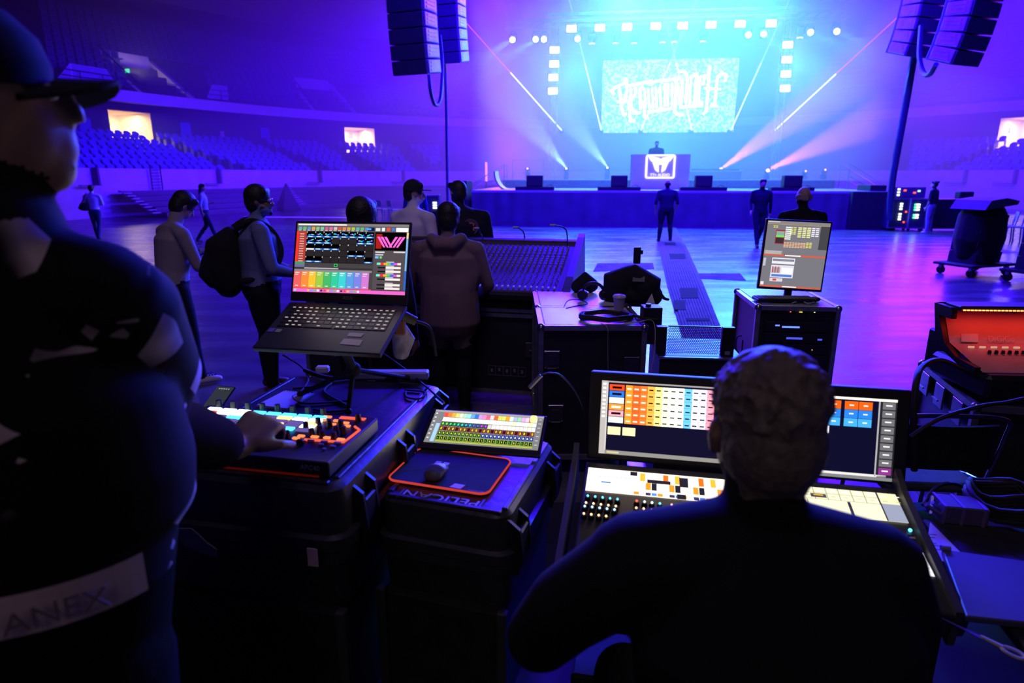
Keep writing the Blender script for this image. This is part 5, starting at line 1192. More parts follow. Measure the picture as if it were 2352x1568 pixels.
for i in range(24):
    x = .095+.0355*i
    rows = [(.08, rc_[i], 1.5), (.235, 'fff4e8' if i < 16 else ['f0c0e0', 'd0f0c0', 'f0e0a0', 'c0e0f0'][i % 4], 2.0), (.375, None, 1), (.51, '8a1818', 1), (.66, None, 1), (.81, None, 1)]
    it.append((x, .075, x+.033, .205, U(rc_[i], 1.5), 2)); it.append((x, .225, x+.034, .345, U(rows[1][1], 2.0), 2))
    it.append((x, .365, x+.032, .485, U('10382a' if i < 12 else 'f0ecd8', 1.6 if i > 12 else 1), 2))
    if i < 12: it.append((x+.008, .39, x+.024, .455, U(['80e040', '40e060', '30e0b0', '30b0f0', '5060f0', 'c040f0', 'f040a0'][i//2], 1.5), 3))
    it.append((x, .505, x+.032, .625, U('7a1414'), 2)); it.append((x+.009, .53, x+.023, .60, U(['c8e020', '301018', 'e0c020'][(i*7) % 3], 1.2), 3))
    it.append((x, .645, x+.032, .765, U('3050c8' if i > 10 else '5a7a20', 1.2), 2)); it.append((x+.004, .66, x+.028, .75, U('080814'), 3)); it.append((x+.01, .68, x+.022, .73, U('b8e030' if i < 11 else 'e0e8f0', 1.3), 4))
    it.append((x, .785, x+.032, .915, U('98b820', 1.1), 2)); it.append((x+.003, .80, x+.029, .90, U('0a0a10'), 3)); it.append((x+.008+.004*(i % 3), .83, x+.02, .88, U('d0e830' if i % 3 else '40a030', 1.2), 4))
it.append((.095, .93, .95, .96, U('c8d020', 1.1), 2))
ui(mo, Matrix.Translation((WM*.035, HM_*.13, 0)), WM*.94, HM_*.84, it)
x, y = rpl(1226, 968, MMn); MB().box((x, y, .012), (.022, .03, .014), ch=.004).build('amber_tag_light', EM((1, .5, .15), 3), mo)
lamp('AREA', 'monitor_glow', MMn @ Vector((WM/2, HM_/2, .015)), MMn @ Vector((WM/2, HM_/2, 1)), (1, .8, .7), .5, WM*.9, 170, shape=HM_*.8)
MB().box((WM/2, HM_*.9, -.035), (WM*.3, .03, .06), ch=.004).build('kickstand', BLKM, mo)
mp_ = [rpl(*p, MB_) for p in ((957, 1036), (1178, 1058), (1122, 1143), (893, 1110))]
cx_, cy_ = sum(p[0] for p in mp_)/4, sum(p[1] for p in mp_)/4; wmx = (mp_[1][0]-mp_[0][0]+mp_[2][0]-mp_[3][0])/2; wmy = (mp_[0][1]-mp_[3][1]+mp_[1][1]-mp_[2][1])/2
Mmat = MB_ @ Matrix.Translation((cx_, cy_, .0075))
mt = thing('mouse_mat', 'black mouse mat with glowing red rim on the smaller case', 'mouse mat', M=Mmat)
MB().ring([[Vector((x, y, 0)) for x, y in rrect(wmx, wmy, .03)], [Vector((x, y, .004)) for x, y in rrect(wmx, wmy, .03)]]).build('mat', P((.018, .016, .022), .9, 0, .2, 30), mt)
rr_ = rrect(wmx, wmy, .03, 5); rr_.append(rr_[0]); MB().tube([(x, y, .003) for x, y in rr_], .0035, 6).build('glowing_rim', EM((.75, .06, .04), .8), mt)
for a_, b2 in (((-wmx*.48, -wmy*.3, .0042), (-wmx*.2, -wmy*.05, .0042)), ((0, wmy*.05, .0042), (wmx*.25, wmy*.42, .0042))): MB().tube([a_, b2], .0008, 4).build('printed_line', P((.2, .18, .35), .6), mt)
x, y = rpl(1050, 1119, Mmat); MB().prism([(x-.02, y-.012), (x+.016, y-.014), (x+.022, y+.012), (x-.012, y+.014)], .004, .005).build('printed_square', P((.75, .5, .6), .7), mt)
text('print_letters', 'PANORAMA', .009, P((.3, .25, .5), .6), mt, Matrix.Translation((x+.065, y-.012, .0042)), .0002)
ms = thing('mouse', 'dark grey computer mouse on the red-rimmed mat', 'mouse', M=Matrix.Translation(Vector((0, 0, .012))) @ frame(at(1003, 1093, z=zB+.012), xB, yB) @ Matrix.Rotation(-.05, 4, 'Z'))
bd = Body(); bd.limb([(0, -.03, .012), (0, .0, .017), (0, .032, .012)], [(.03, .018), (.032, .022), (.028, .016)], P((.10, .10, .12), .5)); bd.build('shell', Matrix.Translation((0, 0, -.01)), .004, 2, ms)
MB().box((-.012, .036, .014), (.02, .022, .004), ch=.001).build('left_button', P((.3, .35, .6), .35), ms); MB().box((.014, .036, .014), (.02, .022, .004), ch=.001).build('right_button', P((.5, .55, .7), .35), ms)
MB().cyl((-.002, .036, .012), (.004, .036, .012), .007, 10).build('wheel', RUB, ms)

# ---------------------------------------------------------------- lighting desk
tl_, tr_ = at(1357, 852, Y=2.05), at(2096, 900, Y=1.85); xk = (tr_-tl_); xk.z = 0; WK = xk.length; xk.normalize(); ykk = Vector((-xk.y, xk.x, 0))
HK = .30; down = Vector((0, 0, -1))*math.cos(R_(12)) - ykk*math.sin(R_(12)); blk = tl_+down*HK
MS = frame(blk, xk, -down)         # monitor plane
dk = thing('lighting_desk', 'black lighting desk with two wide screens, touch strips and encoders', 'lighting console', M=MS)
bev(MB().box((WK/2, HK/2, -.03), (WK, HK, .058)).build('screen_housing', BLK, dk), .006)
def Lk(px, py): return rpl(px, py, MS)
sx0, sy1 = Lk(1383, 873); sx1, sy0 = Lk(1637, 1055); ex0 = Lk(1890, 905)[0]
x1_, y1_ = Lk(2062, 918); sy0 = Lk(1375, 1040)[1]
# one wide picture split over two panels
seam = Lk(1700, 980)[0]
def scr(x0, x1, y0, y1, items, nm): return ui(dk, Matrix.Translation((x0, y0, 0)), x1-x0, y1-y0, items, name=nm)
it = [(0, 0, 1, 1, U('14122e'), 0), (0, 0, .045, 1, U('c8c0bc', 1.1)), (.045, .0, 1, .02, U('b8b0ac')), (.045, .945, 1, 1, U('a09c98')), (.04, .02, .05, .945, U('e8e0dc'), 2)]
for i in range(9): it.append((.01, .03+.055*i, .035, .06+.055*i, U('f0ece8', 1.3), 2))
hc = ['e84820', 'f08828', 'e85820', 'e86a28', 'f0a040', 'e8d880', 'f0f0c0', 'f8f8e0', 'f0f8f0', '60b0f0', 'd8d8f8', 'd8d0f8', 'f090a0']
for r_i in range(6):
    y = .045+.088*r_i
    it.append((.06, y, .17, y+.08, U(['e84820', '2870e0', 'e0f0e8', 'f09030', 'f0a0b0', 'd0e8d8'][r_i], 1.5), 2)); it.append((.08, y+.025, .15, y+.055, U('200808' if r_i in (0, 1, 4) else 'f8f4e8', 1.2), 3))
    for c_i in range(12):
        x = .18+.0535*c_i
        c = hc[c_i+1]
        it.append((x, y, x+.052, y+.085, U(c, 1.9), 2))
        it.append((x+.01, y+.04, x+.042, y+.058, U('181010' if (c_i > 2) else 'ffe8d0', 1.0 if c_i > 2 else 1.8), 3))
it += [(.06, .62, .155, .73, U('e8e0a8', 1.5), 2), (.17, .62, .265, .73, U('e8e0a8', 1.5), 2), (.88, .045, .98, .575, U('f8f4e8', 1.9), 2)]
for r_i in range(6): it.append((.88, .045+.088*r_i, .98, .05+.088*r_i, U('403830'), 3)); it.append((.90, .08+.088*r_i, .96, .095+.088*r_i, U('b0a890'), 3))
it.append((.06, .96, .15, .985, U('e8d8a0'), 3))
scr(sx0, seam-.004, sy0, sy1, it, 'left_screen')
it = [(0, 0, 1, 1, U('10102e'), 0), (.0, .0, 1, .03, U('f0e8dc', 1.6)), (0, .93, .96, .96, U('e8e4e0', 1.2)), (0, .96, 1, 1, U('8a8c90')), (.9, .03, 1, .96, U('2a2a30')), (.885, .03, .895, .95, U('c0bcc0'), 2)]
for i in range(9): it.append((.91, .04+.1*i, .99, .125+.1*i, U('7a787c' if i < 8 else '9a3a9a'), 2)); it.append((.93, .07+.1*i, .97, .085+.1*i, U('f0f0f0', 1.4), 3))
for r_i, c in enumerate(('e85a10', '2878d8', '40a0e8')):
    for c_i in range(7):
        x = .20+.09*c_i+(.02 if c_i > 4 else 0); it.append((x, .05+.105*r_i, x+.086, .15+.105*r_i, U(c, 1.5), 2)); it.append((x+.03, .09+.105*r_i, x+.058, .105+.105*r_i, U('f0f0f0', 1.4), 3))
it.append((.4, .37, .58, .46, U('f8f0f8', 1.8), 2))
x1b, y0b = Lk(2053, 1097)
scr(seam+.004, x1_, sy0-.012, sy1-.004, it, 'right_screen')
# work surface, tilted towards the operator
blc = blk - ykk*.015; slope = R_(14); ys = -ykk*math.cos(slope) - Vector((0, 0, 1))*math.sin(slope)
LS = .47; MW = frame(blc + ys*LS, xk, -ys); MWl = MS.inverted() @ MW
bev(MB().box((WK/2, LS/2, -.04), (WK+.0, LS, .075)).build('work_surface', P((.025, .025, .035), .45, 0, .1, 20), dk, M=MWl), .008)
def Wk(px, py): return rpl(px, py, MW)
def strip_ui(p00, p11, items, nm):
    (x0, y1), (x1, y0) = Wk(*p00), Wk(*p11); return ui(dk, MWl @ Matrix.Translation((x0, y0, .001)), x1-x0, y1-y0, items, name=nm)
it = [(0, 0, 1, 1, U('fff0d8', 2.0), 0)]
for i in range(17): x = .33+.04*i; c = ['fff4e8', 'f06018', 'fff0d0', 'fff0e0', 'ffd8e8', 'f8a030'][(i*5) % 6]; it.append((x, .05, x+.036, .40, U(c, 1.9), 2)); it.append((x, .45, x+.036, .75, U(['ffe8c8', '2a2840', 'f88828', 'fff0f0'][(i*3) % 4], 1.7 if (i*3) % 4 != 1 else 1), 2)); it.append((x, .85, x+.036, .97, U(['f09030', 'f8d0f0', '3a3658', '5888e0'][(i) % 4], 1.5), 2))
it += [(.30, .02, .35, .2, U('2a2838'), 3), (.42, .3, .58, .45, U('2a2838'), 3), (.64, .1, .7, .5, U('2a2838'), 3), (.1, .55, .17, .62, U('6090d0', 1.2), 3), (.62, .8, .68, 1, U('2a2838'), 3)]
for i in range(8): it.append((.08+.03*i, .32, .1+.03*i, .345, U('7090c0'), 3))
strip_ui((1352, 1074), (1690, 1160), it, 'left_touch_strip')
it = [(0, 0, 1, 1, U('e8e4c0', 1.5), 0)]
for i in range(13): it.append((.08*i-.006, 0, .08*i, .42, U('a8a488'), 2)); it.append((.08*i+.02, .1, .08*i+.055, .13, U('fffff0', 1.5), 3)); it.append((.08*i+.02, .3, .08*i+.05, .32, U('c0bc98'), 3))
it += [(0, .2, 1, .215, U('908c70'), 2), (0, .42, 1, .435, U('908c70'), 2), (.25, .03, .33, .18, U('505058'), 3), (.15, .22, .25, .36, U('505058'), 3), (.17, .25, .23, .3, U('f0b030', 1.3), 4), (.45, .24, .55, .38, U('505058'), 3), (.47, .27, .53, .31, U('f0b030', 1.3), 4), (.67, .45, .69, 1, U('34344a'), 3), (.88, .02, 1, .4, U('e8e4b8', 1.3), 3), (.885, .40, 1, 1, U('9aa0b8', 1.2), 3), (.875, 0, .885, 1, U('34344a'), 4), (.42, .45, .425, 1, U('a8a488'), 3)]
(xa_, ya_), (xb_, yb_) = Wk(1790, 1100), Wk(2087, 1202)
xr0 = Wk(1700, 1110)[0]; yr1 = Wk(2068, 1137)[1]
ui(dk, MWl @ Matrix.Translation((xr0, yb_, .001)), xb_-xr0, yr1-yb_, it, name='right_touch_strip')
encs = [(1350+17*i, 1143+2*i, 0) for i in range(5)] + [(1346+17*i, 1159+2*i, 1) for i in range(5)] + [(1343+17*i, 1167+2*i, 2) for i in range(5)] + [(1341+17*i, 1184+2*i, 1) for i in range(4)] + [(1462, 1155, 3), (1480, 1157, 4), (1497, 1159, 4), (1515, 1161, 0), (1542, 1164, 5), (1461, 1171, 1), (1478, 1173, 1), (1496, 1175, 1)]
EC = [EM(c, 3) for c in ((.1, .6, .9), (.9, .5, .25), (.3, .6, 1), (1, .08, .05), (.6, .9, .9), (1, .5, .5))]
for px, py, c in encs:
    x, y = Wk(px, py+3); k = knob(dk, 0, 0, .0085, .012); k.matrix_local = MWl @ Matrix.Translation((x, y, .0))
    MB().sphere((0, 0, .0145), .0038, 0, 8, 4).build('knob_light', EC[c], k)
x, y = Wk(2040, 1236)
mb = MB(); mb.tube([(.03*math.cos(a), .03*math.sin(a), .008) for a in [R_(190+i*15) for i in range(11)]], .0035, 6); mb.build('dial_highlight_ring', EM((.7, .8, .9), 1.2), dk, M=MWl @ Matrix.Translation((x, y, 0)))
MB().lathe([(.036, 0), (.034, .008), (.028, .012), (.001, .012)], (0, 0, 0), 28).build('jog_dial', BLK, dk, M=MWl @ Matrix.Translation((x, y, 0)), smooth=40)
x, y = Wk(2090, 1219); MB().sphere((x, y, .003), .005).build('blue_status_light', EM((.1, .7, 1), 3), dk, M=MWl)
x, y = Wk(2092, 1245); MB().box((x, y, .006), (.022, .035, .016), ch=.003).build('master_fader', BLK, dk, M=MWl)
MB().box((x+.002, y+.003, .0145), (.014, .006, .002)).build('fader_mark', P((.5, .4, .4), .5), dk, M=MWl)
it = [(0, 0, 1, 1, U('c8c8d8', 1.5), 0)]
for r_i in range(6):
    for c_i in range(4): it.append((.04+.24*c_i, .04+.16*r_i, .26+.24*c_i, .17+.16*r_i, U('ffffff' if (r_i, c_i) != (3, 0) else 'e04020', 1.5), 2))
xq0, yq1 = Wk(2050, 1262); xq1, yq0 = Wk(2136, 1324); xq0 = Wk(2070, 1262)[0]; xq1 = Wk(2106, 1266)[0]
ui(dk, MWl @ Matrix.Translation((xq0, yq0, .001)), xq1-xq0+.015, yq1-yq0, it, name='small_keypad_screen')
for s_, x in (('left', -.035), ('right', WK-.03)):
    MB().prism([(LS*-.02, -.10), (LS*1.02, -.10), (LS*1.06, .05), (LS*.9, .03), (LS*.0, .012)], x-.009, x+.009, 'x').build('side_cheek', P((.05, .045, .055), .5), dk, M=MWl)
MB().box((WK/2, LS/2+.05, -.25), (WK-.1, LS-.15, .34), ch=.01).build('pedestal', BLKM, dk, M=MWl)
tb = thing('road_case', 'black case carrying the lighting desk', 'equipment case', M=frame((MW.translation.x, MW.translation.y, .3), xk, ykk))
hb_ = MW.translation.z-.44-.3; MB().box((WK/2, LS/2+.1, hb_/2), (WK, LS, max(.1, hb_)), ch=.01).build('body', BLKM, tb)
for i in range(2):
    c0 = MS @ Vector((WK*(.25+.5*i), HK/2, .03)); lamp('AREA', 'desk_screen_glow', c0, MS @ Vector((WK*(.25+.5*i), HK/2, 1)), (1, .85, .7), .55, WK*.4, 170, shape=HK*.8)
# gooseneck lamp left of the desk
gl_ = thing('gooseneck_lamp', 'slender gooseneck lamp with lit blue barrel beside the lighting desk', 'lamp', (0, 0, 0))
g0 = at(1216, 890, Y=2.1); g1 = at(1243, 862, Y=2.1)
MB().tube([g0, g1], [.008, .008], 10).build('barrel', P((.3, .3, .4), .3, .6), gl_); MB().tube(spl([g1, at(1262, 856, Y=2.1), at(1290, 863, Y=2.1), at(1325, 905, Y=2.1), at(1345, 960, Y=2.08), at(1350, 1025, Y=2.05)]), .0028, 6).build('gooseneck', BLK, gl_)

# ---------------------------------------------------------------- side table right of the desk
T0 = MS @ Vector((WK+.10, 0, 0)); T0 = Vector((T0.x, T0.y+.1, .84)); MT = frame(T0-ykk*.9, xk, ykk)
tt = thing('side_table', 'dark side table right of the lighting desk', 'table', M=MT)
MB().box((.5, .42, -.015), (1.0, .84, .03), ch=.004).build('tabletop', BLKM, tt)
for x, y in ((.06, .06), (.94, .06), (.06, .78), (.94, .78)): MB().box((x, y, -.285), (.04, .04, .51)).build('leg', BLKM, tt)
def Tk(px, py): return rpl(px, py, MT)
pa = MB(); q = [Tk(*p) for p in ((2136, 1200), (2212, 1276), (2150, 1295), (2130, 1240))]; pa.prism([(x, y) for x, y in q], .001, .003); pr_ = pa.build('printed_sheet', P((.6, .48, .68), .8, 0, .04)); pr_.matrix_world = MT; tag(pr_, 'corner of a printed white sheet between desk and blue folder', 'paper')
pm2 = MB()
for px, py, w_ in ((2142, 1229, .02), (2141, 1236, .014), (2142, 1249, .02), (2146, 1254, .025), (2144, 1263, .04)): x, y = Tk(px, py); pm2.box((x, y, .0034), (w_, .003, .0004))
pm2.build('printed_lines', P((.12, .1, .2), .7), pr_)
q = [Tk(*p) for p in ((2160, 1275), (2400, 1310), (2400, 1452), (2215, 1432))]
fo = MB().prism([(x, y) for x, y in q], .004, .022).build('closed_laptop', P((.08, .08, .16), .4, 0, .1, 6)); fo.matrix_world = MT; bev(fo, .004); tag(fo, 'closed dark blue laptop lid lying right of the lighting desk', 'laptop')
x, y = Tk(2168, 1277); MB().cyl((x-.012, y, .026), (x+.012, y, .026), .008, 10).build('hinge', P((.2, .2, .5), .3), fo)
sc_ = thing('scissors', 'pale-handled scissors lying in front of the closed laptop', 'scissors', M=MT @ Matrix.Translation((*Tk(2290, 1488), .004)) @ Matrix.Rotation(R_(-42), 4, 'Z'))
SCM = P((.5, .42, .55), .4)
MB().tube([(.03+.022*math.cos(a), .013*math.sin(a), .004) for a in [2*PI*i/16 for i in range(17)]], .0042, 6).build('handle_loop', SCM, sc_); MB().tube([(.01, .0, .004), (-.035, .004, .003)], [.006, .004], 6).build('shank', SCM, sc_)
MB().prism([(-.03, -.004), (-.12, .002), (-.03, .008)], .001, .003).build('blade', METAL, sc_)
# power boxes and coiled cables
pbx = thing('power_box', 'grey ribbed power box beside the chair leg', 'power supply', M=MT @ Matrix.Translation((*Tk(2200, 1190), 0)))
MB().box((0, 0, .03), (.13, .09, .06), ch=.004).build('body', P((.10, .08, .16), .5), pbx)
for x in (-.062, -.01, .05): MB().box((x, 0, .031), (.008, .092, .062)).build('bright_rib', P((.4, .3, .6), .3, .6), pbx)
for n_, (cx, cy, r_, lab) in enumerate(((2320, 1180, .13, 'heavy black cable coil on the side table, larger of two'), (2290, 1160, .09, 'smaller black cable coil leaning on the larger one'))):
    mb = MB(); x, y = Tk(cx, cy); c0 = MT @ Vector((x, y, 0))
    mb.tube([c0+Vector((r_*(1+.05*math.sin(a*1.7))*math.cos(a), r_*.9*math.sin(a), .02+.012*(a/(2*PI))+.01*math.sin(a*3))) for a in [i*PI/9 for i in range(18*4)]], .0085, 6)
    tag(mb.build('cable_coil', RUB, smooth=60), lab, 'cable')
cable('thick black cable arching over the chair to the right edge', [at(2092, 1003, Y=2.2), at(2150, 965, Y=2.2), at(2230, 938, Y=2.25), at(2300, 926, Y=2.3), at(2400, 928, Y=2.35), at(2440, 1100, Y=2.3)], .008)
cable('thick cable rising behind the desk to the red-lit console', [at(2100, 1080, Y=2.6), at(2098, 960, Y=2.6), at(2104, 880, Y=2.65), at(2120, 840, Y=2.8), at(2165, 828, Y=3.0), at(2230, 860, Y=3.2)], .014)
oc = cable('black cable with orange sleeve arching under the chair', [at(2120, 1160, Y=2.0), at(2150, 1120, Y=2.05), at(2190, 1110, Y=2.05), at(2240, 1130, Y=2.0), at(2275, 1152, Y=1.9), at(2300, 1170, Y=1.85)], .007)
MB().tube([at(2238, 1129, Y=2.0), at(2257, 1140, Y=1.95)], .0095, 10).build('orange_sleeve', P((.7, .28, .08), .6), oc)
mb = thing('connector_cluster', 'cluster of small blue-lit connectors behind the side table', 'connectors', M=MT @ Matrix.Translation((*Tk(2150, 1188), .0)))
for i in range(7): MB().tube([(rnd.uniform(-.04, .04), rnd.uniform(-.03, .03), .01), (rnd.uniform(-.05, .05), rnd.uniform(-.02, .05), .05)], .007, 6).build('connector', P((.25, .25, .6), .3, .5), mb)
# chair
cb_p = at(2190, 960, z=.84); ch = thing('stacking_chair', 'metal-framed chair with black back and blue-grey seat behind the desk', 'chair', (cb_p.x, cb_p.y, 0), R_(-4))
bx = MB(); bx.tube(spl([(-.24, .03, .5), (-.24, 0, .75), (-.22, -.01, .84), (0, -.015, .855), (.22, -.01, .84), (.24, 0, .75), (.21, .03, .5)], 6), .011, 8); bx.build('back_frame', METAL, ch, smooth=60)
bk = MB(); bk.ring([[(x, .02-.03*(1-(x/.23)**2)+d, z) for x in [-.225+.45*i/8 for i in range(9)]] for z, d in ((.58, .015), (.80, .0), (.80, .02), (.58, .035), (.58, .015))], cap=False, closed=False); bk.build('backrest', CLOTHB, ch, smooth=50)
bev(MB().box((0, .27, .46), (.46, .44, .05), ch=.015).build('seat', P((.12, .16, .22), .8, 0, .15, 30), ch), .01)
for x in (-.21, .21): MB().tube([(x, .06, .46), (x*1.05, -.02, .01)], .011, 8).build('leg', METAL, ch); MB().tube([(x, .45, .45), (x*1.05, .5, .01)], .011, 8).build('leg', METAL, ch); MB().tube([(x*1.1, .03, .5), (x*1.15, .2, .47), (x, .3, .45)], .01, 8).build('side_bar', METAL, ch)
# ================================================================= FLIGHT CASES AND DESKS FURTHER BACK
LAM = P((.02, .02, .026), .45, 0, .15, 12, name='laminate'); TOPB = P((.10, .10, .13), .35, 0, .1, 4, name='laminate_top')
def flight(label, M, W, D, H, casters=True, handles=(), latches=(), top=None, name='flight_case', low=0.12):
    """M: frame at the floor, front left corner; x right, y away, z up"""
    r = thing(name, label, 'flight case', M=M); z0 = low if casters else 0
    MB().box((W/2, D/2, (z0+H)/2), (W-.01, D-.01, H-z0)).build('panels', LAM, r)
    if top: MB().box((W/2, D/2, H+.001), (W-.05, D-.05, .006)).build('top_panel', top, r)
    e = MB(); t = .032
    for x in (0, W):
        for y in (0, D): e.box((x, y, (z0+H)/2), (t, t, H-z0))
    for z in (z0, H-t/2+.004):
        for y in (0, D): e.box((W/2, y, z), (W, t, t))
        for x in (0, W): e.box((x, D/2, z), (t, D, t))
    for i in range(5): e.box((W*(i+.5)/5, -.017, H-.014), (.008, .004, .008))
    e.build('aluminium_edging', ALU, r)
    for x in (0, W):
        for y in (0, D):
            for z in (z0, H-.012): MB().sphere((x, y, z), .028, 0, 8, 6).build('ball_corner', METAL, r, smooth=60)
    if casters:
        for x in (.08, W-.08):
            for y in (.08, D-.08):
                c = MB().cyl((x-.02, y, .05), (x+.02, y, .05), .05, 14).build('caster', P((.03, .05, .3), .4), r); MB().box((x, y, .1), (.06, .06, .05)).build('caster_bracket', METAL, c)
    for x, z in handles:
        h = MB(); h.box((x, -.004, z), (.17, .01, .13), ch=.003); h.tube([(x-.05, -.02, z), (x+.05, -.02, z)], .007, 6)
        for a in (-.075, .075):
            for b in (-.055, .055): h.sphere((x+a, -.011, z+b), .006, 0, 6, 4)
        h.build('recessed_handle', P((.10, .09, .12), .35, .6), r)
    for x, z in latches:
        h = MB(); h.box((x, -.004, z), (.10, .01, .12), ch=.003); h.prism([(-.02, -.03), (.02, -.03), (.02, .03), (-.02, .03)], -.02, -.01, 'y'); h.v[-8:] = [(a+x, b, c+z) for a, b, c in h.v[-8:]]
        for a in (-.04, .04):
            for b in (-.05, .05): h.sphere((x+a, -.011, z+b), .006, 0, 6, 4)
        h.tube([(x-.03, -.02, z-.05), (x+.03, -.02, z-.05)], .005, 6)
        h.build('butterfly_latch', P((.16, .15, .2), .3, .8), r)
    return r
c0 = at(1243, 748, z=1.0); c1 = at(1484, 752, z=1.0); WC = c1.x-c0.x
Mc = Matrix.Translation((c0.x, c0.y, 0)); DC = .57
flight('tall black flight case with pale top, coiled cable and cup on it', Mc, WC, DC, 1.0, handles=(), latches=((.07, .78), (WC-.07, .74), (.1, .42)), top=P((.55, .55, .6), .35, 0, .06, 3))
Mc2 = Matrix.Translation((c0.x+.0, c0.y+DC+.02, 0)); flight('second flight case behind, carrying the headphones and black bag', Mc2, WC, .62, 1.0, top=P((.55, .55, .6), .35, 0, .06, 3))
flight('low dark flight case on the floor before the tall case', Matrix.Translation((c0.x+.05, c0.y-.50, 0)), .6, .44, .34, handles=((.3, .2),)) if False else None
zt = 1.006
def on(px, py, z=zt): return at(px, py, z=z)
# cable coil
cc = MB(); p = on(1392, 733)
cc.tube([p+Vector(((.16+.012*math.sin(a*.37))*math.cos(a), (.11+.01*math.cos(a*.31))*math.sin(a), .012+.004*(a/PI/2)+.004*math.sin(a*5))) for a in [i*PI/10 for i in range(20*6)]], .008, 6)
p2_ = on(1450, 735); cc.tube(spl([p+Vector((.1, .05, .04)), p2_+Vector((.0, .03, .03)), p2_+Vector((.1, -.02, .015)), p2_+Vector((.16, -.03, .01))]), .009, 6)
tag(cc.build('cable_coil', RUB, smooth=60), 'coiled black cable on the pale top of the tall flight case', 'cable')
cable('thin grey lead hanging down the front of the tall case', [on(1380, 742, 1.01), on(1392, 748, 1.0)+Vector((0, -.06, 0)), Vector((c0.x+.41, c0.y-.05, .9)), Vector((c0.x+.42, c0.y-.04, .72))], .0025, P((.3, .27, .35), .5))
cable('grey lead curling off the right end of the tall case', [on(1460, 742, 1.01), on(1500, 738, 1.01), Vector((c1.x+.06, c1.y, .85)), Vector((c1.x+.03, c1.y, .62))], .003, P((.4, .35, .45), .5))
cp = on(1421, 716); cu_ = thing('iced_drink_cup', 'clear plastic takeaway cup with lid beside the black bag', 'cup', cp)
CUPM = P((.45, .38, .50), .3, 0, .1, 10)
MB().lathe([(.028, 0), (.03, .002), (.040, .10), (.040, .10)], n=20).build('cup', CUPM, cu_, smooth=50); MB().lathe([(.045, .1), (.045, .108), (.036, .118), (.001, .12)], n=20).build('lid', P((.6, .58, .7), .25), cu_, smooth=50)
bgp = at(1450, 690, z=1.01); bg = thing('camera_bag', 'black padded bag standing on the rear flight case', 'bag', bgp, R_(-15)); bg.scale = (1.05, 1, .88)
bb = Body(); bb.limb([(-.10, 0, .06), (-.09, .0, .17), (-.02, .0, .24)], [(.1, .11), (.12, .12), (.06, .09)], CLOTHB); bb.limb([(.10, 0, .06), (.10, .0, .14), (.0, .0, .24)], [(.09, .11), (.11, .12), (.07, .09)], CLOTHB); bb.limb([(-.12, -.0, .05), (.13, 0, .05)], [.1, .1], CLOTHB)
bb.build('bag_body', Matrix(), .012, 2, bg); MB().box((.05, -.10, .2), (.08, .01, .05), R=Matrix.Rotation(-.7, 3, 'X')).build('flap_patch', BLK, bg)
MB().tube(spl([(.18, 0, .1), (.22, -.02, .04), (.25, .02, .02)]), .012, 6).build('strap', CLOTHB, bg)
rad = thing('handheld_radio', 'small black radio standing upright behind the bag', 'radio', at(1462, 622, z=1.21)+Vector((0, 0, .0)))
rad.location = bgp+Vector((.03, .02, .27)); MB().box((0, 0, .06), (.05, .03, .12), ch=.005).build('body', BLK, rad); MB().box((.03, 0, .085), (.02, .03, .03), ch=.003).build('side_knob', BLK, rad)
hp_ = on(1362, 690); hd = thing('headphones', 'black over-ear headphones lying on the rear flight case', 'headphones', hp_)
MB().tube([(.09*math.cos(a), .02, .03+.10*math.sin(a)) for a in [R_(10+i*16) for i in range(11)]], [.012]*11, 8).build('headband', BLK, hd, smooth=60)
for s_ in (-1, 1): MB().lathe([(.001, -.02), (.035, -.02), (.042, 0), (.035, .02), (.02, .024), (.001, .024)], (s_*.08, -.01, .045), 16, R=Matrix.Rotation(PI/2, 3, 'X') @ Matrix.Rotation(s_*.3, 3, 'Y')).build('ear_cup', BLK, hd, smooth=50)
MB().tube([(.08+.026*math.cos(a), -.035, .045+.026*math.sin(a)) for a in [2*PI*i/14 for i in range(15)]], .0022, 5).build('cup_ring', METAL, hd)
pc = on(1345, 672); bb = Body(); bb.limb([(-.06, .03, .04), (0, .03, .11), (.05, .03, .05)], [.06, .06, .06], CLOTHB); o = bb.build('soft_pouch', Matrix.Translation(pc), .012, 2); tag(o, 'soft black pouch heaped behind the headphones', 'pouch')
cable('thin tangled lead on the pale case top', [on(1295, 705), on(1305, 690), on(1330, 688), on(1350, 697), on(1320, 703), on(1300, 708)], .003)
wp = on(1490, 703); o = MB().add([(-.03, 0, .0), (.05, 0, .0), (.02, .01, .09), (-.03, .004, .0), (.05, .004, .0), (.02, .014, .09)], [(0, 1, 2), (5, 4, 3), (0, 3, 4, 1), (1, 4, 5, 2), (2, 5, 3, 0)]).build('folded_card', WHITE); o.location = wp; tag(o, 'small white folded card at the right end of the case', 'card')
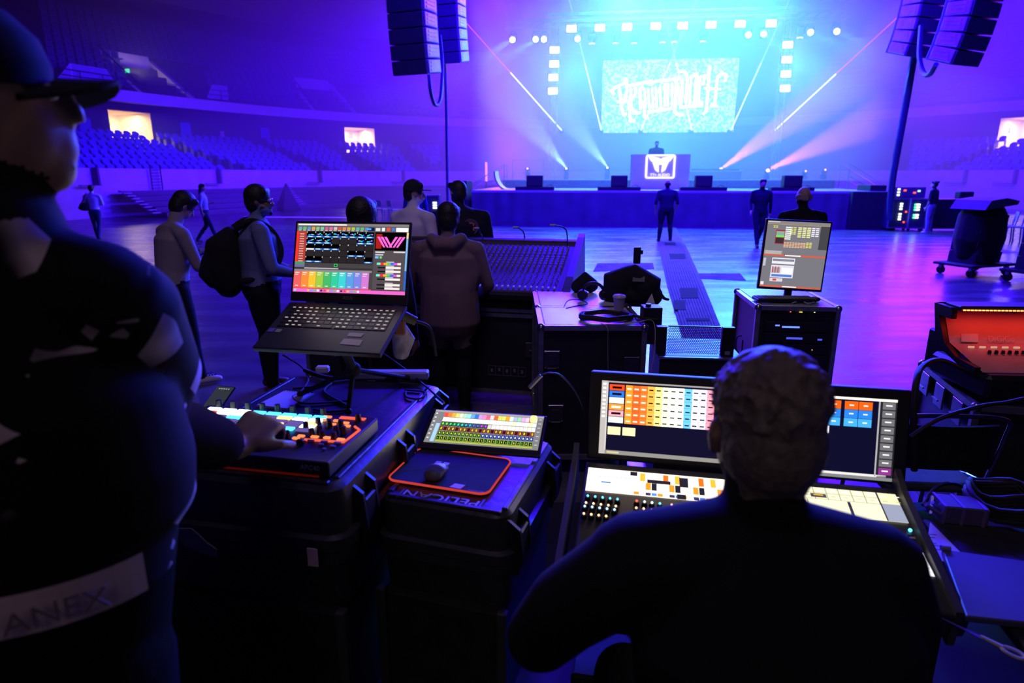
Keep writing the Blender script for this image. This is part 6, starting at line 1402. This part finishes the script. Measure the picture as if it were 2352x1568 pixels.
# perforated grille and dark crate right of the tall case
g0 = at(1495, 822, Y=3.72); g1 = at(1668, 835, Y=3.66); zc_ = .85
Mg = frame((c1.x+.06, c1.y-.16, 0), (1, -.09, 0), (0.09, 1, 0)); gw = .50
cr = thing('dark_crate', 'low dark crate carrying the perforated metal grille', 'crate', M=Mg)
MB().box((gw/2, .26, zc_/2), (gw, .5, zc_), ch=.01).build('body', LAM, cr); mb = MB(); mb.box((gw/2, .012, zc_+.002), (gw, .02, .012)); mb.build('front_edge', ALU, cr)
gr_ = thing('perforated_grille', 'upright perforated metal grille with black end block on the dark crate', 'grille', M=Mg @ Matrix.Translation((.05, .1, zc_)))
gm = MB(); cs = .0125; nx, nz = 27, 17
for i in range(nx):
    for j in range(nz):
        cx = i*cs*.92+.006+(j % 2)*cs*.46; cz = j*cs*.8+.006
        for k in range(3):
            a0, a1 = PI/6+k*PI/3, PI/6+(k+1)*PI/3; p0 = Vector((cx+cs*.54*math.cos(a0), 0, cz+cs*.54*math.sin(a0))); p1 = Vector((cx+cs*.54*math.cos(a1), 0, cz+cs*.54*math.sin(a1)))
            n_ = (p1-p0).cross(Vector((0, 1, 0))).normalized()*.0016; gm.add([p0-n_, p1-n_, p1+n_, p0+n_], [(0, 1, 2, 3)])
gm.build('mesh_panel', BLK, gr_); MB().box((nx*cs*.92+.045, 0, nz*cs*.4), (.075, .04, nz*cs*.8+.012), ch=.003).build('end_block', BLK, gr_)
MB().box((nx*cs*.92+.045, -.022, .02), (.03, .002, .022)).build('small_sticker', P((.3, .25, .4), .6), gr_)
MB().box((nx*cs*.46, 0, nz*cs*.8+.006), (nx*cs*.92, .006, .006)).build('top_rail', ALU, gr_); MB().box((-.035, .02, nz*cs*.4), (.06, .05, nz*cs*.8)).build('left_block', BLK, gr_)
bxp = at(1510, 742, Y=3.98); bx_ = thing('small_black_box', 'small black box with cap standing at the end of the tall case', 'box', (c1.x+.075, c1.y+.22, zc_)); MB().box((0, 0, .12), (.12, .12, .24), ch=.004).build('body', BLK, bx_); MB().cyl((-.02, 0, .24), (-.02, 0, .255), .018, 12).build('cap', BLK, bx_)

# analogue mixing desk on its case
f_r = at(1292, 672, z=1.0); Yaw = R_(-12); xd = Vector((math.cos(Yaw), math.sin(Yaw), 0)); yd = Vector((-xd.y, xd.x, 0)); WD, DD = 2.3, 1.12
tilt = R_(15); Md = frame(f_r-xd*WD, xd, yd*math.cos(tilt)+Vector((0, 0, math.sin(tilt))))
md = thing('analogue_mixing_desk', 'long analogue mixing desk crowded with knobs behind the hooded person', 'mixing console', M=Md)
DSK = P((.085, .06, .10), .6, 0, .08, 3, spec=.2)
MB().box((WD/2, DD/2, -.03), (WD, DD, .06), ch=.01).build('panel', DSK, md)
for x in (-.03, WD+.03): MB().prism([(-.03, -.14), (DD+.05, -.32), (DD+.05, .07), (DD-.05, .07), (.25, .03), (-.03, .0)], x-.03, x+.03, 'x').build('end_cheek', P((.09, .08, .14), .4), md)
MB().box((WD/2, DD+.02, -.03), (WD+.1, .06, .09), ch=.008).build('rear_bridge', P((.03, .03, .05), .4), md); MB().box((WD/2, -.02, -.04), (WD+.06, .05, .06), ch=.01).build('arm_rest', BLKM, md)
NCH = 46; grid = []
for i in range(NCH):
    x = .05+(WD-.1)*(i+.5)/NCH
    for y in (.97, .91, .85, .79, .71, .66, .61, .55, .49): grid.append((x, y))
grid.sort(key=lambda p: (Md @ Vector((p[0], p[1], 0))).length); KN = P((.35, .33, .42), .4)
kb0 = None
vis_ = [g for g in grid if g[0] > .75]
vis_.sort(key=lambda p: (-p[0]*1.0+p[1]*.5)); hundred = set(vis_[:100]); rest = MB()
for g in grid:
    prof = [(.0085, 0), (.008, .012), (.006, .018), (.0005, .018)]
    if g in hundred:
        if kb0 is None: kb0 = MB().lathe(prof, n=8).build('knob', KN, md, smooth=40); kb0.location = (g[0], g[1], 0); continue
        o = kb0.copy(); C.objects.link(o); o.parent = md; o.location = (g[0], g[1], 0)
    else: rest.lathe(prof, (g[0], g[1], 0), 6)
o = rest.build('knob', KN, md); o['kind'] = 'stuff'
tk = MB()
for i in range(NCH+1): tk.box((.05+(WD-.1)*i/NCH, .52, .0008), (.0025, 1.0, .001))
for y in (.58, .745, .81): tk.box((WD/2, y, .001), (WD-.1, .012, .001))
tk.build('channel_lines', P((.10, .08, .15), .5), md)
sm_ = MB()
for i in range(NCH):
    x = .05+(WD-.1)*(i+.5)/NCH
    for j in range(8): sm_.box((x+rnd.uniform(-.01, .01), .16+.038*j, .004), (.008, .006, .006))
o = sm_.build('switch', KN, md); o['kind'] = 'stuff'
fc = None
for i in range(NCH):
    x = .05+(WD-.1)*(i+.5)/NCH
    if fc is None: fc = MB().box((0, 0, .01), (.016, .03, .018), ch=.003).build('fader_cap', P((.8, .78, .85), .4), md); o = fc
    else: o = fc.copy(); C.objects.link(o); o.parent = md
    o.location = (x, .055+.004*(i % 2), 0)
    if i == 31: 
        o.data = o.data.copy(); o.data.materials[0] = P((.6, .05, .08), .4); o['label'] = 'red fader cap'
Mdc = Matrix.Translation((f_r.x, f_r.y, 0)) @ Matrix.Rotation(Yaw, 4, 'Z') @ Matrix.Translation((-WD, .04, 0))
dc = flight('wide flight case and drawer unit under the analogue mixing desk', Mdc, WD-.02, .95, .80, handles=((WD-.22, .5), (WD-.95, .5), (WD-1.5, .5)), name='desk_case')
lbm = MB()
for i in range(5): lbm.tube([(WD-.62+.065*i+dx, -.018, .27+dz) for dx, dz in ((0, 0), (.06, 0), (.06, .08), (0, .08), (0, 0))], .0015, 4); lbm.box((WD-.59+.065*i, -.018, .31+.008*(i % 2)), (.018, .002, .03))
lbm.build('handling_symbols', P((.2, .18, .25), .6), dc)
lid2 = MB(); lid2.box((WD/2, .45, .86), (WD-.1, .8, .1), ch=.01); lid2.build('desk_tray', BLKM, dc)
lid3 = MB(); lid3.box((WD/2, .0, .83), (WD-.06, .03, .03)); lid3.build('tray_rail', ALU, dc)
for i, (a, b_, c, lab) in enumerate((((1207, 555), (1203, 535), (1190, 522), 'short gooseneck lamp at mid rear of the analogue desk'), ((1303, 560), (1300, 528), (1275, 517), 'gooseneck lamp nearest the right end of the analogue desk'), ((1118, 553), (1104, 538), (1100, 524), 'gooseneck lamp beside the man with the emblem'), ((941, 547), (937, 530), (925, 519), 'gooseneck lamp rising right of the laptop'))):
    Yb = (Md @ Vector((WD*.6, DD, 0))).y-(.25 if i == 1 else 0)+(.15*(i == 3)); g = thing('gooseneck_lamp', lab, 'lamp', (0, 0, 0))
    A, B2, C2 = at(*a, Y=Yb), at(*b_, Y=Yb), at(*c, Y=Yb); A.z -= .04
    MB().tube(spl([A, B2, C2]), .007, 6).build('gooseneck', P((.05, .05, .2), .3, .5), g); MB().tube([C2, C2+Vector((-.05, 0, .0))], [.012, .012], 8).build('lamp_head', P((.3, .3, .5), .3, .5), g)

# equipment rack with monitor
r0 = at(1742, 702, z=1.0); r1 = at(1926, 706, z=1.0); xr = (r1-r0); WR = xr.length; Mr = frame((r0.x, r0.y, 0), xr, Vector((-xr.y, xr.x, 0)))
rk = flight('tall equipment rack with dim lights carrying the upright monitor', Mr, WR, .66, 1.0, name='equipment_rack', top=P((.2, .2, .26), .4))
bez_ = MB(); bez_.box((WR/2, -.006, .55), (WR-.09, .012, .80)); bez_.build('gear_well', P((.006, .006, .01), .5), rk)
for i in range(9):
    z = .20+.082*i; g = MB().box((WR/2, -.018, z), (WR-.11, .02, .072), ch=.002).build('gear_panel', P((.014, .014, .02), .35), rk)
    l_ = MB()
    if i in (0, 1): 
        for k in range(6): l_.box((WR*.55, -.03, z-.03+.011*k), (.16, .003, .003))
        l_.build('glowing_slot', EM((.5, .25, .08), .5), g)
    elif i == 8: l_.box((WR*.42, -.03, z), (.12, .003, .012)); l_.box((WR*.25, -.03, z+.01), (.03, .003, .01)); l_.build('blue_readout', EM((.15, .25, 1), 1.5), g)
    elif i == 7: l_.box((WR*.48, -.03, z), (.11, .003, .014)); l_.box((WR*.8, -.03, z-.005), (.03, .003, .012)); l_.build('blue_readout', EM((.08, .1, .9), 1), g)
    else: l_.box((WR*.72, -.03, z), (.006, .003, .006)); l_.box((WR*.2, -.03, z-.01), (.02, .003, .004)); l_.build('indicator_light', EM((.5, .5, 1) if i % 2 else (1, .45, .15), 1.5), g)
for i, (x, c) in enumerate(((.40, (1, .15, .1)), (.53, (1, .7, .1)), (.70, (.6, 1, .3)))): MB().box((WR*x, -.02, .965), (.02 if i == 1 else .008, .004, .005)).build('status_light', EM(c, 2), rk)
x_ = MB().box((WR*.73, -.032, .33), (.02, .003, .04)).build('glowing_tag', EM((.3, .35, .6), .8), rk)  # tag brightened by a glow of its own
Ym = r0.y+.3; ml, mr_ = at(1741, 661, Y=Ym), at(1886, 670, Y=Ym-.06); Mm = frame(ml, mr_-ml, at(1751, 503, Y=Ym+.02)-ml); Wm, Hm = (mr_-ml).length, (at(1751, 503, Y=Ym+.02)-ml).length
mn = thing('upright_monitor', 'nearly square bright monitor with grey panes standing on the rack', 'monitor', M=Mm)
bev(MB().box((Wm/2, Hm/2, -.02), (Wm+.01, Hm+.01, .035)).build('housing', BLK, mn), .005)
it = [(0, 0, 1, 1, U('76747c', 1.15), 0), (0, 0, 1, .04, U('8e8a90')), (.01, .01, .2, .02, U('f0f0f0'), 2), (0, .045, 1, .05, U('c8a050', 1.2), 2), (.86, .05, 1, .40, U('48484e'), 2), (0, .50, 1, .52, U('d85030', 1.3), 3), (.35, .503, .6, .517, U('ffffff', 1.5), 4), (0, .975, 1, .995, U('d85030', 1.3), 3), (.37, .978, .6, .99, U('ffffff', 1.5), 4), (0, .44, .3, .50, U('989496'), 2)]
for (x, y, w_, h_, n, m_, c) in ((.30, .08, .12, .2, 7, 1, 'e0e8e0'), (.38, .08, .1, .12, 5, 2, 'c8c870'), (.50, .08, .22, .16, 6, 3, 'd8d890'), (.72, .08, .13, .14, 5, 2, 'd8d0e0'), (.30, .31, .36, .085, 4, 8, 'd8a880'), (.66, .30, .1, .09, 4, 2, 'd0c860'), (.1, .07, .08, .04, 2, 2, 'c8c860')):
    for i in range(n):
        for j in range(m_): it.append((x+w_*j/m_, y+h_*i/n, x+w_*(j+.8)/m_, y+h_*(i+.6)/n, U(c, 1.4), 2))
it += [(.15, .13, .3, .34, U('a02838', 1.2), 3), (.16, .15, .29, .21, U('90b0a8'), 4), (.16, .21, .29, .24, U('60e060', 1.2), 4), (.16, .25, .29, .33, U('403038'), 4), (.15, .55, .52, .64, U('d8d8e0', 1.3), 3), (.16, .565, .51, .60, U('8a8a98'), 4), (.15, .66, .52, .85, U('d0ccd8', 1.3), 3), (.165, .69, .30, .78, U('a8a8b0'), 4), (.33, .70, .50, .79, U('f4f4f4', 1.3), 4), (.17, .80, .5, .835, U('4a78c8', 1.2), 4), (.15, .86, .36, .91, U('d0c8d0', 1.2), 3), (.2, .87, .26, .90, U('d04040', 1.2), 4), (.01, .56, .05, .68, U('c8c8d8'), 3), (.01, .92, .06, .97, U('e0e0e8', 1.2), 3)]
for i in range(3): it.append((.17+.045*i, .68, .185+.045*i, .78, U('c04050', 1.1), 5))
for i in range(4): it.append((.02, .45+.012*i, .28, .455+.012*i, U('e0dcdc'), 3))
ui(mn, Matrix.Translation((.008, .014, 0)), Wm-.016, Hm-.022, it)
MB().box((Wm/2, -.03, -.03), (.05, .1, .03)).build('stand_neck', BLK, mn); MB().box((Wm*.48, -.068, .02), (.26, .012, .18), ch=.003).build('stand_foot', BLK, mn)
kp = at(1800, 690, z=1.012); kb_ = thing('keyboard', 'black keyboard in front of the upright monitor', 'keyboard', kp, R_(-3)); MB().box((0, 0, .012), (.42, .14, .02), ch=.004).build('case', BLK, kb_)
mb = MB()
for i in range(15):
    for j in range(5): mb.box((-.19+.027*i, -.052+.026*j, .024), (.022, .02, .006))
mb.build('keys', P((.04, .04, .05), .6), kb_)
m2 = thing('mouse', 'small black mouse on the rack right of the keyboard', 'mouse', at(1872, 690, z=1.012)); bd = Body(); bd.limb([(0, -.03, .014), (0, .03, .012)], [(.028, .016), (.026, .014)], BLK); bd.build('shell', Matrix(), .006, 2, m2)
cable('thin white lead on the rack top before the keyboard', [at(1820, 696, z=1.014), at(1840, 691, z=1.016), at(1855, 697, z=1.014), at(1870, 694, z=1.014)], .005, P((.5, .48, .6), .5))
cable('thin black cable looping at the left side of the rack', [at(1704, 770, Y=4.4), at(1692, 775, Y=4.4), at(1690, 800, Y=4.4), at(1702, 812, Y=4.4), at(1706, 780, Y=4.4)], .006)

# red-lit console on its case at the right edge
e0 = at(2120, 832, z=.76); e1 = at(2243, 930, z=.76); yv = (e0-e1); LD = yv.length; yv.normalize(); xv = Vector((yv.y, -yv.x, 0)); Mq = frame((e1.x, e1.y, 0), xv, yv)
dc2 = flight('wide flight case under the red-lit console at the right edge', Mq, 1.5, LD, .76, handles=((.5, .5), (1.1, .5)), casters=False)
for y in (.18, LD*.55, LD*.85): h = MB(); h.box((-.012, y, .66), (.01, .13, .13), ch=.002); h.tube([(-.03, y-.04, .64), (-.03, y+.04, .64)], .006, 6); h.build('side_latch', P((.25, .22, .35), .3, .8), dc2)
t0_ = at(2196, 706, Y=e1.y+.35); Mz = Matrix.Translation((t0_.x, t0_.y, 0)) @ Matrix.Rotation(R_(-3), 4, 'Z')
dg_ = thing('digital_mixing_console', 'mixing console with red-lit meter bridge at the right edge', 'mixing console', M=Mz)
WZ = 1.25; ztop_ = t0_.z; zb_ = .98
RED = P((.75, .08, .04), .5); 
MB().prism([(-.28, zb_-.04), (.02, zb_-.02), (.14, ztop_-.03), (.12, ztop_), (.0, ztop_+.0), (-.02, ztop_-.02), (-.02, ztop_-.06), (.09, ztop_-.06), (.0, zb_+.02), (-.28, zb_-.1)], -.03, 0, 'x').build('end_cheek', BLK, dg_)
bkp = MB(); bkp.add([(0, .0, zb_+.02), (WZ, .0, zb_+.02), (WZ, .10, ztop_-.03), (0, .10, ztop_-.03)], [(0, 1, 2, 3)]); bkp.build('meter_panel', P((.55, .5, .5), .55, 0, .08, 3), dg_)
MB().box((WZ/2, .03, ztop_), (WZ, .14, .03), ch=.006).build('top_hood', BLK, dg_); MB().box((WZ/2, .14, (ztop_+zb_)/2), (WZ, .05, ztop_-zb_), R=Matrix.Rotation(-.3, 3, 'X')).build('rear_shell', BLK, dg_)
ls = MB()
for i in range(60): ls.box((.02+.02*i, -.044, ztop_-.006), (.014, .004, .007))
ls.build('led_strip', EM((1, .25, .06), 3.5), dg_)
l = lamp('AREA', 'red_strip_light', Mz @ Vector((WZ/2, -.03, ztop_-.025)), Mz @ Vector((WZ/2, .02, zb_)), (1, .012, .004), .9, WZ, 150, shape=.03)
sf = MB(); sf.add([(0, 0, zb_+.02), (WZ, 0, zb_+.02), (WZ, -.30, zb_-.06), (0, -.30, zb_-.06)], [(0, 3, 2, 1)]); sf.build('work_surface', P((.5, .3, .3), .5), dg_)
MB().box((WZ/2, -.1, zb_-.13), (WZ, .5, .13), ch=.02).build('lower_body', BLK, dg_)
MB().box((.10, -.003, zb_+.05), (.09, .004, .045), R=Matrix.Rotation(-.35, 3, 'X')).build('white_sticker', P((.8, .75, .75), .6), dg_)
text('maker_letters', 'DiGiCo', .045, P((.8, .78, .8), .5), dg_, Matrix.Translation((.27, -.004, zb_+.045)) @ Matrix.Rotation(R_(72), 4, 'X'), .001)
for i in range(14): MB().box((.08+.06*i, -.06, zb_+.012), (.03, .008, .01)).build('lit_button', EM((1, .45, .3), .7), dg_)
for i in range(8): k = knob(dg_, .14+.035*i, -.12, .009, .016, zb_-.006)
brk = Body(); brk.limb([(.32, .03, zb_+.20), (.42, .035, zb_+.215), (.50, .035, zb_+.20)], [(.03, .02), (.045, .02), (.035, .02)], BLK); brk.build('monitor_bracket', Matrix(), .01, 1, dg_)
blkp = at(2190, 815, Y=e1.y+.62); o = MB().box((0, 0, .10), (.22, .2, .24), ch=.01).build('power_supply_block', BLK); o.location = (blkp.x, blkp.y, .76+.02); tag(o, 'black power block behind the red-lit console', 'power supply')

# speakers on wheeled boards, right
def dolly(px, py, Yd, label, lab2, sc=1.0, mirror=False):
    p = at(px, py, Y=Yd); r = thing('wheeled_board', lab2, 'dolly', (p.x, p.y, 0), R_(20))
    bd_ = MB().box((0, 0, .21), (1.25, .8, .05), ch=.01).build('board', BLKM, r)
    for x in (-.5, .5):
        for y in (-.3, .3):
            c = MB().cyl((x-.03, y, .075), (x+.03, y, .075), .075, 14).build('caster', RUB, r); MB().box((x, y, .16), (.08, .06, .08)).build('caster_fork', METAL, c)
    s = thing('speaker_stack', label, 'speaker', (p.x, p.y, .235), R_(20))
    for i in range(4):
        sh = .10*math.sin((i)*.9)+(.08*i-.12)
        MB().prism([(-.42+(.03*i), .31*i), (.32, .31*i+.02), (.36, .31*i+.30), (-.40+(.03*i), .31*i+.30)], -.32, .32, 'y').build('cabinet', P((.03, .03, .05), .5), s)
        MB().tube([(-.47+.03*i, -.3, .31*i+.05), (-.49+.03*i, -.3, .31*i+.15), (-.47+.03*i, -.3, .31*i+.25), (-.41+.03*i, -.3, .31*i+.25), (-.42+.03*i, -.3, .31*i+.05), (-.47+.03*i, -.3, .31*i+.05)], .012, 5).build('side_grip', BLKM, s)
    s.scale = (.9, .9, .76)
    return s
s1_ = dolly(2236, 612, 12.6, 'slanted speaker stack under a soft cover on a wheeled board', 'wheeled board under the covered speaker stack')
cv = Body(); cv.limb([(0, 0, .1), (0, 0, .6), (0, 0, 1.2)], [(.50, .42), (.60, .50), (.56, .46)], CLOTHB); cv.limb([(-.15, -.05, .5), (-.1, -.05, 1.15)], [(.45, .42), (.45, .42)], CLOTHB)
co = cv.build('fabric_cover', Matrix.Translation(s1_.location) @ Matrix.Rotation(R_(20), 4, 'Z') @ Matrix.Translation((.0, 0, .05)) @ Matrix.Diagonal((.82, .82, .72, 1)), .04, 2); tag(co, 'black fabric cover draped over the speaker stack', 'cover'); co2 = MB().prism([(-.58, 1.38), (.5, 1.50), (.54, 1.60), (.1, 1.68), (-.42, 1.62)], -.42, .42, 'y').build('flat_top', P((.10, .10, .18), .6), co)
dolly(2395, 640, 11.6, 'uncovered speaker stack cut off by the right edge', 'wheeled board under the uncovered speaker stack')

# hanging line arrays
ARR = P((.10, .09, .17), .5, 0, .1, 5); GRL = P((.55, .5, .6), .4, .3)
def array(label, px, py, Yd, Wd, n, side, tilt0):
    p = at(px, py, Y=Yd); r = thing('hanging_line_array', label, 'speaker array', (p.x, p.y, p.z), R_(side*22))
    z = 0; y = 0; h = .34
    for i in range(n):
        a = tilt0*max(0, 1-i/5); R3 = Matrix.Rotation(a, 3, 'X')
        c = MB(); c.box((0, y, z+h/2), (Wd, .75, h-.012), R=R3, ch=.015); o = c.build('cabinet', ARR, r)
        g = MB(); g.box((side*-(Wd/2+.01)*1.0, y-.05, z+h/2), (.09, .6, h-.04), R=R3, ch=.015)
        for k in range(3): g.box((side*-(Wd/2+.05), y-.05, z+h*(.25+.25*k)), (.03, .4, .05), R=R3)
        g.build('bright_edge', GRL, o)
        z += h*math.cos(a); y -= h*math.sin(a)*.9
    mb = MB()
    for x in (-.4*Wd, .4*Wd): mb.tube([(x, y, z), (x*.5, y, z+6)], .02, 5)
    mb.build('hoist_chain', BLK, r); MB().box((0, y, z+.05), (Wd, .8, .08)).build('rigging_frame', BLK, r)
    return p
array('larger hanging speaker array, left pair', 958, 172, 17.0, .98, 10, -1, .16); array('smaller hanging speaker array nearer the stage, left pair', 1042, 145, 23, .82, 11, -1, .2)
array('smaller hanging speaker array nearer the stage, right pair', 2085, 128, 21, 1.0, 11, 1, .3); array('larger hanging speaker array, right pair', 2190, 146, 17, 1.0, 10, 1, .32)
HC_ = P((.03, .03, .10), .6)
cable('looped cable bundle hanging below the left arrays', [at(985, 172, Y=18), at(990, 215, Y=18), at(1000, 241, Y=18.5), at(1012, 225, Y=19), at(1016, 150, Y=20), at(1010, 80, Y=20)], .05, HC_)
cable('looped cable bundle hanging below the right arrays', [at(2116, 60, Y=20), at(2112, 130, Y=19.5), at(2122, 168, Y=19), at(2136, 170, Y=18.5), at(2150, 148, Y=18)], .07, HC_)
cable('straight cable dropping from the left array towards the stage end', [at(1018, 100, Y=23), at(1024, 200, Y=23), at(1026, 300, Y=23), at(1028, 440, Y=23), at(1029, 520, Y=23)], .055, HC_)
cable('thick leaning cable bundle dropping from the right array to the floor', [at(2102, 110, Y=21.5), at(2082, 230, Y=21.8), at(2064, 330, Y=22), at(2049, 420, Y=22.3), at(2044, 505, Y=22.6)], .11, HC_)

# amplifier racks near the stage ends
def amp(px, Yd, W, H, label, leds, cols=((.9, 1, .9),)):
    p = at(px, 480, Y=Yd); r = thing('amplifier_rack', label, 'amplifier rack', (p.x, Yd, 0))
    MB().box((0, .3, H/2+.08), (W, .6, H), ch=.01).build('case', P((.03, .03, .06), .5), r)
    e = MB()
    for x in (-W/2, W/2): e.box((x, -.005, H/2+.08), (.05, .03, H))
    for z in (.1, H+.06): e.box((0, -.005, z), (W, .03, .05))
    e.build('edging', P((.3, .28, .4), .4, .5), r)
    for i, (x, z, w_, c) in enumerate(leds): MB().box((x, -.03, z), (w_, .03, .06)).build('lit_meter', EM(c, 2.2), r)
    for x in (-W/2+.1, W/2-.1): MB().cyl((x-.03, .1, .05), (x+.03, .1, .05), .05, 10).build('caster', RUB, r)
    return r
Wc_, Gc, Rc = (.85, 1, .9), (.1, 1, .5), (1, .1, .08)
amp(962, 23.5, .5, 1.15, 'amplifier rack with lit meters beside the man in the cap', [(.1, z, .14, Wc_) for z in (.95, .86, .77, .55, .46)])
amp(993, 23.6, .5, 1.15, 'amplifier rack with lit meters behind the hooded person', [(.1, z, .14, Wc_) for z in (.95, .86, .77, .60, .50, .41)] + [(-.2, .7, .04, Rc)])
amp(2068, 23.0, .75, 1.05, 'amplifier rack with two lit meter columns at the right stage end', [(0, z, .09, Wc_) for z in (.94, .85, .76, .58, .49, .40)] + [(.2, .66, .04, Rc), (.17, .3, .04, Rc)])
amp(2110, 22.8, .6, 1.05, 'amplifier rack with green lit meters beside the standing technician', [(-.05, z, .12, Wc_) for z in (.92, .83, .74, .56, .47)] + [(-.15, z, .05, Gc) for z in (.92, .83, .74, .56, .47)])
p = at(2100, 440, Y=23.2); o = thing('patch_unit', 'small patch unit with red and white lights on the right racks', 'patch unit', (p.x-.2, 23.1, 1.14)); MB().box((0, .15, .19), (1.1, .3, .38), ch=.01).build('body', P((.12, .1, .2), .5), o)
for x, z, c in ((-.42, .3, Wc_), (-.42, .2, Wc_), (-.42, .1, Wc_), (-.2, .26, Rc), (.15, .18, Rc), (.3, .24, (.4, .8, 1))): MB().box((x, -.01, z), (.09, .02, .06)).build('small_light', EM(c, 1.8), o)
p = at(2205, 470, Y=22.5); M_ = Matrix.Translation((p.x-.95, 22.4, 0)); flight('long low flight case behind the covered speakers', M_, 1.9, .7, 1.12, casters=True)
o = thing('road_case', 'small dark case lying on the long flight case', 'case', (p.x+.3, 22.8, 1.13)); MB().box((0, 0, .12), (.5, .3, .24), ch=.03).build('body', BLKM, o)
# metal chairs
def mchair(px, Yd, rz, label, grp):
    p = at(px, 480, Y=Yd); r = thing('metal_chair', label, 'chair', (p.x, Yd, 0), rz, grp)
    m = P((.5, .48, .6), .35, .6)
    for x in (-.2, .2):
        MB().tube([(x, -.2, 0), (x, -.17, .45), (x, -.24, .88)], .022, 6).build('back_leg', m, r); MB().tube([(x, .22, 0), (x, .2, .45)], .022, 6).build('front_leg', m, r)
    MB().box((0, .02, .46), (.44, .44, .04), ch=.01).build('seat', P((.25, .22, .4), .6), r); MB().box((0, -.225, .73), (.42, .03, .28), R=Matrix.Rotation(.12, 3, 'X'), ch=.008).build('backrest', P((.3, .26, .5), .6), r)
for i, px in enumerate((862, 880, 905)): mchair(px, 29-.3*i, R_(-35-10*i), ['metal chair farthest left of three before the bleachers', 'middle metal chair of three before the bleachers', 'metal chair nearest the man in the cap'][i], 'metal chairs before the bleachers')
for i, px in enumerate((2290, 2318, 2340)): mchair(px, 19.5-.4*i, R_(60), ['metal chair beside the covered speaker stack', 'middle metal chair of the row between the speaker stacks', 'metal chair nearest the uncovered speakers'][i], 'metal chairs between the speaker stacks')
mchair(432, 16.5, R_(-20), 'metal chair partly hidden by the man with the phone', 'metal chairs before the bleachers') if False else None
for k in range(int(1)):
    mb, gm2, par = GOLD; mb.build('gold_print', gm2, par)
